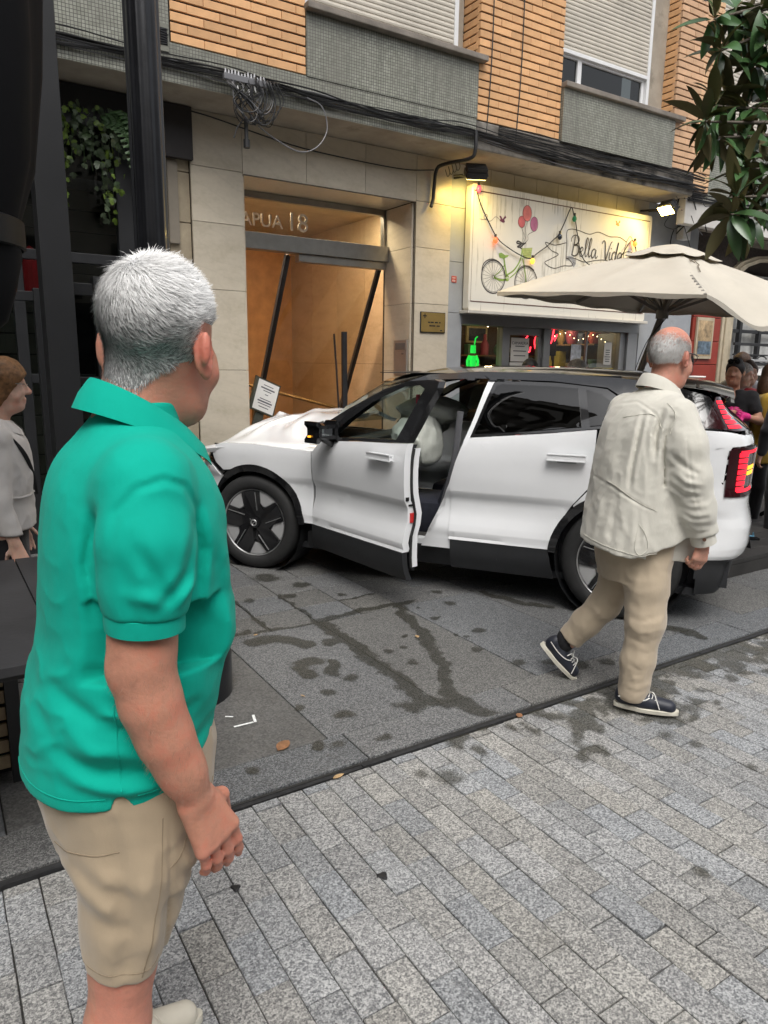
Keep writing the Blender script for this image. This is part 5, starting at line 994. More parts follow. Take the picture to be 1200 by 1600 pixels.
def blob(name, c, r, mat, seed, amp=.22, fr=9, sub=4):
    bm = bmesh.new(); bmesh.ops.create_icosphere(bm, subdivisions=sub, radius=1); V = np.array([v.co[:] for v in bm.verts]); n = vnoise(V*1.0+50, 1.6, seed, 3); n2 = 1-np.abs(2*vnoise(V+20, 2.6, seed+5, 2)-1); k = 1+amp*(n-.5)*2-.10*n2**3
    for v, q in zip(bm.verts, k): v.co = Vector((c[0]+v.co.x*r[0]*q, c[1]+v.co.y*r[1]*q, c[2]+v.co.z*r[2]*q))
    mb = MB(); mb.addbm(bm); return mb.build(name, mat, CAR, True, smooth=True)
blob('steering_airbag', (1.55, .40, 1.0), (.16, .25, .17), M_BAG, 3, .25); blob('curtain_airbag', (1.50, .16, 1.21), (.28, .26, .12), M_BAG, 8, .2); blob('knee_airbag', (1.44, .44, 1.0), (.12, .16, .20), M_BAG, 12, .22)
blob('passenger_airbag', (1.72, -.36, 1.10), (.20, .25, .18), M_BAG, 21, .2)
mb = MB(); mb.box(1.475, 1.485, .50, .56, 1.27, 1.34); mb.build('airbag_tag', pmat('tag red', (.35, .02, .05), .6), CAR, True)
mb = MB(); mb.tube(catmull([(1.08, .80, 1.25), (1.12, .78, .9), (1.20, .74, .6), (1.22, .76, .38)], 6), .022, 6, flat=.25); mb.build('seat_belt', pmat('belt grey', (.12, .12, .13), .7), CAR, True)
mb = MB(); mb.bbox(1.15, 2.1, .74, .82, .30, .385, .02); mb.build('door_sill', M_PAINT, CAR, True); mb = MB(); mb.bbox(1.2, 2.05, .745, .815, .3855, .392, .002); mb.build('sill_plate', M_STEEL, CAR, True)
mb = MB(); mb.box(.45, 2.05, -.8, .80, .236, .25); mb.build('cabin_floor', M_INT, CAR, True); mb = MB(); mb.box(.1, 1.75, -.6, .6, 1.49, 1.495); mb.build('headlining', M_INT, CAR, True)
# ------------------------------------------------------------------ neighbouring house on the right
N = root('neighbouring_building', 'next house with paler bricks, white beam and red ground floor right of the shop', 'building', (10.5, 6.3, 0))
YN = 5.95
M_WHB = pmat('white beam', (.55, .53, .50), .75, var=.12, vs=3, space='w'); M_REDW = pmat('red painted board', (.26, .035, .022), .5, var=.15, vs=4); M_STONE = pmat('stone moulding', (.42, .36, .26), .75, var=.2, vs=5, bump=.3, bs=60)
M_BRICK3 = pmat('pale brick', (.62, .40, .23), .7, var=.1, vs=9, bump=.25, bs=140, bd=.002, rand=.14)
brick_face(8.14, 8.585, 3.70, 5.9, M_BRICK3, N, y=YN, ph=1)
mb = MB(); mb.box(8.14, 8.585, YN+.012, 6.4, 3.69, 8.6); mb.build('brick_backing', M_MORTAR, N)
mb = MB(); mb.box(8.587, 13, YN, 6.4, 3.62, 4.40); mb.build('mosaic_cladding', M_MOS, N)
mb = MB(); mb.bbox(8.58, 13, YN-.06, 6.4, 4.401, 4.45, .006); mb.build('sill', MATS['sill concrete'], N)
P = [];
for k in range(44):
    for dy, dz in [(0, 0), (-.006, .006), (-.0085, .02), (-.006, .034), (0, .040)]: P.append((6.1+dy, 4.47+k*.042+dz))
mb = MB(); mb.grid(np.array([[(8.62, y, z), (9.9, y, z)] for y, z in P])); mb.build('roller_shutter', M_SHUT, N); mb = MB(); mb.box(8.587, 13, 6.12, 6.4, 4.451, 8.6); mb.build('wall', M_WHB, N)
mb = MB(); mb.bbox(8.14, 13, YN-.02, 6.05, 3.30, 3.615, .01); mb.build('beam', M_WHB, N); mb = MB(); mb.box(9.03, 13, 6.055, 6.75, 3.36, 3.5); mb.build('soffit', M_CONCR, N)
for k in range(9): mb = MB(); mb.bbox(9.06, 9.70, F+.01, F+.05, .32*k+.003, .32*(k+1)-.003, .008); mb.build('red_board', M_REDW, N)
mb = MB(); mb.box(9.03, 9.99, F+.051, 6.7, 0, 3.36); mb.box(9.99, 13, 6.7, 6.75, 0, 3.36); mb.build('wall', M_MORTAR, N)
for a, b2 in ((9.72, 9.78), (9.785, 9.90), (9.905, 9.985)): mb = MB(); mb.bbox(a, b2, F-.02*(a == 9.785), F+.048, 0, 2.70, .012); mb.build('stone_moulding', M_STONE, N)
for k in range(8):
    a0, a1 = PI-k*PI/8, PI-(k+1)*PI/8; c = (10.85, 2.70)
    for r0, r1, y in ((.95, 1.06, F-.02), (1.065, 1.15, F+.0)):
        mb = MB(); mb.prism([(c[0]+r*math.cos(a), c[1]+.42*r*math.sin(a)) for r, a in ((r0, a0+.003), (r1, a0+.003), (r1, a1-.003), (r0, a1-.003))][::-1], Matrix(((1, 0, 0, 0), (0, 0, 1, y), (0, 1, 0, 0), (0, 0, 0, 1))), .07); mb.build('arch_stone', M_STONE, N)
mb = MB(); mb.box(10.0, 12, 6.63, 6.66, .9, 2.95); mb.build('window_curtain', pmat('net curtain', (.5, .5, .48), .9, var=.25, vs=9), N)
mb = MB()
for x in (9.99, 10.48, 11.0): mb.bbox(x, x+.07, 6.5, 6.56, .9, 2.9)
for z in (.9, 1.6, 2.08, 2.6): mb.bbox(9.99, 12, 6.51, 6.55, z, z+.05)
mb.build('window_frame', M_DARKM, N)
rl = root('balcony_rail', 'black wrought iron rail low across the right neighbouring window', 'railing', (10.4, 6.2, 1.5)); mb = MB(); mb.bbox(9.9, 12, 6.19, 6.22, 1.88, 1.92); mb.bbox(9.9, 12, 6.19, 6.22, 1.60, 1.63); mb.bbox(9.9, 12, 6.195, 6.215, 1.74, 1.76); mb.build('rail', M_DARKM, rl)
for k in range(5):
    x = 10.05+.3*k; mb = MB(); mb.tube([(x+.12*math.cos(a), 6.205, 1.685+.05*math.sin(a)) for a in np.linspace(0, 2*PI, 16)], .01, 5, cap=False); mb.build('scroll', M_DARKM, rl)
p_ = root('wall_poster', 'framed poster in brown and blue on the red painted wall', 'poster', (9.32, 6.3, 1.95)); mb = MB(); mb.bbox(9.12, 9.50, F-.02, F+.009, 1.68, 2.24, .004); mb.build('frame', M_STONE, p_); mb = MB(); mb.box(9.15, 9.47, F-.0225, F-.0205, 1.72, 2.20); mb.build('picture', pmat('picture print', (.35, .25, .14), .4, var=.8, vs=9), p_); mb = MB(); mb.box(9.16, 9.46, F-.025, F-.0228, 1.74, 1.92); mb.build('picture', pmat('picture print blue', (.1, .14, .18), .4, var=.7, vs=14), p_)
# houses across the street (behind the camera; seen in the car windows and panes)
O2 = root('opposite_building', 'pale apartment house with balconies on the other side of the street', 'building', (3, -11, 0))
M_OP = pmat('pale render', (.36, .33, .28), .85, var=.1, vs=1); M_OPB = pmat('balcony concrete', (.45, .42, .37), .8)
mb = MB(); mb.box(-14, 24, -12.4, -11.0, 0, 10); mb.build('wall', M_OP, O2)  # unseen house, kept low and set back to let sun and sky in
win_me = None; bal_me = None
for fl in range(2):
    for k in range(12):
        x = -12+3*k; z = 4+2.9*fl
        if win_me is None:
            mb = MB(); mb.box(-.75, .75, -.03, .06, -.9, 1.0); win_me = mb.mesh('window', M_DARK); mb = MB(); mb.bbox(-1.3, 1.3, -.0, 1.0, -1.05, -.9); mb.box(-1.3, 1.3, .95, 1.0, -.9, -.05); mb.box(-1.3, -1.25, 0, .95, -.9, -.05); mb.box(1.25, 1.3, 0, .95, -.9, -.05); bal_me = mb.mesh('balcony', M_OPB)
        o = link('window', win_me, O2); o.location = (x, -11, z); o.matrix_parent_inverse = WM[O2.name].inverted()
        if k % 2 == 0: o = link('balcony', bal_me, O2); o.location = (x, -11, z); o.matrix_parent_inverse = WM[O2.name].inverted()
mb = MB()
for k in range(10): mb.box(-13+3.8*k, -10.2+3.8*k, -10.985, -10.95, .3, 3)
mb.build('shop_front_row', M_DARK, O2)

O3 = root('street_end_building', 'tall house with rows of balconies closing the far end of the street', 'building', (-15, 2, 0)); mb = MB(); mb.box(-16.5, -15, -9, 12, 0, 27); mb.build('wall', pmat('beige render', (.30, .27, .23), .85, var=.1, vs=1), O3); we = be = None
for fl in range(9):
    for k in range(7):
        y, z = -7.5+2.8*k, 2.6+2.7*fl
        if we is None: mb = MB(); mb.box(-.03, .05, -.8, .8, -.9, 1.1); we = mb.mesh('window', M_DARK); mb = MB(); mb.bbox(0, 1.2, -1.05, 1.05, -1.1, -.9); mb.box(1.15, 1.2, -1.05, 1.05, -.9, -.1); mb.box(0, 1.14, -1.05, -1.0, -.9, -.1); mb.box(0, 1.14, 1.0, 1.05, -.9, -.1); be = mb.mesh('balcony', M_OPB)
        for nm_, me_ in (('window', we), ('balcony', be)): o = link(nm_, me_, O3); o.location = (-15, y, z); o.matrix_parent_inverse = WM[O3.name].inverted()
# ------------------------------------------------------------------ dark bar front left of the doorway
BR = root('bar_facade', 'black framed bar front with dark panes left of the marble doorway', 'bar front', (.5, 6.3, 0))
M_BLKW = pmat('black painted timber', (.012, .0125, .014), .45, var=.2, vs=5)
M_QUOIN = pmat('quoin stone', (.36, .30, .21), .8, var=.2, vs=6, bump=.4, bs=50)
for a, b2 in zip([0, .4, .8, 1.2, 1.62, 2.0, 2.35, 2.7, 3.1], [.4, .8, 1.2, 1.62, 2.0, 2.35, 2.7, 3.1, ZS-.01]):
    mb = MB(); mb.bbox(1.885, 2.072, F+.03, F+.2, a+.003, b2-.003, .006); mb.build('quoin', M_QUOIN, BR)
mb = MB(); mb.bbox(1.875, 1.965, F-.005, F+.028, 2.52, 3.17); mb.build('side_board', pmat('drab panel', (.22, .19, .15), .7), BR)
mb = MB(); mb.bbox(1.60, 2.085, F-.06, F-.006, 3.18, ZS-.012, .004); mb.build('sign_board', pmat('black board', (.02, .016, .016), .55, var=.3), BR)
mb = MB(); mb.bbox(-4, 1.598, F-.05, F+.06, 3.30, ZS-.012); mb.build('fascia', M_BLKW, BR)
for x0, x1 in ((1.46, 1.62), (1.64, 1.76), (1.78, 1.87), (.93, 1.07), (.66, .74), (.30, .42), (-.6, -.45), (-1.8, -1.6), (-3.2, -3.0)):
    mb = MB(); mb.bbox(x0, x1, F-.03, F+.06, 0, 3.30, .006); mb.build('post', M_BLKW, BR)
mb = MB(); mb.bbox(-4, 1.46, F-.02, F+.05, 2.30, 2.375); mb.build('transom', M_BLKW, BR); mb = MB(); mb.bbox(-4, 1.46, F-.02, F+.05, 1.37, 1.44); mb.build('transom', M_BLKW, BR); mb = MB(); mb.bbox(-4, 1.46, F-.02, F+.05, 0, .5); mb.build('riser', M_BLKW, BR)
for x0, x1 in ((1.07, 1.46), (.74, .93), (.42, .66), (-.45, .30), (-1.6, -.6), (-3.0, -1.8)): mb = MB(); mb.box(x0, x1, F+.01, F+.016, .5, 3.3); mb.build('pane', M_GLASS, BR)
M_LATH = pmat('dull board', (.075, .068, .055), .6, var=.2, vs=3)
for k in range(16): mb = MB(); mb.bbox(-3.9, 1.9, 8.0, 8.03, .2*k+.006, .2*(k+1)-.006, .004); mb.build('reflection_board', M_LATH, BR)  # added boards standing for the horizontal lines reflected in the panes
mb = MB(); mb.box(-4, 2.06, 8.04, 8.1, 0, 3.4); mb.box(2.0, 2.06, 6.52, 8.0, 0, 3.4); mb.box(-4, -3.95, 6.4, 8, 0, 3.4); mb.box(-4, 2.06, 6.4, 8, 3.3, 3.4); mb.build('interior', M_DARK, BR)
mb = MB(); mb.box(-3.9, 2.0, 6.4, 8, .0, .02); mb.build('interior_floor', M_LATH, BR)
mb = MB(); mb.lathe([(.001, 0), (.05, 0), (.05, .02), (.03, .02), (.03, .3), (.001, .3)], (.1, 7.3, 2.98), 12); mb.build('pendant', pmat('brass shade', (.4, .25, .06), .4, .8), BR)
mb = MB(); mb.lathe([(.001, 2.07), (.065, 2.08), (.065, 2.36), (.03, 2.42), (.001, 2.44)], (.84, 6.6, 0), 12); tag(mb.build('fire_extinguisher', pmat('red cylinder', (.35, .015, .02), .4)), 'red fire extinguisher seen through the bar window behind the pergola post', 'extinguisher')
# ivy and fern hanging in the bar front
IV = root('hanging_ivy', 'variegated ivy and fern hanging from the black bar fascia behind the lamp post', 'plant', (1.35, 6.2, 3.4))
M_IV = [pmat('ivy green', (.03, .055, .018), .5, var=.3, vs=40), pmat('ivy lime', (.10, .16, .02), .5, var=.25, vs=40), pmat('ivy pale edge', (.06, .085, .045), .5, var=.4, vs=90), pmat('fern green', (.035, .085, .02), .5, var=.3, vs=30)]
iv_me = []
for m in M_IV[:3]:
    mb = MB(); o5 = [(0, 0), (.022, .008), (.034, .028), (.02, .03), (.018, .052), (0, .062), (-.018, .052), (-.02, .03), (-.034, .028), (-.022, .008)]; mb.add([(0, .004, .028)]+[(x, abs(x)*.25, z) for x, z in o5], [(0, k+1, (k+1) % 10+1) for k in range(10)]); iv_me.append(mb.mesh('leaf', m))
def ivy_leaf(x, y, z, k, s): o = link('leaf', iv_me[k], IV); o.matrix_parent_inverse = WM[IV.name].inverted(); o.location = (x, y, z); o.rotation_euler = (PI+RNG.normal(.3, .5), RNG.normal(0, .6), RNG.normal(0, .6)); o.scale = (s, s, s)
strands = [(1.08, 3.42, 2.72, 1), (1.13, 3.45, 3.0, 1), (1.2, 3.4, 3.05, 0), (1.27, 3.42, 2.98, 2), (1.33, 3.44, 3.1, 0), (1.38, 3.42, 2.62, 2), (1.41, 3.44, 2.78, 1), (1.46, 3.4, 3.1, 2), (1.55, 3.38, 3.05, 2), (1.0, 3.44, 3.0, 0), (.9, 3.42, 3.0, 2), (.8, 3.42, 3.1, 0), (1.18, 3.44, 3.15, 2), (1.5, 3.42, 3.15, 0), (.6, 3.4, 3.0, 2)]
for x, zt, zb, kind in strands:
    pts = [(x+.03*math.sin(5*z+x*20), 6.2+.03*math.cos(4*z), z) for z in np.linspace(zt, zb, 8)]; mb = MB(); mb.tube(pts, .003, 4); mb.build('stem', M_IV[0], IV)
    z = zt
    while z > zb: ivy_leaf(x+RNG.normal(0, .04), 6.19+RNG.normal(0, .03), z, kind if RNG.random() < .75 else int(RNG.integers(3)), RNG.uniform(.55, 1.0)); z -= .024
for k in range(9):
    a = -.9+.22*k; pts = catmull([(1.36, 6.2, 3.33), (1.36+.16*math.cos(a)+.03, 6.12, 3.35+.09*math.sin(a)), (1.40+.24*math.cos(a), 6.08, 3.18+.12*math.sin(a)), (1.43+.25*math.cos(a), 6.06, 2.93+.16*math.sin(a))], 5); mb = MB(); mb.tube(pts, .003, 4)
    for q, p in enumerate(pts[2:]):
        w = .055*(1-q/len(pts))+.01
        for s in (-1, 1): mb.add([p, p+np.array([s*w, .01, -.012]), p+np.array([s*w*.9, .0, -.03]), p+np.array([0, 0, -.02])], [(0, 1, 2, 3)])
    mb.build('frond', M_IV[3], IV)
# ------------------------------------------------------------------ street furniture on the left
M_GUN = pmat('anthracite steel', (.017, .0175, .019), .45, .2, var=.12, vs=3, dirt=((.06, .06, .06), 9, .70))
PG = root('pergola_post', 'anthracite steel terrace post standing left of the lamp post behind the bench', 'post', (.70, 4.55, 0))
mb = MB(); mb.bbox(.625, .785, 4.50, 4.66, .01, 4.6, .004); mb.build('post', M_GUN, PG); mb = MB(); mb.bbox(.55, .86, 4.43, 4.73, 0, .012, .002); mb.build('base_plate', M_GUN, PG); mb = MB(); mb.bbox(-3, .785, 4.52, 4.64, 4.6, 4.76); mb.build('beam', M_GUN, PG)
WS = root('wind_screen', 'low glazed terrace screen with black frame between the pergola post and the lamp', 'screen', (.9, 4.75, 0))
mb = MB(); mb.bbox(.93, 1.035, 4.70, 4.80, 0, 2.04, .004); mb.build('post', M_GUN, WS); mb = MB(); mb.bbox(.80, .93, 4.72, 4.78, 1.93, 2.0); mb.build('rail', M_GUN, WS); mb = MB(); mb.bbox(.80, .93, 4.72, 4.78, 1.40, 1.45); mb.build('rail', M_GUN, WS); mb = MB(); mb.box(.80, .93, 4.745, 4.751, .1, 1.93); mb.build('pane', M_GLASSD, WS)
WS2 = root('wind_screen', 'black framed terrace screen standing left of the pergola post', 'screen', (.3, 5.3, 0))
mb = MB(); mb.bbox(.67, .73, 5.25, 5.32, 0, 2.0, .004); mb.bbox(.50, .67, 5.26, 5.31, 1.92, 1.98); mb.build('frame', M_GUN, WS2)
LP = root('lamp_post', 'black cast iron lamp post with fluted shaft behind the man in green', 'lamp post', (.89, 3.2, 0))
M_IRON = pmat('black cast iron', (.009, .0095, .012), .35, .3, var=.25, vs=12, bump=.15, bs=50, coat=.3)
def lobed(prof, c, n, lobes, amp):
    G = np.array([[(c[0]+(r*(1+amp*math.cos(lobes*a)))*math.cos(a), c[1]+(r*(1+amp*math.cos(lobes*a)))*math.sin(a), z) for a in np.linspace(0, 2*PI, n+1)] for r, z in prof]); mb = MB(); mb.grid(G); return mb
lobed([(.086, .9), (.070, 1.2), (.0665, 5.5)], (.87, 3.17), 120, 12, .03).build('shaft', M_IRON, LP, smooth=70)
mb = MB(); mb.lathe([(.001, 0), (.25, 0), (.25, .19), (.235, .225), (.18, .235), (.17, .27), (.15, .30), (.15, .75), (.17, .78), (.17, .82), (.10, .90), (.08, .92)], (.905, 3.21, 0), 40); mb.build('base', M_IRON, LP, smooth=35)
BP = root('folded_parasol', 'folded black parasol tied with a shiny strap at the left edge of the terrace', 'parasol', (.05, 2.75, 0))
G = []
for z, r in ((1.58, .10), (1.67, .20), (1.77, .235), (1.88, .262), (1.91, .255), (1.97, .257), (2.01, .268), (2.16, .315), (2.45, .35), (2.7, .365), (3.0, .36), (3.4, .25), (3.7, .08)):
    G.append([(.065+r*(1+.05*math.cos(8*a+2*z)+.025*math.cos(5*a))*math.cos(a), 2.75+r*(1+.05*math.cos(8*a+2*z))*math.sin(a), z) for a in np.linspace(0, 2*PI, 81)])
mb = MB(); mb.grid(np.array(G)); mb.build('canopy', pmat('black awning cloth', (.003, .003, .004), .8, var=.2, spec=.2), BP, smooth=80); mb = MB(); mb.tube([(.05, 2.75, 0), (.05, 2.75, 3.75)], .03, 12); mb.build('pole', M_DARKM, BP)
mb = MB(); mb.lathe([(.266, 1.895), (.274, 1.90), (.274, 1.98), (.266, 1.985)], (.065, 2.75, 0), 48); mb.build('strap', pmat('shiny strap', (.006, .006, .007), .55, spec=.25), BP, smooth=40); mb = MB(); mb.lathe([(.001, 0), (.3, 0), (.3, .05), (.05, .08)], (-.1, 2.9, 0), 24)
BN = root('terrace_table', 'terrace table with dark plank top and slatted timber pedestal beside the lamp post', 'table', (.15, 2.7, 0))
M_PLK = pmat('dark plank', (.026, .026, .028), .5, var=.25, vs=4, bump=.2, bs=60); M_SLT = pmat('wood slat', (.46, .35, .22), .65, var=.2, vs=10)
xs_ = np.linspace(-.60, .60, 8)
for a, b2 in zip(xs_[:-1], xs_[1:]): mb = MB(); mb.bbox(a+.002, b2-.002, 2.05, 3.23, .712, .742, .003); mb.build('plank', M_PLK, BN)
mb = MB(); mb.bbox(-.55, .55, 2.10, 3.19, .68, .711, .003); mb.build('frame', M_GUN, BN)
for x in (-.4, .148):
    for y in (2.79, 3.16): mb = MB(); mb.bbox(x, x+.047, y-.02, y+.03, .0, .68, .003); mb.build('leg', M_GUN, BN)
for k in range(9):
    z = .05+.065*k
    mb = MB(); mb.bbox(-.352, .147, 2.80, 2.815, z, z+.050, .002); mb.build('slat', M_SLT, BN); mb = MB(); mb.bbox(.170, .185, 2.822, 3.138, z, z+.050, .002); mb.build('slat', M_SLT, BN)
mb = MB(); mb.box(-.35, .165, 2.83, 3.13, .02, .67); mb.build('core', M_DARK, BN)

# ------------------------------------------------------------------ cables on the facade
M_CAB = pmat('black cable', (.015, .015, .016), .5, var=.3, vs=30); M_CABG = pmat('grey cable', (.16, .16, .17), .5)
CB = root('cable_bundle', 'thick bundle of black telephone cables sagging along the front of the concrete ledge', 'cables', (3.5, 5.8, 3.72))
for k in range(13):
    off = RNG.normal(0, .022); oy = RNG.uniform(.012, .05); n = 26; ph = RNG.uniform(0, 6); pts = []
    for i in range(n):
        x = -1.2+9.5*i/(n-1); z = 3.715+off+.014*math.sin(x*2.1+ph)+.012*math.sin(x*5.3+2*ph)
        z += .02*math.sin(x*1.3+ph*3)*(k % 3 == 0)-(.03 if 3.1 < x < 4.5 else 0)*math.sin((x-3.1)/1.4*PI)*(k % 4)/3; z -= .035*smooth(4.6, 5.4, x)
        pts.append((x, YO-oy-.04*(abs(x-2.3) < .4)*(k % 2), z))
    mb = MB(); mb.tube(catmull(pts, 3), RNG.choice([.004, .005, .007, .009]), 5); mb.build('cable', M_CAB if k % 6 else M_CABG, CB, smooth=True)
for k in range(7):
    pts = [(5.0+.55*i+.0, YO-.02-.01*RNG.random(), 3.80+.022*k*.5-.03+.012*RNG.normal()) for i in range(7)]; mb = MB(); mb.tube(catmull(pts, 3), .004, 5); mb.build('cable', M_CAB, CB, smooth=True)
JB = root('cable_junction', 'grey terminal block with dozens of black cable loops hanging over the doorway', 'junction', (2.35, 5.72, 3.7))
mb = MB(); mb.bbox(2.17, 2.52, 5.705, 5.745, 3.655, 3.70, .005); mb.build('rail', M_CABG, JB)
for k in range(13): mb = MB(); x = 2.185+.026*k; mb.lathe([(.001, -.03), (.008, -.028), (.010, 0), (.006, .03), (.001, .032)], (x, 5.72, 3.70+RNG.normal(0, .006)), 8); mb.build('connector', pmat('galvanised cap', (.35, .35, .36), .5, .5) if 'galvanised cap' not in MATS else MATS['galvanised cap'], JB)
for k in range(22):
    x = 2.185+.32*RNG.random(); r = RNG.uniform(.06, .13); dp = RNG.uniform(.12, .26); cx = 2.36+RNG.uniform(-.05, .16); y = 5.71-RNG.uniform(0, .07)
    pts = [(x, 5.72, 3.66), (x+RNG.normal(0, .015), y, 3.60), (cx-r*.9, y, 3.60-dp*.6), (cx-r*.3, y-.01, 3.60-dp), (cx+r*.5, y-.02, 3.58-dp*.8), (cx+r, y-.01, 3.60-dp*.25), (cx+r*.6, y, 3.68), (cx+r+.05, 5.79, 3.72)]
    if k % 3 == 0: pts = pts[:4]+[(2.36, 5.72, 3.40), (2.345, 5.73, 3.30)]
    mb = MB(); mb.tube(catmull(pts, 6), RNG.choice([.004, .0055]), 5); mb.build('cable', M_CAB if k % 9 else M_CABG, JB, smooth=True)
for x, z0, z1 in ((2.22, 3.64, 3.60), (2.27, 3.62, 3.57), (2.31, 3.64, 3.59), (2.36, 3.61, 3.56), (2.41, 3.64, 3.6), (2.29, 3.55, 3.50)): mb = MB(); mb.tube([(x, 5.70, z0), (x+.008, 5.695, z1)], .006, 6); mb.build('cable_tag', pmat('white tag', (.7, .7, .68), .6) if 'white tag' not in MATS else MATS['white tag'], JB)
mb = MB(); mb.tube([(2.345, 5.73, 3.42), (2.345, 5.73, 3.24)], .016, 8); mb.lathe([(.001, 3.20), (.026, 3.20), (.026, 3.26), (.001, 3.26)], (2.347, 5.73, 0), 10); mb.tube([(2.32, 5.72, 3.40), (2.26, 5.71, 3.32), (2.235, 5.71, 3.25)], .006, 6); mb.build('splice', M_CAB, JB, smooth=40)
pts = catmull([(2.9, 5.78, 3.68), (3.02, 5.74, 3.62), (3.06, 5.73, 3.45), (2.96, 5.72, 3.30), (2.8, 5.72, 3.24), (2.6, 5.73, 3.30), (2.45, 5.74, 3.38)], 6); mb = MB(); mb.tube(pts, .005, 5); tag(mb.build('loose_cable', M_CABG, smooth=True), 'single grey cable hanging in a wide loop right of the terminal block', 'cable')
mb = MB(); mb.tube(catmull([(2.09, 6.27, 3.56), (2.3, 6.27, 3.54), (3.0, 6.28, 3.45), (3.6, 6.27, 3.42), (4.2, 6.27, 3.42), (4.55, 6.26, 3.46)], 6), .006, 5); tag(mb.build('wall_cable', M_CAB, smooth=True), 'thin black cable clipped across the marble lintel above the door', 'cable')
CD = root('conduit', 'bent black conduit pipe coming off the ledge down the marble pier left of the sign', 'conduit', (4.6, 6.1, 3.4)); mb = MB(); mb.tube(catmull([(4.70, 5.80, 3.74), (4.70, 5.80, 3.56), (4.68, 5.86, 3.50), (4.60, 6.15, 3.50), (4.57, 6.24, 3.46), (4.56, 6.26, 3.30), (4.55, 6.26, 3.18), (4.52, 6.25, 3.11)], 5), .018, 8); mb.build('pipe', M_CAB, CD, smooth=60)
for k in range(4): x = 4.62+.02*k; mb = MB(); mb.tube(catmull([(x, 5.95+.08*k, 3.50), (x+.02, 5.95+.08*k, 3.44), (x+.03, 6.0+.08*k, 3.42), (x, 6.0+.08*k, 3.48)], 4), .004, 5); mb.build('cable_tie', M_CAB, CD)
for x in (4.87, 5.25): mb = MB(); mb.tube(catmull([(x, 5.86, 3.6), (x-.01, 5.84, 3.72), (x+.02, 5.83, 4.6), (x, 5.835, 6.5)], 5), .006, 5); tag(mb.build('drop_cable', M_CAB, smooth=True), ['left', 'right'][x > 5]+' one of two black cables running up the orange brick pier', 'cable', 'cables on the brick pier') if x == 4.87 or 1 else 0
TG = root('cable_tangle', 'tangle of black cables round the right floodlight at the end of the ledge', 'cables', (8.3, 5.95, 3.5))
for k in range(16):
    a = np.array([8.05+RNG.random()*.4, 5.9+RNG.random()*.25, 3.45+RNG.random()*.25]); pts = [a]
    for i in range(5): pts.append(pts[-1]+np.array([RNG.uniform(-.12, .22), RNG.normal(0, .03), RNG.normal(-.02, .09)]))
    mb = MB(); mb.tube(catmull(pts, 5), RNG.choice([.004, .006, .009]), 5); mb.build('cable', M_CAB if k % 4 else M_CABG, TG, smooth=True)
for k in range(9):
    pts = [(8.15+.55*i, YN-.035-.01*RNG.random(), 3.66-.012*k+.015*RNG.normal()) for i in range(9)]; mb = MB(); mb.tube(catmull(pts, 3), .007, 5); mb.build('cable', M_CAB, TG, smooth=True)
jb = root('junction_box', 'small white junction box on the grey pier below the right floodlight', 'junction box', (8.62, 6.28, 3.25)); mb = MB(); mb.bbox(8.54, 8.70, 6.22, 6.318, 3.19, 3.35, .008); mb.build('box', M_WHITEF, jb); mb = MB(); mb.tube(catmull([(8.6, 6.27, 3.35), (8.5, 6.25, 3.42), (8.42, 6.22, 3.40), (8.3, 6.1, 3.5)], 5), .006, 5); mb.tube(catmull([(8.45, 6.3, 3.3), (8.40, 6.29, 3.2), (8.38, 6.3, 2.9)], 5), .007, 5); mb.build('lead', M_CAB, jb)
# ------------------------------------------------------------------ white parasol
PA = root('parasol', 'large cream cafe parasol leaning open behind the white car', 'parasol', (6.35, 4.76, 0))
c00, c10, c01, c11 = [np.array(p) for p in ((5.13, 5.89, 2.30), (5.22, 3.54, 2.13), (7.49, 5.97, 2.23), (7.57, 3.63, 2.05))]; apx = np.array((6.37, 4.72, 2.69))
M_CANV = pmat('cream canvas', (.52, .48, .405), .8, var=.06, vs=3, bump=.12, bs=300, bd=.001, dirt=((.42, .39, .33), 2.2, .63))
def canopy(s, t, r0=0.0):
    b = (c00*(1-s)*(1-t)+c10*s*(1-t)+c01*(1-s)*t+c11*s*t); cen = (c00+c10+c01+c11)/4; a, c = 2*s-1, 2*t-1; m = max(abs(a), abs(c)); h = apx-cen
    ang = math.atan2(c, a); rib = abs(math.sin(4*ang)); k = (1-m)**1.0; p = b+h*(1-m**1.45)*.93; p[2] -= .045*rib*m*(1.2-m)*2-.018*rib*m**6
    if s > .6: p[2] -= .20*smooth(.6, 1, s)*math.exp(-((t-.34)/.22)**2)
    return p
g_ = np.linspace(0, 1, 33); G = np.array([[canopy(s, t) for t in g_] for s in g_]); mb = MB(); mb.grid(G); mb.build('canopy', M_CANV, PA, smooth=70)
E_ = np.concatenate([G[0], G[1:, -1], G[-1, -2::-1], G[-2::-1, 0]]); V2 = E_.copy(); V2[:, 2] -= .035*(1+.25*np.sin(np.arange(len(E_))*.7)); mb = MB(); mb.grid(np.stack([E_, V2])); mb.build('valance', M_CANV, PA, smooth=70)
gv = np.linspace(.36, .64, 15); Gv = np.array([[canopy(s, t)+np.array([0, 0, .03+.05*(1-min(1, math.hypot(2*s-1, 2*t-1)/.36)**2)]) for t in gv] for s in gv]); mb = MB(); mb.grid(Gv); mb.build('vent_cap', M_CANV, PA, smooth=70)
hub, base = Vector((6.35, 4.76, 2.13)), Vector((5.80, 5.10, .08)); M_POLE = pmat('grey parasol pole', (.22, .21, .19), .5, .5)
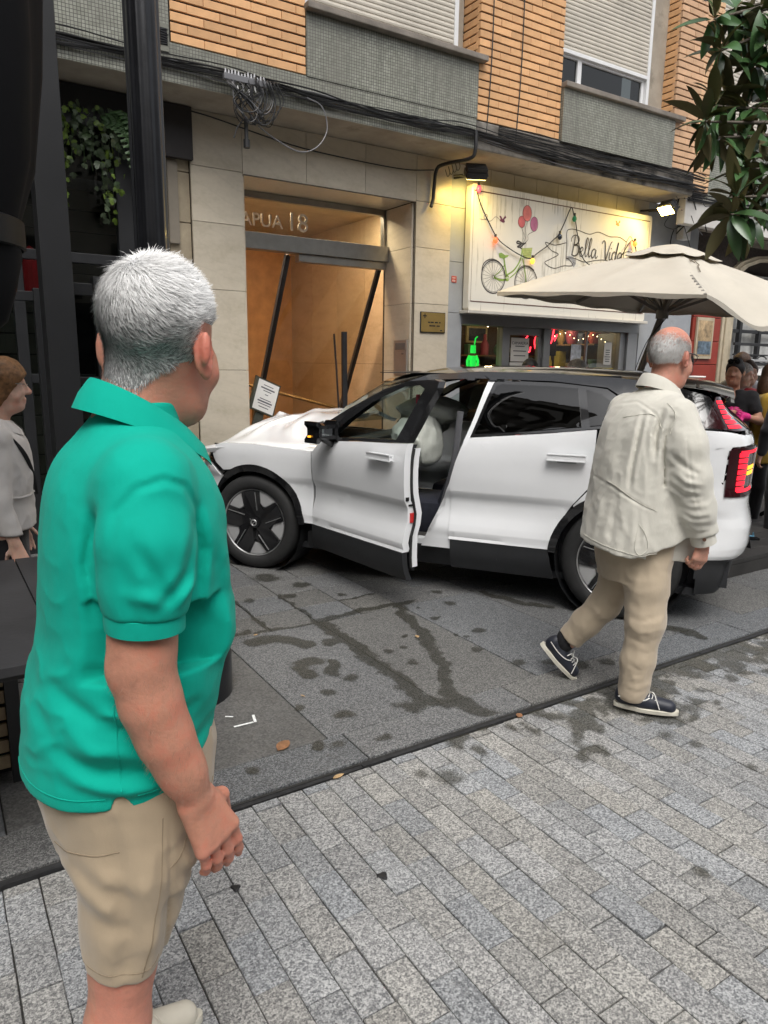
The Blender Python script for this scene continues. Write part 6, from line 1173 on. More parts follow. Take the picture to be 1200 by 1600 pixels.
mb = MB(); mb.tube([base, hub+(hub-base)*.24], .034, 12); mb.build('pole', M_POLE, PA, smooth=50); mb = MB(); mb.lathe([(.001, 0), (.06, 0), (.06, .10), (.001, .10)], (hub.x-.03, hub.y, hub.z-.10), 14); mb.build('hub', M_POLE, PA, smooth=40); mb = MB(); mb.lathe([(.001, 0), (.32, 0), (.32, .06), (.06, .08), (.05, .25)], (5.80, 5.10, 0), 24); mb.build('foot', M_DARKM, PA)
for s, t in ((0, 0), (.5, 0), (1, 0), (1, .5), (1, 1), (.5, 1), (0, 1), (0, .5)):
    e = Vector(canopy(.5+(s-.5)*.97, .5+(t-.5)*.97))-Vector((0, 0, .025)); tp = Vector(apx)-Vector((0, 0, .05)); md = tp.lerp(e, .5)-Vector((0, 0, .01)); mb = MB(); mb.bar(tp, e, .022, .03); rb = mb.build('rib', M_POLE, PA); mb = MB(); mb.bar(hub-Vector((.02, 0, .05)), tp.lerp(e, .45)-Vector((0, 0, .03)), .02, .028); mb.build('strut', M_POLE, rb)
for k in range(3): mb = MB(); mb.tube(catmull([hub-Vector((.02, .02*k, .1)), hub+Vector((-.10-.04*k, .05, -.35)), hub+Vector((-.2-.05*k, .1, -.8)), hub+Vector((-.26-.03*k, .12, -1.4))], 4), .004, 4); mb.build('cord', M_CAB, PA)
mb = MB()
for pts in ([(.31, .43), (.33, .45), (.32, .48)], [(.26, .42), (.285, .45), (.30, .47), (.31, .50), (.345, .52)]): mb.tube([np.array(canopy(1-s, t*.8))+np.array([-.004, -.004, .016]) for s, t in pts], .006, 4)
mb.build('tear', pmat('tear brown', (.22, .19, .15), .9), PA)
# ------------------------------------------------------------------ terrace deck right of the car and litter on it
DK = root('terrace_deck', 'low dark plank terrace platform behind the car at the right', 'deck', (6.2, 3.6, 0)); M_DECK = pmat('black deck board', (.035, .033, .031), .55, var=.35, vs=5, bump=.3, bs=60)
for k in range(10): mb = MB(); y = 2.97+.145*k; mb.bbox(4.95, 7.8, y+.003, y+.142, .10, .135, .004); mb.build('plank', M_DECK, DK)
mb = MB(); mb.bbox(4.96, 7.79, 2.975, 3.03, .0, .097); mb.bbox(4.965, 5.02, 3.04, 4.40, 0, .097); mb.build('frame', M_DECK, DK)
for k, (x, y, c, lb) in enumerate([(5.55, 3.25, (.10, .28, .42), 'pale blue wrapper strip on the dark terrace deck'), (5.75, 3.3, (.12, .34, .5), 'second pale blue scrap further right on the terrace deck'), (5.3, 3.2, (.35, .36, .36), 'grey plastic shard at the deck corner nearest the car')]):
    mb = MB(); pts = catmull([(x-.12, y-.04, .15), (x-.04, y+.02, .17), (x+.05, y-.02, .15), (x+.14, y+.03, .165)], 5); mb.tube(pts, .022, 6, flat=.3); tag(mb.build('litter', pmat('litter %d' % k, c, .4), smooth=True), lb, 'litter', 'litter on the deck')
for k in range(12): x, y = 5.1+RNG.random()*2, 3.05+RNG.random()*.8; mb = MB(); mb.obox((x, y, .155), RNG.normal(0, 1, 3), (0, 1, .3), (0, -.3, 1), .05, .02, .012, .004); tag(mb.build('wreckage_scrap', M_BLK), ['small', 'thin', 'bent', 'curled', 'short', 'split', 'flat', 'torn', 'ribbed', 'jagged', 'long', 'glossy'][k]+' black plastic scrap among the wreckage on the deck', 'scrap', 'black scraps on the deck')
# ------------------------------------------------------------------ second white car
C2 = root('parked_car', 'white estate car parked behind the onlookers at the far right', 'car', (10.5, 4.9, 0))
prof = catmull([(8.75, .45), (8.70, .75), (8.72, 1.0), (8.80, 1.08), (9.02, 1.48), (9.15, 1.57), (9.8, 1.63), (11.2, 1.60), (11.9, 1.30), (12.2, 1.02), (12.9, .92), (13.1, .7), (13.1, .4)], 4); G = []
for x, z in prof:
    w = .86-.20*smooth(1.0, 1.62, z); G.append([(x, 4.85+w*s, z-.04*abs(s)**3*(z > 1.4)) for s in np.linspace(-1, 1, 15)])
G = np.array(G); mb = MB(); mb.grid(G)
for sgn in (0, -1): side = G[:, sgn]; lo = side.copy(); lo[:, 2] = .32; lo[:, 1] = 4.85+(.9 if sgn else -.9); mid = side.copy(); mid[:, 2] = np.minimum(side[:, 2], 1.0); mid[:, 1] = lo[:, 1]; mb.grid(np.stack([side, mid, lo]))
mb.build('body', M_PAINT, C2, smooth=30)
mb = MB(); mb.add([(8.815, 4.15, 1.10), (8.815, 5.55, 1.10), (8.99, 5.45, 1.47), (8.99, 4.25, 1.47)], [(0, 1, 2, 3)]); mb.build('rear_window', M_BLK, C2); mb = MB()
for sy in (4.0, 5.70): mb.add([(9.1, sy, 1.08), (11.7, sy, 1.08), (11.2, 4.85+(sy-4.85)*.82, 1.50), (9.35, 4.85+(sy-4.85)*.82, 1.50)], [(0, 1, 2, 3)])
mb.build('side_window', M_BLK, C2)
for y in (4.1, 5.6): mb = MB(); mb.tube([(9.1, y, 1.62), (9.3, y, 1.66), (11.2, y, 1.65), (11.4, y, 1.60)], .018, 6); mb.build('roof_rail', M_ALLOY, C2); mb = MB(); mb.bbox(8.715, 8.76, y-.13, y+.13, .78, .98, .02); mb.build('tail_lamp', M_LENS, C2)
for x in (9.6, 12.3):
    for y in (4.0, 5.7): mb = MB(); mb.lathe([(.001, -.1), (.33, -.1), (.34, 0), (.33, .1), (.001, .1)], (x, y, .33), 20, 'Y'); mb.build('wheel', M_RUB, C2)
# ------------------------------------------------------------------ magnolia on the right
TREE = root('magnolia_tree', 'magnolia with large glossy leaves reaching in at the upper right', 'tree', (4.7, 1.4, 0))
M_BARK = pmat('grey bark', (.12, .10, .08), .9, var=.3, vs=12, bump=.5, bs=30)
def leafmat(name, top, back):
    m, t, b = newmat(name); g = t.add('ShaderNodeNewGeometry'); oi = t.add('ShaderNodeObjectInfo').outputs['Random']; n = t.noise(t.add('ShaderNodeTexCoord').outputs['Object'], 30, 3, .6)
    c = t.mix(g.outputs['Backfacing'], top, back); hv = t.add('ShaderNodeHueSaturation'); k = t.math('MULTIPLY_ADD', oi, .9); k.node.inputs[2].default_value = .55; t.ln(k, hv.inputs['Value']); t.ln(c, hv.inputs['Color']); c = t.mix(t.math('MULTIPLY', n, .25), hv.outputs[0], (.10, .14, .05))
    t.ln(c, b.inputs['Base Color']); r = t.math('MULTIPLY_ADD', g.outputs['Backfacing'], .4); r.node.inputs[2].default_value = .28; t.ln(r, b.inputs['Roughness']); return m
M_LEAF = leafmat('magnolia leaf', (.045, .11, .036), (.14, .11, .04)); LM = [leaf_mesh('leaf', 1.0, .31, M_LEAF, c_, 7, f_) for c_, f_ in ((.25, .30), (.45, .22), (.08, .35))]
mb = MB(); mb.tube(catmull([(4.7, 1.4, 0), (4.68, 1.42, .8), (4.75, 1.45, 1.7), (4.6, 1.6, 2.6), (4.5, 1.75, 3.4), (4.55, 1.8, 4.4)], 6), list(np.linspace(.11, .045, 31)), 10); mb.build('trunk', M_BARK, TREE, smooth=60)
ROS = [(1115, 30, 3.5), (1150, 15, 3.6), (1187, 18, 3.5), (1128, 78, 3.5), (1165, 55, 3.7), (1196, 70, 3.5), (1102, 190, 3.35), (1118, 165, 3.5), (1142, 152, 3.6), (1168, 172, 3.5), (1192, 160, 3.7), (1122, 215, 3.4), (1152, 212, 3.5), (1182, 218, 3.6), (1196, 255, 3.5), (1166, 262, 3.4), (1184, 292, 3.5), (1152, 308, 3.35), (1142, 335, 3.3), (1166, 338, 3.4), (1194, 120, 3.6), (1178, 102, 3.5), (1190, 320, 3.5)]
cnt = 0; CP = np.array([0, 0, 1.55])
def at_(x, y, d): return Vector(CP+d*(fwv+(x-600)/1119.47*Rv-(y-800)/1119.47*Uv))
limb = {0: Vector((4.5, 1.75, 3.4)), 1: Vector((4.6, 1.62, 2.6))}
def rosette(c, n, outdir, add):
    for k in range(n):
        a = 2.4*k+RNG.normal(0, .3); el = RNG.uniform(-.5, .75); t1 = outdir.cross(Vector((0, 0, 1))).normalized(); t2 = outdir.cross(t1); d = (t1*math.cos(a)+t2*math.sin(a))*math.cos(el)+outdir*math.sin(el)*1.0; d.z -= .12; d.normalize()
        L = RNG.uniform(.125, .205); zx = (Vector((0, 0, 1))+Vector(RNG.normal(0, .45, 3))); zx = (zx-d*zx.dot(d)).normalized(); yx = zx.cross(d); st = c+d*.012
        add(Matrix(((d.x*L, yx.x*L, zx.x*L, st.x), (d.y*L, yx.y*L, zx.y*L, st.y), (d.z*L, yx.z*L, zx.z*L, st.z), (0, 0, 0, 1))), k)
def add_leaf(M, k):
    global cnt
    o = link('leaf', LM[k % 3], TREE); o.matrix_parent_inverse = WM[TREE.name].inverted(); o.matrix_basis = M; cnt += 1
for x, y, d in ROS:
    c = at_(x, y, d); s = limb[0] if y < 140 else limb[1]; m1 = s.lerp(c, .5)+Vector((0, 0, -.08 if y > 250 else .06)); mb = MB(); P = catmull([s, m1, c.lerp(m1, .25), c], 5); mb.tube(P, list(np.linspace(.016, .004, len(P))), 6); mb.build('branch', M_BARK, TREE, smooth=60)
    rosette(c, 13, (c-m1).normalized(), add_leaf)
mb = MB(); mb.tube(catmull([at_(1155, 330, 3.35), at_(1172, 355, 3.38), at_(1182, 368, 3.4), at_(1215, 375, 3.45), at_(1260, 350, 3.5), Vector((4.6, 1.62, 2.55))], 6), .008, 6); mb.build('branch', M_BARK, TREE, smooth=60)
LV, LF = [], []
lvm = LM[0]; lv = np.array([v.co[:] for v in lvm.vertices]); lf = np.array([list(p.vertices) for p in lvm.polygons])
def add_far(M, k):
    A = np.array(M); V = lv@A[:3, :3].T+A[:3, 3]; LF.append(lf+sum(len(q) for q in LV)); LV.append(V)
for k in range(60):
    c = Vector((4.9+RNG.normal(0, .55), 1.5+RNG.normal(0, .6), 3.6+RNG.normal(0, .6)))
    if proj(c)[0] < 1290: continue
    rosette(c, 10, Vector(RNG.normal(0, 1, 3)).normalized(), add_far)
o = link('leaves', raw_mesh('leaves', np.concatenate(LV), np.concatenate(LF), M_LEAF), TREE); o['kind'] = 'stuff'
# ------------------------------------------------------------------ people: smooth-blended volumes turned into one surface (surface nets)
def smin(a, b, k):
    if k <= 0: return np.minimum(a, b)
    h = np.clip(.5+.5*(b-a)/k, 0, 1); return b*(1-h)+a*h-k*h*(1-h)
class Vol:
    """list of blended primitives; each is (distance function, blend width, 'add' or 'sub')"""
    def __init__(s): s.p = []; s.disp = None
    def add(s, f, k=.02): s.p.append((f, k, 'add')); return s
    def sub(s, f, k=.01): s.p.append((f, k, 'sub')); return s
    def cone(s, a, b, ra, rb, k=.02, flat=None):
        a, b = np.array(a, float), np.array(b, float); ab = b-a; L = ab@ab+1e-12
        if flat is not None: ax, fs = np.array(flat[0], float), flat[1]; ax = ax/np.linalg.norm(ax)
        def f(P):
            Q = P-a
            if flat is not None: Q = Q+np.outer(Q@ax, ax)*(1/fs-1)-0
            abq = ab if flat is None else ab+ax*(ab@ax)*(1/fs-1)
            t = np.clip((Q@abq)/(abq@abq), 0, 1); d = np.linalg.norm(Q-t[:, None]*abq, axis=1)-(ra+(rb-ra)*t); return d*(1 if flat is None else min(1, fs) if fs < 1 else 1)
        return s.add(f, k)
    def chain(s, pts, k=.02, flat=None):
        for (a, ra), (b, rb) in zip(pts[:-1], pts[1:]): s.cone(a, b, ra, rb, k, flat)
        return s
    def ell(s, c, r, R=None, k=.02, sub=False, n=2.0):
        c, r = np.array(c, float), np.array(r, float); R = np.eye(3) if R is None else np.array(R)
        def f(P):
            q = np.abs((P-c)@R)/r; l = (q**n).sum(1)**(1/n); g = np.linalg.norm(q/r, axis=1)+1e-9; return np.where(l > 1e-6, (l-1)*l/np.maximum(g, 1e-9) if n == 2 else (l-1)*r.min(), -r.min())
        return s.sub(f, k) if sub else s.add(f, k)
    def loft(s, rows, k=.02, n=2.3, tilt=(0, 0)):
        """rows: z, cx, cy, rx, ry stacked along z"""
        rows = np.array(sorted(rows), float); rr = catmull(rows, 6); z0, z1 = rr[0, 0], rr[-1, 0]
        def f(P):
            z = np.clip(P[:, 2], z0, z1); cx, cy, rx, ry = [np.interp(z, rr[:, 0], rr[:, i]) for i in (1, 2, 3, 4)]
            qx, qy = np.abs(P[:, 0]-cx)/rx, np.abs(P[:, 1]-cy)/ry; l = (qx**n+qy**n)**(1/n); d = (l-1)*np.minimum(rx, ry)*.95; dz = np.maximum(P[:, 2]-z1, z0-P[:, 2])
            return np.where(dz > 0, np.sqrt(np.maximum(d, 0)**2+dz**2), d)
        return s.add(f, k)
    def clipz(s, z, above=True, k=.004, nrm=None, pt=None):
        n = np.array(nrm if nrm is not None else (0, 0, 1 if above else -1), float); n /= np.linalg.norm(n); p = np.array(pt if pt is not None else (0, 0, z), float)
        return s.sub(lambda P: (P-p)@n, k)
    def ev(s, P, idx=None):
        d = None
        for i, (f, k, op) in enumerate(s.p):
            if idx is not None and not idx[i]: continue
            q = f(P)
            if op == 'add': d = q if d is None else smin(d, q, k)
            elif d is not None: d = -smin(-d, q, k)
        return d
    def mesh(s, lo, hi, h, blk=14):
        lo, hi = np.array(lo, float), np.array(hi, float); n = np.ceil((hi-lo)/h/blk).astype(int); N = n*blk+1; G = np.full(N, 9.0, np.float32)
        bi = np.stack(np.meshgrid(*[np.arange(q) for q in n], indexing='ij'), -1).reshape(-1, 3); cen = lo+(bi+.5)*blk*h; rad = blk*h*.87*1.25
        D = [f(cen) for f, k, op in s.p]; adds = np.array([op == 'add' for f, k, op in s.p]); DA = np.array(D); full = s.ev(cen)
        loc = np.stack(np.meshgrid(*[np.arange(blk+1)]*3, indexing='ij'), -1).reshape(-1, 3)*h
        mn = DA[adds].min(0)
        for b in range(len(bi)):
            i0 = bi[b]*blk; sl = tuple(slice(i0[q], i0[q]+blk+1) for q in range(3))
            if full[b] > rad+.03: continue
            if full[b] < -rad-.03: G[sl] = -9.0; continue
            use = [(not adds[i]) or DA[i, b] < mn[b]+2*rad+.05 for i in range(len(s.p))]
            P = lo+i0*h+loc; d = s.ev(P, use)
            if s.disp is not None: d = s.disp(P, d)
            G[sl] = d.reshape(blk+1, blk+1, blk+1)
        return surface_nets(G, lo, h)
def surface_nets(G, lo, h):
    S_ = G < 0; c = np.zeros(np.array(G.shape)-1, np.int8); off = [(i, j, k) for i in (0, 1) for j in (0, 1) for k in (0, 1)]
    sh = lambda A, o: A[o[0]:A.shape[0]-1+o[0], o[1]:A.shape[1]-1+o[1], o[2]:A.shape[2]-1+o[2]]
    for o in off: c += sh(S_, o)
    act = (c > 0) & (c < 8); cells = np.argwhere(act); vid = np.full(act.shape, -1, np.int32); vid[act] = np.arange(len(cells))
    acc = np.zeros((len(cells), 3)); cnt = np.zeros(len(cells)); val = {o: np.clip(G[cells[:, 0]+o[0], cells[:, 1]+o[1], cells[:, 2]+o[2]], -3*h, 3*h) for o in off}
    for a in off:
        for ax in range(3):
            if a[ax]: continue
            b = list(a); b[ax] = 1; b = tuple(b); va, vb = val[a], val[b]; m = (va < 0) != (vb < 0); t = np.where(m, va/(np.where(m, va-vb, 1)), 0); p = np.array(a, float)[None]+np.zeros((len(cells), 3)); p[:, ax] += t; acc += p*m[:, None]; cnt += m
    V = lo+(cells+acc/np.maximum(cnt, 1)[:, None])*h; F_ = []
    for ax in range(3):
        o1, o2 = [q for q in range(3) if q != ax]; s0 = [slice(None)]*3; s1 = [slice(None)]*3; s0[ax] = slice(0, -1); s1[ax] = slice(1, None)
        A, B_ = S_[tuple(s0)], S_[tuple(s1)]; e = np.argwhere(A != B_); e = e[(e[:, o1] > 0) & (e[:, o2] > 0) & (e[:, o1] < G.shape[o1]-1) & (e[:, o2] < G.shape[o2]-1)]
        ins = A[e[:, 0], e[:, 1], e[:, 2]]; q = []
        for d1, d2 in ((0, 0), (1, 0), (1, 1), (0, 1)): t = e.copy(); t[:, o1] -= d1; t[:, o2] -= d2; q.append(vid[t[:, 0], t[:, 1], t[:, 2]])
        q = np.stack(q, 1); flip = ins if ax != 1 else ~ins; q[~flip] = q[~flip][:, ::-1]; F_.append(q)
    F_ = np.concatenate(F_); return V, F_[(F_ >= 0).all(1)]
def relax(V, F_, it=2, lam=.5):
    e = np.concatenate([F_[:, [i, (i+1) % 4]] for i in range(4)]); n = len(V)
    for _ in range(it):
        acc = np.zeros_like(V); cnt = np.zeros(n)
        for a, b in ((0, 1), (1, 0)): np.add.at(acc, e[:, a], V[e[:, b]]); np.add.at(cnt, e[:, a], 1)
        V = V*(1-lam)+lam*acc/np.maximum(cnt, 1)[:, None]
    return V
def vol_obj(vol, name, mat, parent, lo, hi, h, it=1, label=None, color=None):
    V, F_ = vol.mesh(lo, hi, h); V = relax(V, F_, it); me = raw_mesh(name, V, F_, mat)
    if color is not None:
        a = me.attributes.new('tone', 'FLOAT_COLOR', 'POINT'); c = np.ones((len(me.vertices), 4), np.float32); Vv = np.zeros(len(me.vertices)*3); me.vertices.foreach_get('co', Vv); c[:, :3] = color(Vv.reshape(-1, 3)); a.data.foreach_set('color', c.ravel())
    return link(name, me, parent, True, label=label)
def seg_field(P, folds, axes=(0, 2)):
    """folds: ((x,z) points, depth, width) creases lying in a side plane"""
    Q = P[:, list(axes)]; out = np.zeros(len(P))
    for pts, amp, w in folds:
        pts = np.array(pts, float); best = np.full(len(P), 9.0); tt = np.zeros(len(P)); n = len(pts)-1
        for i, (a, b) in enumerate(zip(pts[:-1], pts[1:])):
            ab = b-a; t = np.clip(((Q-a)@ab)/(ab@ab), 0, 1); d = np.linalg.norm(Q-a-t[:, None]*ab, axis=1); m = d < best; best[m] = d[m]; tt[m] = (i+t[m])/n
        env = np.sin(PI*np.clip(tt, .02, .98))**.5; out += amp*env*(np.exp(-(best/w)**2)-.55*np.exp(-((best-1.6*w)/w)**2))
    return out
def skinmat(name, col, red=.25):
    m, t, b = newmat(name); tc = t.add('ShaderNodeTexCoord').outputs['Object']; n = t.noise(tc, 14, 5, .6); n2 = t.noise(tc, 120, 4, .65)
    n3 = t.noise(tc, 48, 5, .7); c = t.ramp(t.math('ADD', t.math('MULTIPLY', n, .6), t.math('MULTIPLY', n3, .4)), [(.34, tuple(x*.76 for x in col)), (.5, col), (.62, (min(1, col[0]*1.08), col[1]*(1-red*.5), col[2]*(1-red*.55)))]); c = t.mix(t.math('MULTIPLY', n2, .25), c, tuple(x*.72 for x in col)); at = t.add('ShaderNodeAttribute', attribute_name='tone').outputs['Color']; c = t.mix(1.0, c, at, 'MULTIPLY')
    t.ln(c, b.inputs['Base Color']); b.inputs['Roughness'].default_value = .5; b.inputs['Specular IOR Level'].default_value = .4; b.inputs['Subsurface Weight'].default_value = .18; b.inputs['Subsurface Radius'].default_value = (.010, .004, .002); b.inputs['Subsurface Scale'].default_value = 1.0
    bp = t.bump(n2, .4, .003, b); return m
def clothmat(name, col, var=.07, rough=.85, weave=900, wd=.0006, fold=.5, fs=9, fd=.012, sheen=.25):
    m, t, b = newmat(name); tc = t.add('ShaderNodeTexCoord').outputs['Object']; n = t.noise(tc, 4, 5, .6); c = t.ramp(n, [(.3, tuple(x*(1-var) for x in col)), (.7, tuple(min(1, x*(1+var)) for x in col))]); fz = t.noise(tc, 420, 2, .5); c = t.mix(t.math('MULTIPLY', fz, .22), c, tuple(x*.75 for x in col)); t.ln(c, b.inputs['Base Color']); b.inputs['Roughness'].default_value = rough; b.inputs['Sheen Weight'].default_value = sheen; b.inputs['Specular IOR Level'].default_value = .2
    b1 = t.add('ShaderNodeBump', i_Strength=fold, i_Distance=fd); mp = t.add('ShaderNodeMapping'); mp.inputs['Scale'].default_value = (1, 1, .55); t.ln(tc, mp.inputs[0]); t.ln(t.noise(mp.outputs[0], fs, 4, .55), b1.inputs['Height'])
    wv = t.noise(tc, weave, 2, .5); b2 = t.add('ShaderNodeBump', i_Strength=.5, i_Distance=wd); t.ln(wv, b2.inputs['Height']); t.ln(b1.outputs[0], b2.inputs['Normal']); t.ln(b2.outputs[0], b.inputs['Normal']); return m
def hairmat(name, rough=.45):
    m, t, b = newmat(name); at = t.add('ShaderNodeAttribute', attribute_name='tone').outputs['Color']; t.ln(at, b.inputs['Base Color']); b.inputs['Roughness'].default_value = rough; b.inputs['Specular IOR Level'].default_value = .4; return m
def rotz(a): return np.array([[math.cos(a), -math.sin(a), 0], [math.sin(a), math.cos(a), 0], [0, 0, 1]])
def head_vol(v, c, yaw, pitch=0, s=1.0, k=.016, ears=True, jaw=1.0, ear_dz=0.0):
    """c: centre between the ears; the head frame has x forward, y left, z up"""
    R = rotz(yaw)@np.array([[math.cos(pitch), 0, math.sin(pitch)], [0, 1, 0], [-math.sin(pitch), 0, math.cos(pitch)]]); c = np.array(c, float); T = lambda p: c+s*(R@np.array(p, float))
    v.ell(T((-.008, 0, .030)), np.array((.098, .077, .090))*s, R, k); v.ell(T((.018, 0, -.035)), np.array((.070, .062*jaw, .080))*s, R, .03*s); v.cone(T((.030, .022, -.098)), T((.030, -.022, -.098)), .038*s*jaw, .038*s*jaw, .03*s); v.cone(T((.066, .012, -.098)), T((.066, -.012, -.098)), .022*s, .022*s, .025*s)
    v.cone(T((.082, .030, .026)), T((.082, -.030, .026)), .012*s, .012*s, .02*s); v.cone(T((.088, 0, .015)), T((.112, 0, -.028)), .010*s, .015*s, .012*s); v.cone(T((.098, .012, -.032)), T((.098, -.012, -.032)), .009*s, .009*s, .008*s)
    v.cone(T((.090, .020, -.064)), T((.090, -.020, -.064)), .009*s, .009*s, .010*s); v.cone(T((.086, .016, -.078)), T((.086, -.016, -.078)), .009*s, .009*s, .010*s); v.ell(T((.096, 0, -.071)), np.array((.014, .024, .0025))*s, R, .003, True)
    for y in (1, -1):
        v.ell(T((.088, y*.031, .004)), np.array((.013, .018, .011))*s, R, .012, True); v.ell(T((.072, y*.032, .004)), np.array((.0125, .0135, .0125))*s, R, .003); v.cone(T((.072, y*.04, -.03)), T((.055, y*.05, -.05)), .018*s, .02*s, .03*s)
        if ears:
            Re = R@rotz(y*.45); E_ = lambda p: T((p[0], p[1], p[2]+ear_dz))
            v.ell(E_((-.012, y*.080, -.012)), np.array((.019, .008, .034))*s, Re, .006); v.ell(E_((-.024, y*.088, -.004)), np.array((.008, .008, .026))*s, Re, .008); v.ell(E_((-.006, y*.088, -.010)), np.array((.010, .006, .020))*s, Re, .004, True); v.ell(E_((-.006, y*.080, -.040)), np.array((.009, .006, .011))*s, Re, .006)
    return T, R
def hand_vol(v, wrist, knuck, side, palm_n, s=1.0, curl=.6, k=.006, thumb_dir=None):
    """palm from wrist to the knuckle centre; side: direction from little finger to index; palm_n: out of the palm"""
    w, kn = np.array(wrist, float), np.array(knuck, float); ax = (kn-w)/np.linalg.norm(kn-w); sd = np.array(side, float); sd = sd-ax*(sd@ax); sd /= np.linalg.norm(sd); pn = np.array(palm_n, float); pn = pn-ax*(pn@ax)-sd*(pn@sd); pn /= np.linalg.norm(pn)
    for t, r0 in ((.030, .0125), (.010, .0130), (-.010, .0128), (-.029, .0115)): v.cone(w+sd*t*.55*s, kn+sd*t*s, (.017 if abs(t) < .02 else .015)*s, r0*s, .012*s)
    for t, L, r0, cm in ((.031, .92, .0088, .7), (.0108, 1.0, .0092, 1.0), (-.0100, .95, .0088, 1.25), (-.030, .76, .0078, 1.5)):
        p = kn+sd*t*s; ang = .25; rr = r0*s
        for sl, dc in ((.044, .55), (.028, .75), (.022, .55)):
            ang2 = ang+curl*dc*cm; d = ax*math.cos((ang+ang2)/2)+pn*math.sin((ang+ang2)/2); q = p+d*sl*L*s; v.cone(p, q, rr, rr*.93, k*s); p, ang, rr = q, ang2+curl*.25*cm, rr*.93
    td = np.array(thumb_dir if thumb_dir is not None else ax*.75+sd*.45+pn*.5, float); td /= np.linalg.norm(td); b0 = w+ax*.018*s+sd*.020*s+pn*.008*s; b1 = b0+(td*.6+sd*.55)/np.linalg.norm(td*.6+sd*.55)*.036*s; b2 = b1+td*.032*s; b3 = b2+(td+ax*.3)/np.linalg.norm(td+ax*.3)*.026*s
    v.cone(b0, b1, .017*s, .0125*s, .012*s); v.cone(b1, b2, .0118*s, .0105*s, .004*s); v.cone(b2, b3, .0105*s, .0088*s, .003*s)
def strands(name, roots, nrm, flow, length, tone, parent, mat, segs=3, w=.0011, lift=.35, droop=.4, jit=.25):
    n = len(roots); P = [roots]; d = flow*(1-lift)+nrm*lift; d /= np.linalg.norm(d, axis=1)[:, None]; d = d+RNG.normal(0, jit, d.shape)*.6; d /= np.linalg.norm(d, axis=1)[:, None]
    for i in range(segs):
        P.append(P[-1]+d*(length/segs)[:, None]); d = d-nrm*(droop/segs); d[:, 2] -= .10; d /= np.linalg.norm(d, axis=1)[:, None]
    sd = np.cross(d, nrm); sd /= np.linalg.norm(sd, axis=1)[:, None]+1e-9; V = np.zeros((n, segs+1, 2, 3))
    for i in range(segs+1):
        ww = w*(1-.75*i/segs); V[:, i, 0] = P[i]-sd*ww/2; V[:, i, 1] = P[i]+sd*ww/2
    base = np.arange(n)[:, None]*(segs+1)*2; F_ = []
    for i in range(segs): F_.append(np.stack([base[:, 0]+2*i, base[:, 0]+2*i+1, base[:, 0]+2*i+3, base[:, 0]+2*i+2], 1))
    me = raw_mesh(name, V.reshape(-1, 3), np.concatenate(F_), mat); a = me.attributes.new('tone', 'FLOAT_COLOR', 'POINT'); c = np.ones((n, (segs+1)*2, 4), np.float32); c[:, :, :3] = tone[:, None, :]; a.data.foreach_set('color', c.ravel()); return link(name, me, parent, True)
def white_tone(n): return lambda V: np.ones((len(V), 3))

def wrinkle(Q, s, amp, seed, sq=(1, 1, .6)):
    q = Q*np.array(sq); w = q+.035*np.stack([vnoise(q, 9, seed+k, 2)-.5 for k in range(3)], -1)*2; n = vnoise(w, s, seed+9, 2); r = 1-np.abs(2*n-1); return amp*(r**3-.25)
# ================================================================= man in the green polo
A1 = R_(92.0); MAN = root('person', 'man with short silver hair in a green polo shirt and beige shorts, looking away', 'person', (.29, 1.30, 0), PI/2-A1, group=None)
M_SKIN = skinmat('tanned skin', (.55, .27, .185)); M_POLO = clothmat('green pique cotton', (0.0, .385, .285), .06, .85, 1100, .0007, .5, 8, .014, .03); M_SHORT = clothmat('beige chino', (.40, .315, .215), .07, .85, 800, .0006, .5, 7, .016)
HC, HY = np.array((.072, .0, 1.588)), R_(47); b = Vol()
HT, HR = head_vol(b, HC, HY, R_(4), 1.12, ear_dz=-.012)
b.cone((.045, 0, 1.535), (.012, 0, 1.41), .064, .074, .03); b.loft([(.75, -.03, 0, .11, .12), (.95, -.02, 0, .12, .13), (1.15, .0, 0, .12, .15), (1.33, 0, 0, .09, .13), (1.42, .0, 0, .06, .09)], .03)
SH, EL, WR = np.array((-.008, -.195, 1.355)), np.array((-.034, -.222, 1.082)), np.array((.036, -.228, .842))
b.chain([(SH, .040), ((-.022, -.212, 1.2), .044), ((-.030, -.218, 1.13), .0425), (EL, .039)], .04); b.chain([(EL, .039), ((-.024, -.225, 1.02), .0405), ((-.005, -.227, .955), .037), ((.017, -.228, .895), .031), (WR, .0285)], .04)
b.ell(EL+np.array((-.028, 0, .0)), (.022, .024, .03), None, .02)
hand_vol(b, WR+np.array((.004, 0, -.012)), WR+np.array((.034, -.004, -.088)), (.9, .35, .30), (-.45, .85, .2), 1.12, .24, thumb_dir=(.25, .55, -.8))
b.chain([((-.02, -.08, .90), .07), ((-.055, -.11, .62), .065), ((-.078, -.12, .48), .056), ((-.095, -.122, .36), .056), ((-.125, -.122, .22), .046), ((-.135, -.12, .09), .035)], .02)
b.chain([((-.02, .08, .90), .07), ((.03, .115, .62), .065), ((.065, .135, .49), .060), ((.01, .145, .36), .058), ((-.05, .15, .22), .044), ((-.09, .152, .07), .033)], .02)
b.cone((-.13, -.12, .05), (.0, -.13, .035), .038, .035, .02); b.cone((-.10, .152, .03), (.02, .155, .015), .032, .03, .02)
def tone1(V):
    c = np.ones((len(V), 3)); arm = (V[:, 1] < -.14) & (V[:, 2] < 1.2); c[arm] *= (1.0, .97, .95); k = smooth(.80, .72, V[:, 2])*(V[:, 1] < -.15); c *= 1+k[:, None]*np.array((.05, -.06, -.02)); h = V[:, 2] > 1.45; c[h] *= (1.02, .97, .98)
    earp = np.array(HT((-.012, -.085, -.012))); q = np.exp(-(np.linalg.norm(V-earp, axis=1)/.035)**2); c *= 1+q[:, None]*np.array((.12, -.22, -.18)); return c
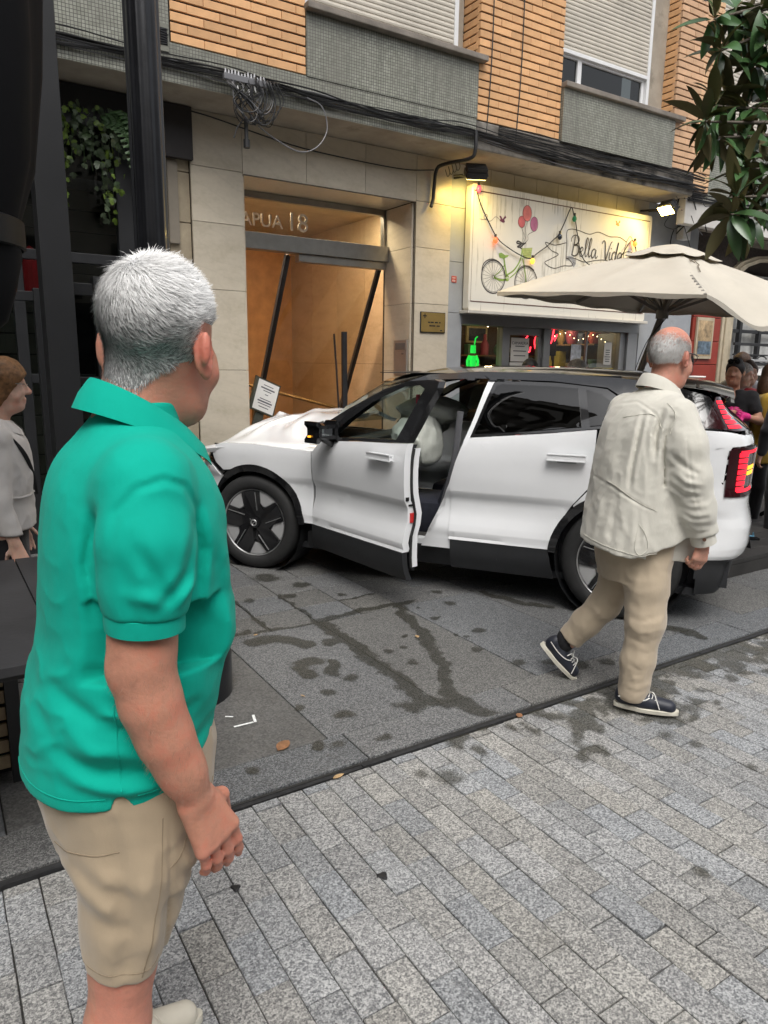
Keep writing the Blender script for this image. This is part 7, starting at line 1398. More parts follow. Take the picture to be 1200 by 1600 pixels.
vol_obj(b, 'body', M_SKIN, MAN, (-.35, -.36, .0), (.32, .30, 1.80), .0034, 2, color=tone1)
# shirt
ROW = [(.815, -.050, 0, .158, .196), (.86, -.046, 0, .160, .200), (.95, -.029, 0, .161, .204), (1.03, -.009, 0, .167, .207), (1.10, .007, 0, .167, .206), (1.18, .006, 0, .160, .207), (1.28, .010, 0, .152, .208), (1.345, .008, 0, .136, .198), (1.39, .006, 0, .112, .166), (1.425, .012, 0, .084, .112), (1.455, .022, 0, .072, .080), (1.482, .030, 0, .066, .070)]
sh = Vol(); sh.loft(ROW, .02, 2.25); sh.cone((0.0, -.155, 1.375), (0.0, .155, 1.375), .058, .058, .05)
sh.chain([((-.008, -.178, 1.355), .070), ((-.016, -.215, 1.275), .069), ((-.022, -.224, 1.21), .064), ((-.026, -.226, 1.175), .0585)], .022); sh.chain([((.0, .178, 1.355), .070), ((.02, .215, 1.25), .068), ((.04, .22, 1.15), .06)], .03)
sh.clipz(.832, True, .003)
sh.sub(lambda P: np.maximum(-(( P-np.array((-.017, -.228, 1.150)))@np.array((.05, .03, 1.0))), np.maximum(-(P[:, 1]+.165), -.2+0*P[:, 0])+0*P[:, 0]) if 0 else np.maximum((P[:, 2]-1.152), 0)*0+9, .003) if 0 else None
FOLD = [([(-.15, 1.03), (-.09, .985), (-.02, .965), (.05, .985)], -.007, .013), ([(-.165, 1.0), (-.11, .945), (-.03, .925), (.04, .94)], .006, .014), ([(-.17, .945), (-.10, .90), (-.01, .885), (.09, .92)], -.006, .014), ([(-.16, .90), (-.06, .865), (.04, .87)], .004, .012), ([(-.12, 1.07), (-.05, 1.045), (.0, 1.05)], -.004, .012), ([(.06, 1.17), (.11, 1.13), (.15, 1.06)], .004, .02), ([(.05, 1.08), (.12, 1.02), (.15, .93)], -.004, .022),
        ([(-.075, 1.33), (-.092, 1.24), (-.09, 1.15)], -.008, .011), ([(.065, 1.32), (.075, 1.25), (.065, 1.17)], -.008, .011), ([(-.11, 1.34), (-.14, 1.24), (-.15, 1.13)], .004, .02), ([(.09, 1.30), (.13, 1.22), (.14, 1.12)], .004, .016)]
SLV = [([(-.05, 1.30), (-.02, 1.24), (.0, 1.19)], -.005, .011), ([(.05, 1.30), (.03, 1.24), (.0, 1.21), (-.02, 1.198)], -.006, .011), ([(-.06, 1.22), (-.035, 1.215), (-.01, 1.20)], .005, .010), ([(.045, 1.22), (.03, 1.215), (.012, 1.20)], .004, .009), ([(-.055, 1.275), (-.06, 1.21), (-.05, 1.17)], -.003, .010), ([(-.078, 1.28), (-.062, 1.335), (-.03, 1.368), (.01, 1.378), (.045, 1.362), (.068, 1.32), (.078, 1.27)], -.0035, .006)]
def shirt_disp(P, d):
    m = np.abs(d) < .03; 
    if not m.any(): return d
    Q = P[m]; near = smooth(.02, -.05, Q[:, 1]); tor = smooth(-.262, -.20, Q[:, 1]) if 0 else 1.0; slv = smooth(-.185, -.215, Q[:, 1])*smooth(1.14, 1.16, Q[:, 2])
    f = seg_field(Q, FOLD)*near*(1-slv)+seg_field(Q, SLV)*slv; back = smooth(.0, .06, Q[:, 1]); f = f+back*seg_field(Q, FOLD[:4])*.6
    f = f+.0028*(vnoise(Q*np.array((1, 1, .7)), 13, 31, 2)-.5)*2+wrinkle(Q, 11, .0042, 35, (1, 1, 1.5))*(smooth(1.14, 1.0, Q[:, 2])+.35)*smooth(.835, .92, Q[:, 2])
    f = f+.004*np.sin(28*(Q[:, 2]-1.0)+5*vnoise(Q, 6, 33, 1)+6*Q[:, 0])*smooth(1.12, 1.0, Q[:, 2])*smooth(.86, .92, Q[:, 2])*smooth(.10, -.10, Q[:, 0])
    d = d.copy(); d[m] = d[m]-f; return d
sh.disp = shirt_disp
# cut the sleeve mouth flat
P0 = np.array((-.0265, -.226, 1.174)); N0 = np.array((.06, .02, 1.0)); N0 /= np.linalg.norm(N0)
sh.p.append((lambda P: np.maximum(((P-P0)@N0), np.maximum(P[:, 1]+.158, np.maximum(-P[:, 2]+1.05, -9.0))), .003, 'sub'))
vent = np.array((-.072, -.2, .832)); sh.p.append((lambda P: np.maximum(np.abs(P[:, 0]+.075)-(.868-P[:, 2])*.42, np.maximum(P[:, 1]+.12, P[:, 2]-.868)), .002, 'sub'))
shirt = vol_obj(sh, 'polo_shirt', M_POLO, MAN, (-.30, -.34, .80), (.26, .32, 1.50), .0042, 2)
def tubeband(name, c, r, z0, z1, mat, parent, tilt=(0, 0), th=.004, n=48, sy=1.0):
    mb = MB(); c = np.array(c, float); rows_ = []
    for r_, z in ((r-th*.3, z1), (r+th*.4, z1-.001), (r+th*.6, (z0+z1)/2), (r+th*.3, z0+.001), (r-th*.8, z0), (r-th*1.6, z0+.004), (r-th*1.6, z1)): rows_.append([(c[0]+r_*math.cos(a), c[1]+r_*sy*math.sin(a), z+tilt[0]*math.cos(a)*r+tilt[1]*math.sin(a)*r) for a in np.linspace(0, 2*PI, n+1)])
    mb.grid(np.array(rows_)); return mb.build(name, mat, parent, True, smooth=50)
tubeband('sleeve_band', (-.0265, -.226, 0), .0585, 1.147, 1.176, M_POLO, MAN, (-.06, .0), .003)
# collar: stand and fall as one folded band, open at the front
def collar(parent, mat, c, r, zb, zf, fall, tips, open_a=.35, th=.0022, lean=0.25, n=64, name='collar', drop=.05):
    G = []
    for a in np.linspace(open_a, 2*PI-open_a, n):
        # a = 0 is the front
        q = (1+math.cos(a))/2; zt = zb+(zf-zb)*q**1.2; ca, sa = math.cos(a), math.sin(a); e = np.clip((abs(PI-a)-1.6)/(PI-open_a-1.6), 0, 1)
        fo = fall*(1+tips*e**1.5); out = lean*(1-.3*e); p = []
        for dr, dz in ((-.004, -fall*.9), (0, -.004), (.0035, 0), (.008, -.004), (.012+out*fo*.5, -fo*.5), (.012+out*fo, -fo), (.009+out*fo, -fo+.001), (.006+out*fo*.5, -fo*.5)):
            rr = r+dr; p.append((c[0]+rr*ca*1.06+(.012*e if dz < -.01 and dr > 0 else 0), c[1]+rr*sa, zt+dz))
        G.append(p)
    mb = MB(); mb.grid(np.array(G)); return mb.build(name, mat, parent, True, smooth=60)
collar(MAN, M_POLO, (.030, 0), .069, 1.522, 1.435, .050, .45, .30, lean=.45)
mb = MB(); mb.tube(catmull([(.118, -.03, 1.385), (.138, -.024, 1.33), (.15, -.02, 1.27)], 5), .004, 6, flat=.5); mb.build('placket', M_POLO, MAN, True)
def seam(pts, vol, r, name, mat, parent, off=.001):
    pts = catmull(pts, 8); Q = pts.copy(); e_ = .006
    for _ in range(12):
        d = vol.ev(Q)
        if vol.disp is not None: d = vol.disp(Q, d)
        g_ = np.stack([vol.ev(Q+np.eye(3)[i]*e_)-vol.ev(Q-np.eye(3)[i]*e_) for i in range(3)], 1); g_ /= np.linalg.norm(g_, axis=1)[:, None]+1e-9; Q = Q-g_*(d-off)[:, None]*.8
    mb = MB(); mb.tube(Q, r, 6, flat=1); return mb.build(name, mat, parent, True, smooth=60)
seam([(-.21, .02, .856), (-.17, -.13, .856), (-.10, -.2, .856)], sh, .0011, 'hem_stitch', M_POLO, MAN, .0004); seam([(-.05, -.2, .857), (.04, -.2, .857), (.10, -.17, .857), (.14, -.1, .857)], sh, .0011, 'hem_stitch', M_POLO, MAN, .0004)
seam([(-.075, -.21, .872), (-.078, -.21, .98), (-.082, -.21, 1.08)], sh, .0012, 'side_seam', M_POLO, MAN, .0004)
# shorts
st = Vol(); st.loft([(.70, -.032, 0, .136, .178), (.78, -.034, 0, .152, .186), (.86, -.032, 0, .160, .188), (.90, -.03, 0, .155, .185)], .03)
st.chain([((-.025, -.088, .80), .112), ((-.042, -.105, .68), .100), ((-.060, -.116, .585), .079), ((-.072, -.12, .51), .064), ((-.079, -.122, .45), .058)], .03); st.chain([((-.02, .088, .80), .112), ((.02, .112, .68), .098), ((.05, .128, .58), .082), ((.058, .135, .50), .072)], .03)
st.p.append((lambda P: P[:, 2]-(.485-.10*(P[:, 0]+.07)+.28*np.abs(P[:, 0]+.07)), .003, 'sub'))
SF = [([(-.15, .72), (-.10, .685), (-.05, .66)], -.004, .014), ([(-.16, .69), (-.11, .65), (-.07, .62)], .004, .014), ([(-.09, .80), (-.085, .70), (-.08, .58), (-.085, .50)], -.007, .018), ([(-.045, .72), (-.04, .6), (-.045, .5)], .006, .02), ([(.02, .75), (.06, .70), (.095, .69)], -.005, .010), ([(.01, .72), (.05, .675), (.09, .665)], .005, .010), ([(.0, .69), (.04, .645), (.07, .64)], -.004, .010), ([(-.005, .66), (-.01, .56), (-.02, .48)], -.006, .014), ([(-.0, .80), (-.006, .62), (-.012, .44)], -.003, .004)]
def short_disp(P, d):
    m = np.abs(d) < .03
    if not m.any(): return d
    Q = P[m]; f = wrinkle(Q, 12, .0045, 45, (1, 1, .8))+seg_field(Q, SF)*smooth(.03, -.04, Q[:, 1])+.003*(vnoise(Q, 11, 41, 2)-.5)*2; d = d.copy(); d[m] -= f; return d
st.disp = short_disp; vol_obj(st, 'shorts', M_SHORT, MAN, (-.25, -.30, .36), (.22, .30, .95), .0042, 2)
M_STI = pmat('dark seam', (.27, .21, .14), .9)
seam([(-.012, -.2, .80), (-.022, -.2, .70), (-.042, -.2, .60), (-.058, -.2, .50)], st, .0011, 'side_seam', M_STI, MAN, .0); seam([(.10, -.12, .80), (.06, -.17, .765), (-.005, -.2, .70)], st, .0013, 'pocket_edge', M_STI, MAN, .0); seam([(-.15, -.1, .535), (-.11, -.19, .522), (-.07, -.2, .512), (-.02, -.19, .52)], st, .0009, 'hem_stitch', M_STI, MAN, .0); seam([(-.17, -.08, .735), (-.13, -.15, .745), (-.08, -.19, .755)], st, .0012, 'pocket_edge', M_STI, MAN, .0)
mb = MB(); mb.lathe([(.162, .822), (.1645, .824), (.1645, .85), (.162, .852)], (-.036, 0, 0), 48, sy=1.16); mb.build('belt', pmat('black belt', (.012, .012, .013), .5), MAN, True, smooth=40)
# hair: scalp cap plus strands
def ray_head(c, T, R, dirs, vol, r0=.20):
    """march from outside to the head surface"""
    P = np.array(c)+dirs*r0; t = np.full(len(dirs), r0)
    for _ in range(40): d = vol.ev(np.array(c)+dirs*t[:, None]); t = t-d*.8
    return np.array(c)+dirs*t[:, None]
hv = Vol(); HT2, HR2 = head_vol(hv, HC, HY, R_(4), 1.12, ears=False); hv.cone((.045, 0, 1.535), (.012, 0, 1.41), .064, .074, .03)
def hairline(q):
    """q: head-frame direction (x fwd, y left, z up), >0 where hair grows"""
    x, y, z = q.T; front = .62-x+.0*z; low = np.where(x < -.25, z+.83-.25*np.abs(y), np.where(x < .25, z+.70-(x+.25)*1.25, z-.05)); return np.minimum(np.minimum(front+(z-.5)*.4, low), 1)
n0 = 76000; dirs = RNG.normal(0, 1, (n0, 3)); dirs /= np.linalg.norm(dirs, axis=1)[:, None]; kp = hairline(dirs) > 0
earm = (np.abs(dirs[:, 1]) > .75) & (dirs[:, 0] > -.33) & (dirs[:, 2] < .06); dirs = dirs[kp & ~earm][:40000]; wd = dirs@HR2.T; hc = HT2((0, 0, .02)); rt = ray_head(hc, HT2, HR2, wd, hv)
eps = .004; nr_ = np.stack([hv.ev(rt+np.eye(3)[i]*eps)-hv.ev(rt-np.eye(3)[i]*eps) for i in range(3)], 1); nr_ /= np.linalg.norm(nr_, axis=1)[:, None]
crown = np.array((-.62, .05, .78)); crown /= np.linalg.norm(crown); cw = HR2@crown; fl = wd-cw*(wd@cw)[:, None]; fl = fl/np.linalg.norm(fl, axis=1)[:, None]; sw = np.cross(np.broadcast_to(cw, fl.shape), fl); fl = fl*.9+sw*.35; fl = fl+.55*np.stack([vnoise(rt, 38, 53+q_, 2)-.5 for q_ in range(3)], -1)*2*np.clip(.4+dirs[:, 2], .1, 1)[:, None]; fl = fl-nr_*(fl*nr_).sum(1)[:, None]; fl /= np.linalg.norm(fl, axis=1)[:, None]
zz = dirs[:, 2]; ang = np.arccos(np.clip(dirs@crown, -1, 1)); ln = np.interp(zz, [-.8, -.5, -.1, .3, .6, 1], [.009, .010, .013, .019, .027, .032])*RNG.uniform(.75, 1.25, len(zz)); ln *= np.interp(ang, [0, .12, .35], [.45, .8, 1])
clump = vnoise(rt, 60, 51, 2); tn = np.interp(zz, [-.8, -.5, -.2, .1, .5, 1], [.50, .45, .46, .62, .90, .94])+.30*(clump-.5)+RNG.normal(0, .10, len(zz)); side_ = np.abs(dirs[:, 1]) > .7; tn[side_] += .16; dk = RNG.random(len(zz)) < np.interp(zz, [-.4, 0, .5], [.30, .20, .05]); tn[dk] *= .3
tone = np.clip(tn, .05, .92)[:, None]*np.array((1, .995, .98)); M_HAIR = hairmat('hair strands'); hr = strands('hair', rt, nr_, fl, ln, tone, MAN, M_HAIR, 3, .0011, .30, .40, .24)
cap = Vol(); head_vol(cap, HC, HY, R_(4), 1.135, ears=False); cap.cone((.045, 0, 1.535), (.012, 0, 1.41), .0655, .0755, .03); nk = HR2
def capcut(P):
    q = (P-hc)@HR2; q = q/(np.linalg.norm(q, axis=1)[:, None]+1e-9); e2 = np.where((np.abs(q[:, 1]) > .72) & (q[:, 0] > -.36), .10-q[:, 2], -1); return np.maximum(-hairline(q)*.10, e2*.1)
cap.p.append((lambda P: -capcut(P), .004, 'sub'))
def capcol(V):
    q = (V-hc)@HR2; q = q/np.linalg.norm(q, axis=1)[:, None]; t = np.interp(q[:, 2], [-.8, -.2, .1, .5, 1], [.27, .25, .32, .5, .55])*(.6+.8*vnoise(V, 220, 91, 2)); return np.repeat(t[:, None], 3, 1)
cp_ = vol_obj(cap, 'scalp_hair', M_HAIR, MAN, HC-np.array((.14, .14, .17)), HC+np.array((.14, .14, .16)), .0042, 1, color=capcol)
# fine hair on the bare forearm
na = 700; ta = RNG.random(na); el_ = EL+np.array((0, 0, .03)); pa_ = el_+(WR-el_)*ta[:, None]*.95; ra = RNG.normal(0, 1, (na, 3)); axf = (WR-EL)/np.linalg.norm(WR-EL); ra -= np.outer(ra@axf, axf); ra /= np.linalg.norm(ra, axis=1)[:, None]; tt_ = np.full(na, .09)
for _ in range(25): tt_ -= b.ev(pa_+ra*tt_[:, None])*.8
ah_ = strands('arm_hair', pa_+ra*tt_[:, None], ra, np.broadcast_to(axf*.8+np.array((-.5, 0, 0)), ra.shape)-ra*0, RNG.uniform(.006, .014, na), np.broadcast_to(np.array((.30, .17, .11)), (na, 3)), MAN, M_HAIR, 2, .00038, .25, .3, .3); ah_['kind'] = 'stuff'
# shoes
def shoe(parent, a, d, L, mat, sole, name='shoe', up=(0, 0, 1), w=.045, hgt=.075, laces=None, z_off=0):
    """a: heel point on the sole, d: direction of the toe"""
    a, d, u = Vector(a), Vector(d).normalized(), Vector(up); l = u.cross(d).normalized(); u = d.cross(l); v = Vol(); A = lambda x, y, z: np.array(a+d*x+l*y+u*z)
    v.cone(A(.038, 0, .050), A(L*.45, 0, .046), .036, .038, .02, (np.array(u), 1.0)); v.cone(A(L*.45, 0, .040), A(L-.045, 0, .030), .041, .033, .02); v.cone(A(.04, 0, .075), A(.09, 0, .072), .032, .030, .015)
    v.ell(A(.075, 0, .115), (.045, .030, .045), np.array([d, l, u]).T, .006, True); nu = np.array(u); pa = np.array(a); v.p.append((lambda P: (P-pa)@nu-.014, .002, 'sub'))
    o = vol_obj(v, name, mat, parent, np.minimum(np.array(A(-.06, -.07, -.03)), np.array(A(L+.06, .07, .15)))-.08, np.maximum(np.array(A(-.06, -.07, -.03)), np.array(A(L+.06, .07, .15)))+.08, .006, 2)
    pts = []
    for k in range(40):
        t = 2*PI*k/40; x = L/2+L/2*math.cos(t); ww = w*(1.0-.18*math.cos(t)**2-(.10 if x < L*.35 else 0))*abs(math.sin(t))**.75*np.sign(math.sin(t)); pts.append((x, ww*.93))
    mb = MB(); vs = [A(x, y, 0) for x, y in pts]+[A(x*1.0, y*1.03, .016) for x, y in pts]+[A(x, y*.9, .020) for x, y in pts]; n = 40; mb.add(vs, [tuple(range(n-1, -1, -1)), tuple(range(2*n, 3*n))]+[(i, (i+1) % n, n+(i+1) % n, n+i) for i in range(n)]+[(n+i, n+(i+1) % n, 2*n+(i+1) % n, 2*n+i) for i in range(n)]); mb.build('sole', sole, o, True, smooth=40)
    if laces:
        mb = MB()
        for sgn in (-1, 1): mb.tube(catmull([A(.02, sgn*.036, .062), A(.08, sgn*.041, .055), A(.13, sgn*.040, .060), A(.155, sgn*.03, .072)], 5), .0026, 5)
        for x in (.150, .165, .18): mb.tube([A(x, -.026, .074-(x-.15)*.4), A(x+.004, 0, .082-(x-.15)*.4), A(x, .026, .074-(x-.15)*.4)], .0026, 5)
        mb.tube(catmull([A(.15, 0, .084), A(.14, .035, .10), A(.15, .05, .075), A(.16, .01, .083)], 5), .0024, 5); mb.tube(catmull([A(.15, 0, .084), A(.17, -.03, .10), A(.19, -.05, .06), A(.20, -.056, .035)], 5), .0024, 5); mb.tube(catmull([A(.15, 0, .084), A(.13, -.03, .098), A(.12, -.05, .08)], 5), .0024, 5); mb.build('lace', laces, o, True, smooth=60)
    return o
M_CREAM = pmat('cream shoe leather', (.62, .58, .48), .6, var=.08, vs=12); M_SOLE = pmat('pale rubber sole', (.60, .57, .48), .7, var=.1, vs=20)
shoe(MAN, (-.155, .155, -.02), (1, .05, 0), .29, M_CREAM, M_SOLE, laces=M_CREAM); shoe(MAN, (-.20, -.122, .0), (1, -.05, 0), .29, M_CREAM, M_SOLE, laces=M_CREAM)

# ================================================================= old man in the pale jacket
A2 = R_(52.67+55); MAN2 = root('person', 'balding old man in a pale cotton jacket and beige trousers walking past the car', 'person', (2.719, 2.073, -.02), PI/2-A2)
M_SKIN2 = skinmat('pink skin', (.56, .30, .22)); M_JACK = clothmat('pale cotton jacket', (.62, .60, .53), .05, .85, 700, .0006, .55, 9, .012); M_TROU = clothmat('beige trousers', (.50, .41, .30), .06, .85, 800, .0006, .5, 7, .015)
ZG = .02; HC2, HY2 = (.098, .018, 1.619), R_(22); b = Vol(); HT3, HR3 = head_vol(b, HC2, HY2, R_(6), 1.06, jaw=1.05); b.cone((.075, .012, 1.54), (.03, 0, 1.42), .058, .066, .03); b.loft([(.75, 0, 0, .12, .15), (1.1, -.02, 0, .13, .16), (1.35, .0, 0, .10, .15), (1.43, .03, 0, .06, .08)], .03)
SH2, EL2, WR2 = np.array((.015, -.195, 1.37)), np.array((.062, -.240, 1.09)), np.array((.155, -.242, .845)); b.chain([(SH2, .05), (EL2, .042), (WR2, .028)], .02); b.chain([((.015, .195, 1.37), .05), ((.09, .24, 1.10), .042), ((.24, .20, .92), .03)], .02)
hand_vol(b, WR2+np.array((.002, 0, -.02)), WR2+np.array((-.012, -.004, -.088)), (.95, .10, -.15), (-.25, .85, -.1), 1.02, 1.05, thumb_dir=(.1, .45, -.9)); hand_vol(b, (.245, .20, .905), (.275, .195, .83), (.9, -.2, .3), (-.3, -.9, 0), 1.0, .8)
e2 = np.array((.819, -.573, 0)); v2 = np.array((.573, .819, 0)); Z3 = np.array((0, 0, 1.0))
def L2(s, dd, z): return e2*s+v2*dd+Z3*(z+ZG)
b.chain([((0, -.09, .9), .09), (L2(.063, -.12, .42), .055), (L2(.03, -.12, .09), .038)], .02); b.chain([((0, .09, .9), .09), (L2(-.115, .08, .42), .055), (L2(-.275, .10, .20), .038)], .02)
def tone2(V):
    c = np.ones((len(V), 3)); h = V[:, 2] > 1.45; c[h] *= (1.02, .96, .95); q = (V-HT3((0, 0, .02)))@HR3; top = smooth(.03, .09, q[:, 2])*h; c *= 1+top[:, None]*np.array((.05, -.03, -.04)); earp = HT3((-.012, -.085, -.012)); k = np.exp(-(np.linalg.norm(V-earp, axis=1)/.035)**2); c *= 1+k[:, None]*np.array((.08, -.2, -.18)); return c
vol_obj(b, 'body', M_SKIN2, MAN2, (-.42, -.36, .02), (.42, .36, 1.80), .0056, 2, color=tone2)
# jacket
jk = Vol(); jk.loft([(.70, .0, 0, .262, .250), (.80, -.012, 0, .240, .247), (.92, -.022, 0, .212, .240), (1.04, -.027, 0, .188, .232), (1.16, -.030, 0, .170, .228), (1.28, -.018, 0, .158, .222), (1.36, .0, 0, .146, .212), (1.415, .016, 0, .122, .170), (1.455, .035, 0, .092, .105), (1.48, .048, 0, .075, .078)], .02, 2.2)
jk.cone((.01, -.165, 1.385), (.01, .165, 1.385), .06, .06, .05); jk.chain([((.012, -.185, 1.37), .078), ((.03, -.225, 1.25), .088), ((.055, -.238, 1.12), .088), ((.10, -.245, .98), .076), ((.14, -.245, .885), .058), ((.150, -.245, .855), .050)], .025); jk.chain([((.012, .185, 1.37), .08), ((.06, .235, 1.2), .085), ((.12, .235, 1.06), .075), ((.21, .20, .95), .055)], .03)
jk.clipz(.722, True, .003, nrm=(.155*.819, -.155*.573, 1.0), pt=(0, 0, .738+ZG)); JN = np.array((.33, 0, -.94)); JP = np.array((.143, -.245, .872)); jk.p.append((lambda P: np.maximum(-((P-JP)@JN), np.maximum(P[:, 1]+.185, P[:, 2]-.95)), .003, 'sub'))
# creases seen in the (s, z) plane of the back
JF = [([(-.02, 1.36), (-.035, 1.25), (-.05, 1.12), (-.052, 1.04)], -.010, .010), ([(.055, 1.37), (.035, 1.28), (.04, 1.18)], -.012, .012), ([(.09, 1.34), (.075, 1.24), (.085, 1.1), (.09, .98)], -.013, .013), ([(-.17, 1.38), (-.05, 1.405), (.03, 1.36), (.05, 1.30)], -.004, .005), ([(-.225, 1.07), (-.12, 1.04), (-.02, .99), (.055, .955)], -.004, .006), ([(-.18, 1.02), (-.17, .9), (-.2, .78)], .006, .02), ([(-.10, .99), (-.10, .88), (-.12, .76)], -.007, .022), ([(-.03, .97), (-.02, .85), (-.03, .74)], .006, .02), ([(.03, .94), (.05, .84), (.06, .74)], -.007, .014), ([(-.15, 1.3), (-.16, 1.18), (-.18, 1.09)], .004, .02), ([(-.09, 1.32), (-.10, 1.2), (-.11, 1.08)], -.004, .02), ([(-.235, .77), (-.1, .735), (.06, .715), (.2, .72)], -.003, .004)]
JS = [([(.10, 1.20), (.16, 1.15), (.22, 1.12)], -.007, .012), ([(.12, 1.13), (.17, 1.09), (.23, 1.08)], .007, .012), ([(.11, 1.07), (.17, 1.03), (.235, 1.03)], -.008, .011), ([(.15, 1.0), (.2, .985), (.26, .995)], .005, .012), ([(.17, .95), (.21, .93), (.27, .94)], -.006, .01), ([(.19, .90), (.23, .88), (.28, .89)], .005, .01), ([(.08, 1.34), (.16, 1.30), (.215, 1.31)], -.004, .008), ([(.15, 1.3), (.165, 1.2), (.2, 1.05), (.24, .95)], -.003, .006)]
def jack_disp(P, d):
    m = np.abs(d) < .035
    if not m.any(): return d
    Q = P[m]; sz = np.stack([Q@e2, Q[:, 2]-ZG], 1); near = smooth(.08, -.02, Q@v2); slv = smooth(-.215, -.235, Q[:, 1])*smooth(1.33, 1.28, Q[:, 2])
    f = seg_field(sz, JF, (0, 1))*near*(1-slv)+seg_field(sz, JS, (0, 1))*slv*near+.003*(vnoise(Q*np.array((1, 1, .6)), 12, 61, 3)-.5)*2+wrinkle(Q, 10, .0052, 62, (1, 1, .5))+wrinkle(Q, 22, .0022, 66, (1, 1, 1.0))
    d = d.copy(); d[m] -= f; return d
jk.disp = jack_disp; jacket = vol_obj(jk, 'jacket', M_JACK, MAN2, (-.36, -.38, .68), (.36, .36, 1.55), .0056, 2)
tb = MB(); ax = Vector((.28, 0, -.96)).normalized(); mb = MB(); c1, c2 = Vector((.138, -.245, .888)), Vector((.158, -.245, .830)); mb.tube([c1, c1.lerp(c2, .5), c2, c2-(c2-c1)*.02], [.052, .053, .0525, .044], 28); cf = mb.build('cuff', M_JACK, MAN2, True, smooth=60)
M_BTN = pmat('brown button', (.10, .05, .03), .4)
def disc(c, n, r, th, mat, parent, name):
    n = Vector(n).normalized(); mb = MB(); mb.tube([Vector(c)-n*th, Vector(c)+n*th], r, 14); return mb.build(name, mat, parent, True, smooth=40)
disc((.115, -.298, .858), (-.5, -.85, 0), .0075, .003, M_BTN, MAN2, 'button'); disc((.19, -.175, .775), (.35, -.93, 0), .008, .004, M_BTN, MAN2, 'button')
collar(MAN2, M_JACK, (.055, .006), .072, 1.548, 1.46, .055, .35, .45, lean=.35)
def B2(s, dd, z): return tuple(e2*s+v2*dd+Z3*(z+ZG))
seam([B2(-.20, -.2, 1.07), B2(-.12, -.25, 1.045), B2(-.02, -.25, .995), B2(.06, -.22, .955)], jk, .0016, 'waist_seam', M_JACK, MAN2); seam([B2(-.15, -.15, 1.385), B2(-.06, -.2, 1.40), B2(.01, -.22, 1.37), B2(.05, -.25, 1.31)], jk, .0016, 'yoke_seam', M_JACK, MAN2); seam([B2(.06, -.2, 1.42), B2(.10, -.25, 1.37), B2(.08, -.26, 1.29)], jk, .0016, 'armhole_seam', M_JACK, MAN2)
seam([B2(.0, -.3, .90), B2(.035, -.3, .86), B2(.055, -.3, .80), B2(.02, -.3, .765), B2(-.01, -.3, .80), B2(.0, -.3, .90)], jk, .0016, 'pocket', M_JACK, MAN2); seam([B2(-.24, -.1, .80), B2(-.14, -.3, .785), B2(.0, -.3, .762), B2(.12, -.3, .743)], jk, .0016, 'hem_seam', M_JACK, MAN2)
# trousers
tr_ = Vol(); tr_.loft([(.62, -.02, 0, .13, .16), (.75, -.02, 0, .15, .18), (.95, -.02, 0, .14, .17)], .03)
tr_.chain([((.0, -.085, .80), .115), (L2(.052, -.11, .60), .093), (L2(.062, -.12, .42), .081), (L2(.048, -.12, .25), .072), (L2(.034, -.12, .075), .066)], .03); tr_.chain([((-.02, .085, .80), .112), (L2(-.06, .06, .58), .086), (L2(-.122, .075, .42), .070), (L2(-.205, .09, .31), .066), (L2(-.285, .10, .205), .057)], .03)
tr_.p.append((lambda P: (P[:, 2]-.045-ZG), .003, 'sub')); tn_ = (L2(-.285, .10, .205)-L2(-.125, .075, .42)); tn_ /= np.linalg.norm(tn_); tpp = L2(-.275, .10, .215); tr_.p.append((lambda P: np.maximum(-((P-tpp)@tn_), (P@e2)+.16), .003, 'sub')) if 0 else tr_.p.append((lambda P: np.where((P@e2) < -.17, -((P-tpp)@tn_)*-1*-1, 9.0), .003, 'sub'))
TF = [([(-.05, .62), (.02, .60), (.10, .62)], -0.0020, .014), ([(-.03, .47), (.04, .45), (.12, .48)], -0.0026, .014), ([(-.03, .43), (.05, .40), (.13, .42)], 0.0023, .014), ([(-.02, .37), (.06, .35), (.13, .37)], -0.0020, .014), ([(.0, .25), (.05, .22), (.1, .23)], -0.0017, .012), ([(.0, .19), (.05, .17), (.09, .18)], 0.0017, .012), ([(.0, .12), (.05, .105), (.1, .12)], -0.0020, .011), ([(.10, .60), (.11, .45), (.09, .2), (.08, .08)], -0.0010, .006), ([(-.12, .5), (-.08, .45), (-.04, .47)], -0.0026, .012), ([(-.18, .43), (-.13, .37), (-.08, .37)], 0.0020, .014), ([(-.2, .36), (-.2, .3), (-.22, .26)], -0.0020, .012), ([(-.26, .3), (-.24, .25), (-.22, .23)], 0.0017, .01), ([(.03, .70), (.0, .6), (-.01, .5)], 0.0020, .014)]
def trou_disp(P, d):
    m = np.abs(d) < .03
    if not m.any(): return d
    Q = P[m]; f = seg_field(np.stack([Q@e2, Q[:, 2]-ZG], 1), TF, (0, 1))+wrinkle(Q, 9, .008, 72, (1, 1, .38))+wrinkle(Q, 17, .003, 77, (1, 1, 1)); d = d.copy(); d[m] -= f; return d
tr_.disp = trou_disp; vol_obj(tr_, 'trousers', M_TROU, MAN2, (-.42, -.32, .0), (.32, .36, .98), .0056, 2)
M_NAVY = pmat('navy shoe leather', (.018, .021, .032), .5, var=.25, vs=30); M_WL = pmat('white lace', (.75, .74, .70), .7)
shoe(MAN2, L2(-.045, -.12, .0), e2, .285, M_NAVY, M_SOLE, laces=M_WL); shoe(MAN2, L2(-.425, .10, .162), e2*.72+np.array((0, 0, -.69)), .25, M_NAVY, M_SOLE, up=tuple(e2*.69+Z3*.72), laces=M_WL)
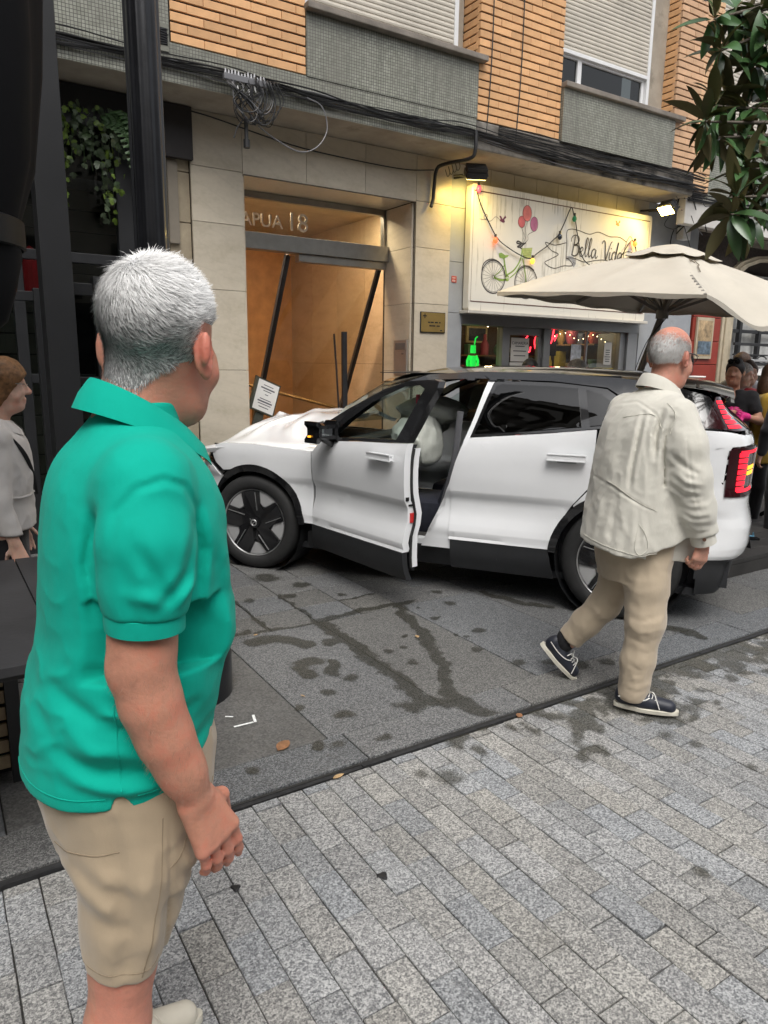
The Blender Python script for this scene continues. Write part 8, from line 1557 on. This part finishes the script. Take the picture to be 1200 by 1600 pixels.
for c in (L2(.03, -.12, .10), L2(-.30, .10, .20)): mb = MB(); bm = bmesh.new(); bmesh.ops.create_uvsphere(bm, u_segments=16, v_segments=10, radius=1); mb.addbm(bm, Matrix.Translation(c) @ Matrix.Diagonal((.046, .046, .065, 1))); mb.build('sock', pmat('black sock', (.012, .012, .014), .9) if 'black sock' not in MATS else MATS['black sock'], MAN2, True, smooth=True)
# short grey hair round the bald crown
hv = Vol(); HT2, HR2 = head_vol(hv, HC2, HY2, R_(6), 1.06, ears=False); n0 = 40000; dirs = RNG.normal(0, 1, (n0, 3)); dirs /= np.linalg.norm(dirs, axis=1)[:, None]; x, y, z = dirs.T; kp = (np.where(x < -.2, z > -.52, np.where(x < .3, z > -.28+(x+.2)*.5, False))) & (z+.16*RNG.normal(0, 1, len(z)) < .30-.25*x+.10*np.abs(y)) & (x < .30); earm = (np.abs(y) > .75) & (x > -.33) & (z < .06); dirs = dirs[kp & ~earm]; wd = dirs@HR2.T; hc = HT2((0, 0, .02)); rt = ray_head(hc, HT2, HR2, wd, hv)
nr_ = np.stack([hv.ev(rt+np.eye(3)[i]*eps)-hv.ev(rt-np.eye(3)[i]*eps) for i in range(3)], 1); nr_ /= np.linalg.norm(nr_, axis=1)[:, None]; fl = np.zeros_like(nr_)+HR2@np.array((-.55, 0, -.85)); fl = fl-nr_*(fl*nr_).sum(1)[:, None]; fl /= np.linalg.norm(fl, axis=1)[:, None]
tn = np.clip(.68+.26*(vnoise(rt, 50, 81, 2)-.5)+RNG.normal(0, .10, len(rt))+np.interp(dirs[:, 2], [-.5, .1, .5], [.12, 0, -.08]), .06, .75); ln = RNG.uniform(.010, .019, len(rt))*np.interp(dirs[:, 2], [-.5, 0, .4], [1, 1.1, .7]); strands('hair', rt, nr_, fl, ln, tn[:, None]*np.array((1, .98, .95)), MAN2, M_HAIR, 2, .0013, .35, .3, .3)
# spectacles and cigarette
gl = MB()
for y in (-1, 1): gl.tube([HT3((-.01, y*.081, .012)), HT3((.05, y*.078, .016)), HT3((.098, y*.068, .012))], .0022, 6); gl.tube([HT3((.105+.0*math.cos(a), y*.036+.024*math.cos(a), .004+.018*math.sin(a))) for a in np.linspace(0, 2*PI, 20)], .0016, 5, cap=False)
gl.tube([HT3((.107, .012, .010)), HT3((.112, 0, .012)), HT3((.107, -.012, .010))], .002, 5); gl.build('spectacles', M_DARKM, MAN2, True, smooth=60)
cg = MB(); p0 = MAN2_p = None
M4 = WM[MAN2.name]; a_ = M4 @ Vector(HT3((.096, -.014, -.072))); bq = M4 @ Vector(HT3((.165, -.075, -.066))); cg.tube([a_, a_.lerp(bq, .98), bq], .0042, 8); tag(cg.build('cigarette', pmat('cigarette paper', (.75, .73, .7), .8), smooth=60), 'white cigarette in the mouth of the old man in the pale jacket', 'cigarette')
# ------------------------------------------------------------------ onlookers
def hairblob(v, T, R, s, style):
    if style == 'short': v.ell(T((-.014, 0, .036)), np.array((.107, .088, .098))*s, R, .01); v.ell(T((-.04, 0, -.03)), np.array((.078, .084, .085))*s, R, .02)
    if style == 'curly':
        v.ell(T((-.010, 0, .045)), np.array((.118, .102, .105))*s, R, .01); v.ell(T((-.045, 0, -.02)), np.array((.088, .098, .095))*s, R, .02)
    if style == 'bun': v.ell(T((-.012, 0, .034)), np.array((.106, .086, .096))*s, R, .01); v.ell(T((-.03, 0, .11)), np.array((.05, .05, .035))*s, R, .015)
    if style == 'long': v.ell(T((-.012, 0, .036)), np.array((.108, .09, .098))*s, R, .01); v.ell(T((-.055, 0, -.10)), np.array((.070, .098, .16))*s, R, .03)
    v.ell(T((.105, 0, -.04)), np.array((.105, .074, .098))*s, R, .012, True)
def figure(label, loc, az, H, hair, hstyle, top, bottom, skin, pitch=0.0, hyaw=0.0, long_top=.78, stride=.0, arms=None, sleeve='long', gloves=None, fat=1.0, h=.0125, lean=0.0, shoe_m=None, vneck=False):
    r = root('person', label, 'person', loc, PI/2-az, group='onlookers round the crash'); s = H/1.72; r.scale = (s, s, s)
    hx = .03+lean*.55; HCc = np.array((hx+.03, 0, 1.60-lean*.12)); b = Vol(); T, R = head_vol(b, HCc, hyaw, pitch, 1.0); b.cone((hx+.005, 0, 1.52-lean*.1), (hx*.5, 0, 1.40), .05, .058, .03); b.loft([(.8, -.02, 0, .10, .14), (1.1, -.01, 0, .10, .14), (1.33, hx*.4, 0, .085, .15), (1.41, hx*.6, 0, .055, .08)], .03)
    arms = arms or (((.0, -.24, 1.08), (.06, -.25, .86)), ((.0, .24, 1.08), (.06, .25, .86)))
    for (e, w), y in zip(arms, (-1, 1)):
        e, w = np.array(e, float), np.array(w, float); d = (w-e)/np.linalg.norm(w-e); b.chain([((hx*.4, y*.17, 1.36), .048), (e, .040), (w, .027)], .02)
        sd = np.cross(d, (0, y, 0)) if abs(d[1]) < .8 else np.array((1., 0, 0)); hand_vol(b, w+d*.01, w+d*.09, sd, (-d[0]*.1, -y*.9, -.3), .95, .5)
    lx = stride
    b.chain([((0, -.09, .86), .08), ((lx*.6+.02, -.10, .47), .052), ((lx, -.10, .09), .036)], .02); b.chain([((0, .09, .86), .08), ((-lx*.35+.02, .10, .47), .052), ((-lx, .10, .09), .036)], .02)
    vol_obj(b, 'body', skin, r, (-.45, -.40, .0), (.62, .40, 1.80), h*.8, 1, color=white_tone(0))
    t = Vol(); f = fat; t.loft([(long_top-.05, -.01, 0, .150*f, .185*f), (.90, -.01, 0, .145*f, .18*f), (1.05, .0, 0, .135*f, .17*f), (1.2, hx*.2, 0, .135*f, .178*f), (1.32, hx*.4, 0, .118*f, .178), (1.39, hx*.6, 0, .085, .12), (1.43, hx*.8, 0, .062, .07)], .02); t.cone((hx*.4, -.14, 1.365), (hx*.4, .14, 1.365), .052, .052, .04)
    for (e, w), y in zip(arms, (-1, 1)):
        e, w = np.array(e, float), np.array(w, float); S0 = np.array((hx*.4, y*.165, 1.355))
        if sleeve == 'long': t.chain([(S0, .068), (e, .058), (e+(w-e)*.92, .042)], .025)
        else: t.chain([(S0, .066), (S0+(e-S0)*.55, .058)], .025)
    t.clipz(long_top, True, .004)
    if vneck: t.ell((hx+.11, 0, 1.40), (.07, .055, .11), None, .01, True)
    def dsp(P, d):
        m = np.abs(d) < .04
        if not m.any(): return d
        d = d.copy(); d[m] -= .006*(vnoise(P[m]*np.array((1, 1, .7)), 10, int(abs(loc[0])*97) % 50, 3)-.5)*2+wrinkle(P[m], 10, .009, int(abs(loc[0])*31) % 40, (1, 1, .9)); return d
    t.disp = dsp; vol_obj(t, 'top', top, r, (-.45, -.42, .3), (.62, .42, 1.52), h, 1)
    q = Vol(); q.loft([(.72, -.01, 0, .12, .16), (.95, -.01, 0, .13, .165)], .03); q.chain([((0, -.085, .80), .095), ((lx*.6+.02, -.10, .47), .075), ((lx, -.10, .08), .060)], .03); q.chain([((0, .085, .80), .095), ((-lx*.35+.02, .10, .47), .075), ((-lx, .10, .08), .060)], .03); q.clipz(.05, True, .004); vol_obj(q, 'trousers', bottom, r, (-.45, -.3, .0), (.5, .3, 1.0), h*1.2, 1)
    hv_ = Vol(); hairblob(hv_, T, R, 1.0, hstyle)
    def hd(P, d):
        m = np.abs(d) < .03
        if not m.any(): return d
        d = d.copy(); fr = 34 if hstyle == 'curly' else 26; d[m] -= (.010 if hstyle == 'curly' else .005)*(vnoise(P[m]*np.array((1, 1, .5)), fr, 7, 3)-.5)*2; return d
    hv_.disp = hd; vol_obj(hv_, 'hair', hair, r, HCc-np.array((.2, .16, .3)), HCc+np.array((.16, .16, .2)), .006, 1)
    sm = shoe_m or M_NAVY
    for x, y in ((lx, -.10), (-lx, .10)): mb = MB(); mb.obox((x+.06, y, .035), (1, 0, 0), (0, 1, 0), (0, 0, 1), .125, .042, .033, .025); mb.build('shoe', sm, r, True, smooth=60)
    return r, T, R
def hairm(name, col): return pmat(name, col, .55, var=.45, vs=60, bump=.6, bs=150, bd=.004)
M_S3 = skinmat('olive skin', (.54, .30, .20)); M_S4 = skinmat('fair skin', (.66, .42, .32))
H_AUB = hairm('auburn hair', (.20, .095, .035)); H_BLK = hairm('black hair', (.012, .010, .009)); H_GRY = hairm('grey hair', (.42, .41, .39)); H_BRN = hairm('brown hair', (.07, .035, .018))
C_ = lambda n, c, **k: clothmat(n, c, **k)
M_RAIN = C_('pale raincoat', (.62, .59, .56), rough=.6); M_BLKC = C_('black cloth', (.012, .012, .014)); M_BLUEC = C_('blue jacket', (.03, .09, .24)); M_YEL = C_('yellow knit', (.42, .27, .04)); M_NAVC = C_('police navy', (.010, .012, .022)); M_PINK = pmat('pink glove', (.62, .02, .20), .45, var=.2, vs=40); M_ROSE = C_('rose shirt', (.5, .15, .15)); M_PALEB = C_('pale blue shirt', (.4, .5, .6))
w1, T, R = figure('elderly woman with curly auburn hair and a pale raincoat passing behind the terrace table', (.255, 3.62, 0), R_(98), 1.54, H_AUB, 'curly', M_RAIN, M_BLKC, M_S4, long_top=.90, stride=.18, fat=1.12, h=.009)
mb = MB(); mb.tube(catmull([(-.06, -.10, 1.42), (.03, -.16, 1.40), (.12, -.14, 1.30), (.155, -.06, 1.18), (.165, .04, 1.05)], 6), .011, 6, flat=.4); mb.build('bag_strap', M_DARKM, w1, True, smooth=60)
mb = MB(); mb.tube(catmull([(-.15, .02, 1.075), (-.12, -.16, 1.075), (.0, -.205, 1.07), (.12, -.16, 1.07), (.155, .0, 1.07)], 6), .006, 6); mb.build('drawstring', M_RAIN, w1, True, smooth=60)
collar(w1, M_RAIN, (.025, 0), .066, 1.475, 1.42, .05, .3, .35, lean=.5)
gl = MB(); gl.tube([T((-.01, -.081, .012)), T((.05, -.078, .016)), T((.098, -.066, .012)), T((.104, -.03, .0)), T((.108, 0, .01))], .002, 5); gl.build('spectacles', M_STEEL, w1, True)
def toward(loc, px=None): return math.atan2(-loc[0], -loc[1])
w2, T, R = figure('dark haired woman in a black V neck top and pink gloves beside the tailgate', (6.50, 4.02, 0), toward((6.50, 4.02))+R_(12), 1.63, H_BLK, 'bun', M_BLKC, M_BLKC, M_S3, arms=(((.10, -.24, 1.16), (.30, .0, 1.22)), ((.08, .27, 1.14), (.30, .17, 1.19))), sleeve='short', vneck=True)
for y0, e in ((.0, (.10, -.24, 1.16)), (.17, (.08, .27, 1.14))):
    g = Vol(); w = np.array((.30, y0, 1.22 if y0 < .1 else 1.19)); e = np.array(e); d = (w-e)/np.linalg.norm(w-e); g.cone(w-d*.05, w+d*.02, .040, .036, .01); hand_vol(g, w+d*.01, w+d*.09, np.cross(d, (0, -1, 0)), (0, .6, -.6), 1.12, .6); vol_obj(g, 'glove', M_PINK, w2, w-.2, w+.24, .008, 1, label='bright pink glove')
gl = MB()
for y in (-1, 1): gl.lathe([(.001, 0), (.026, .002), (.026, .006), (.001, .008)], T((.07, y*.033, .105)), 14, 'X')
gl.tube([T((.072, -.05, .11)), T((.075, 0, .115)), T((.072, .05, .11))], .005, 5); gl.build('sunglasses', M_BLK, w2, True, smooth=40)
w3, T, R = figure('police officer in dark navy uniform with a shoulder badge beside the car roof', (5.72, 3.95, 0), toward((5.72, 3.95))+R_(70), 1.70, H_BLK, 'short', M_NAVC, M_NAVC, M_S3, lean=.10, sleeve='short', arms=(((.10, -.24, 1.14), (.32, -.16, 1.04)), ((.14, .25, 1.16), (.38, .18, 1.10))))
mb = MB(); pc = np.array((.03, .235, 1.27)); sh_ = [(-.03, .035), (0, .045), (.03, .035), (.032, 0), (.02, -.03), (0, -.045), (-.02, -.03), (-.032, 0)]; mb.add([(pc[0]+x, pc[1]+.004-.25*abs(x), pc[2]+z) for x, z in sh_], [tuple(range(8))]); bd = mb.build('badge', pmat('badge silver', (.45, .42, .36), .5), w3, True); mb = MB(); mb.add([(pc[0]+x*.7, pc[1]+.006-.2*abs(x), pc[2]+z*.7) for x, z in sh_], [tuple(range(8))]); mb.build('emblem', pmat('badge navy', (.03, .03, .07), .5), bd, True); mb = MB(); mb.add([(pc[0]+.012*math.cos(a), pc[1]+.007, pc[2]+.014*math.sin(a)) for a in np.linspace(0, 2*PI, 9)[:-1]], [tuple(range(8))]); mb.build('emblem', MATS['badge silver'], bd, True)
w4, T, R = figure('old woman with swept grey hair and a blue jacket watching from the right', (6.95, 4.28, 0), toward((6.95, 4.28))-R_(62), 1.60, H_GRY, 'short', M_BLUEC, M_BLKC, M_S4, pitch=.12, arms=(((.06, -.22, 1.10), (.24, -.05, 1.08)), ((.06, .22, 1.10), (.24, .05, 1.06))))
w5, T, R = figure('person in a mustard yellow knit top at the right edge of the crowd', (6.75, 3.86, 0), toward((6.75, 3.86))-R_(95), 1.60, H_BRN, 'long', M_YEL, M_BLKC, M_S4, pitch=.15, long_top=.72, arms=(((.05, -.23, 1.12), (.25, -.02, 1.12)), ((.05, .23, 1.12), (.25, .06, 1.1))))
w6, T, R = figure('person dressed all in black with long dark hair, nearest the right edge', (6.46, 3.40, 0), toward((6.46, 3.4))+R_(150), 1.62, H_BLK, 'long', M_BLKC, M_BLKC, M_S4)
w7, T, R = figure('dark haired passer by in a rose shirt in front of the shop window', (5.45, 5.66, 0), R_(20), 1.62, H_BLK, 'short', M_ROSE, M_BLKC, M_S4)
w8, T, R = figure('grey curly haired woman in pale blue looking into the shop window', (6.15, 5.64, 0), R_(5), 1.61, H_GRY, 'curly', M_PALEB, M_BLKC, M_S4)

w9, T, R = figure('man in a plain grey T-shirt behind the others by the white estate car', (7.75, 4.72, 0), toward((7.75, 4.72))+R_(25), 1.72, H_BRN, 'short', C_('grey jersey', (.30, .31, .33)), M_BLKC, M_S4, sleeve='short')
w10, T, R = figure('woman in a red cardigan half hidden behind the old woman in blue', (7.35, 4.42, 0), toward((7.35, 4.42))-R_(20), 1.62, H_BRN, 'bun', C_('red cardigan', (.42, .04, .05)), M_BLKC, M_S4)
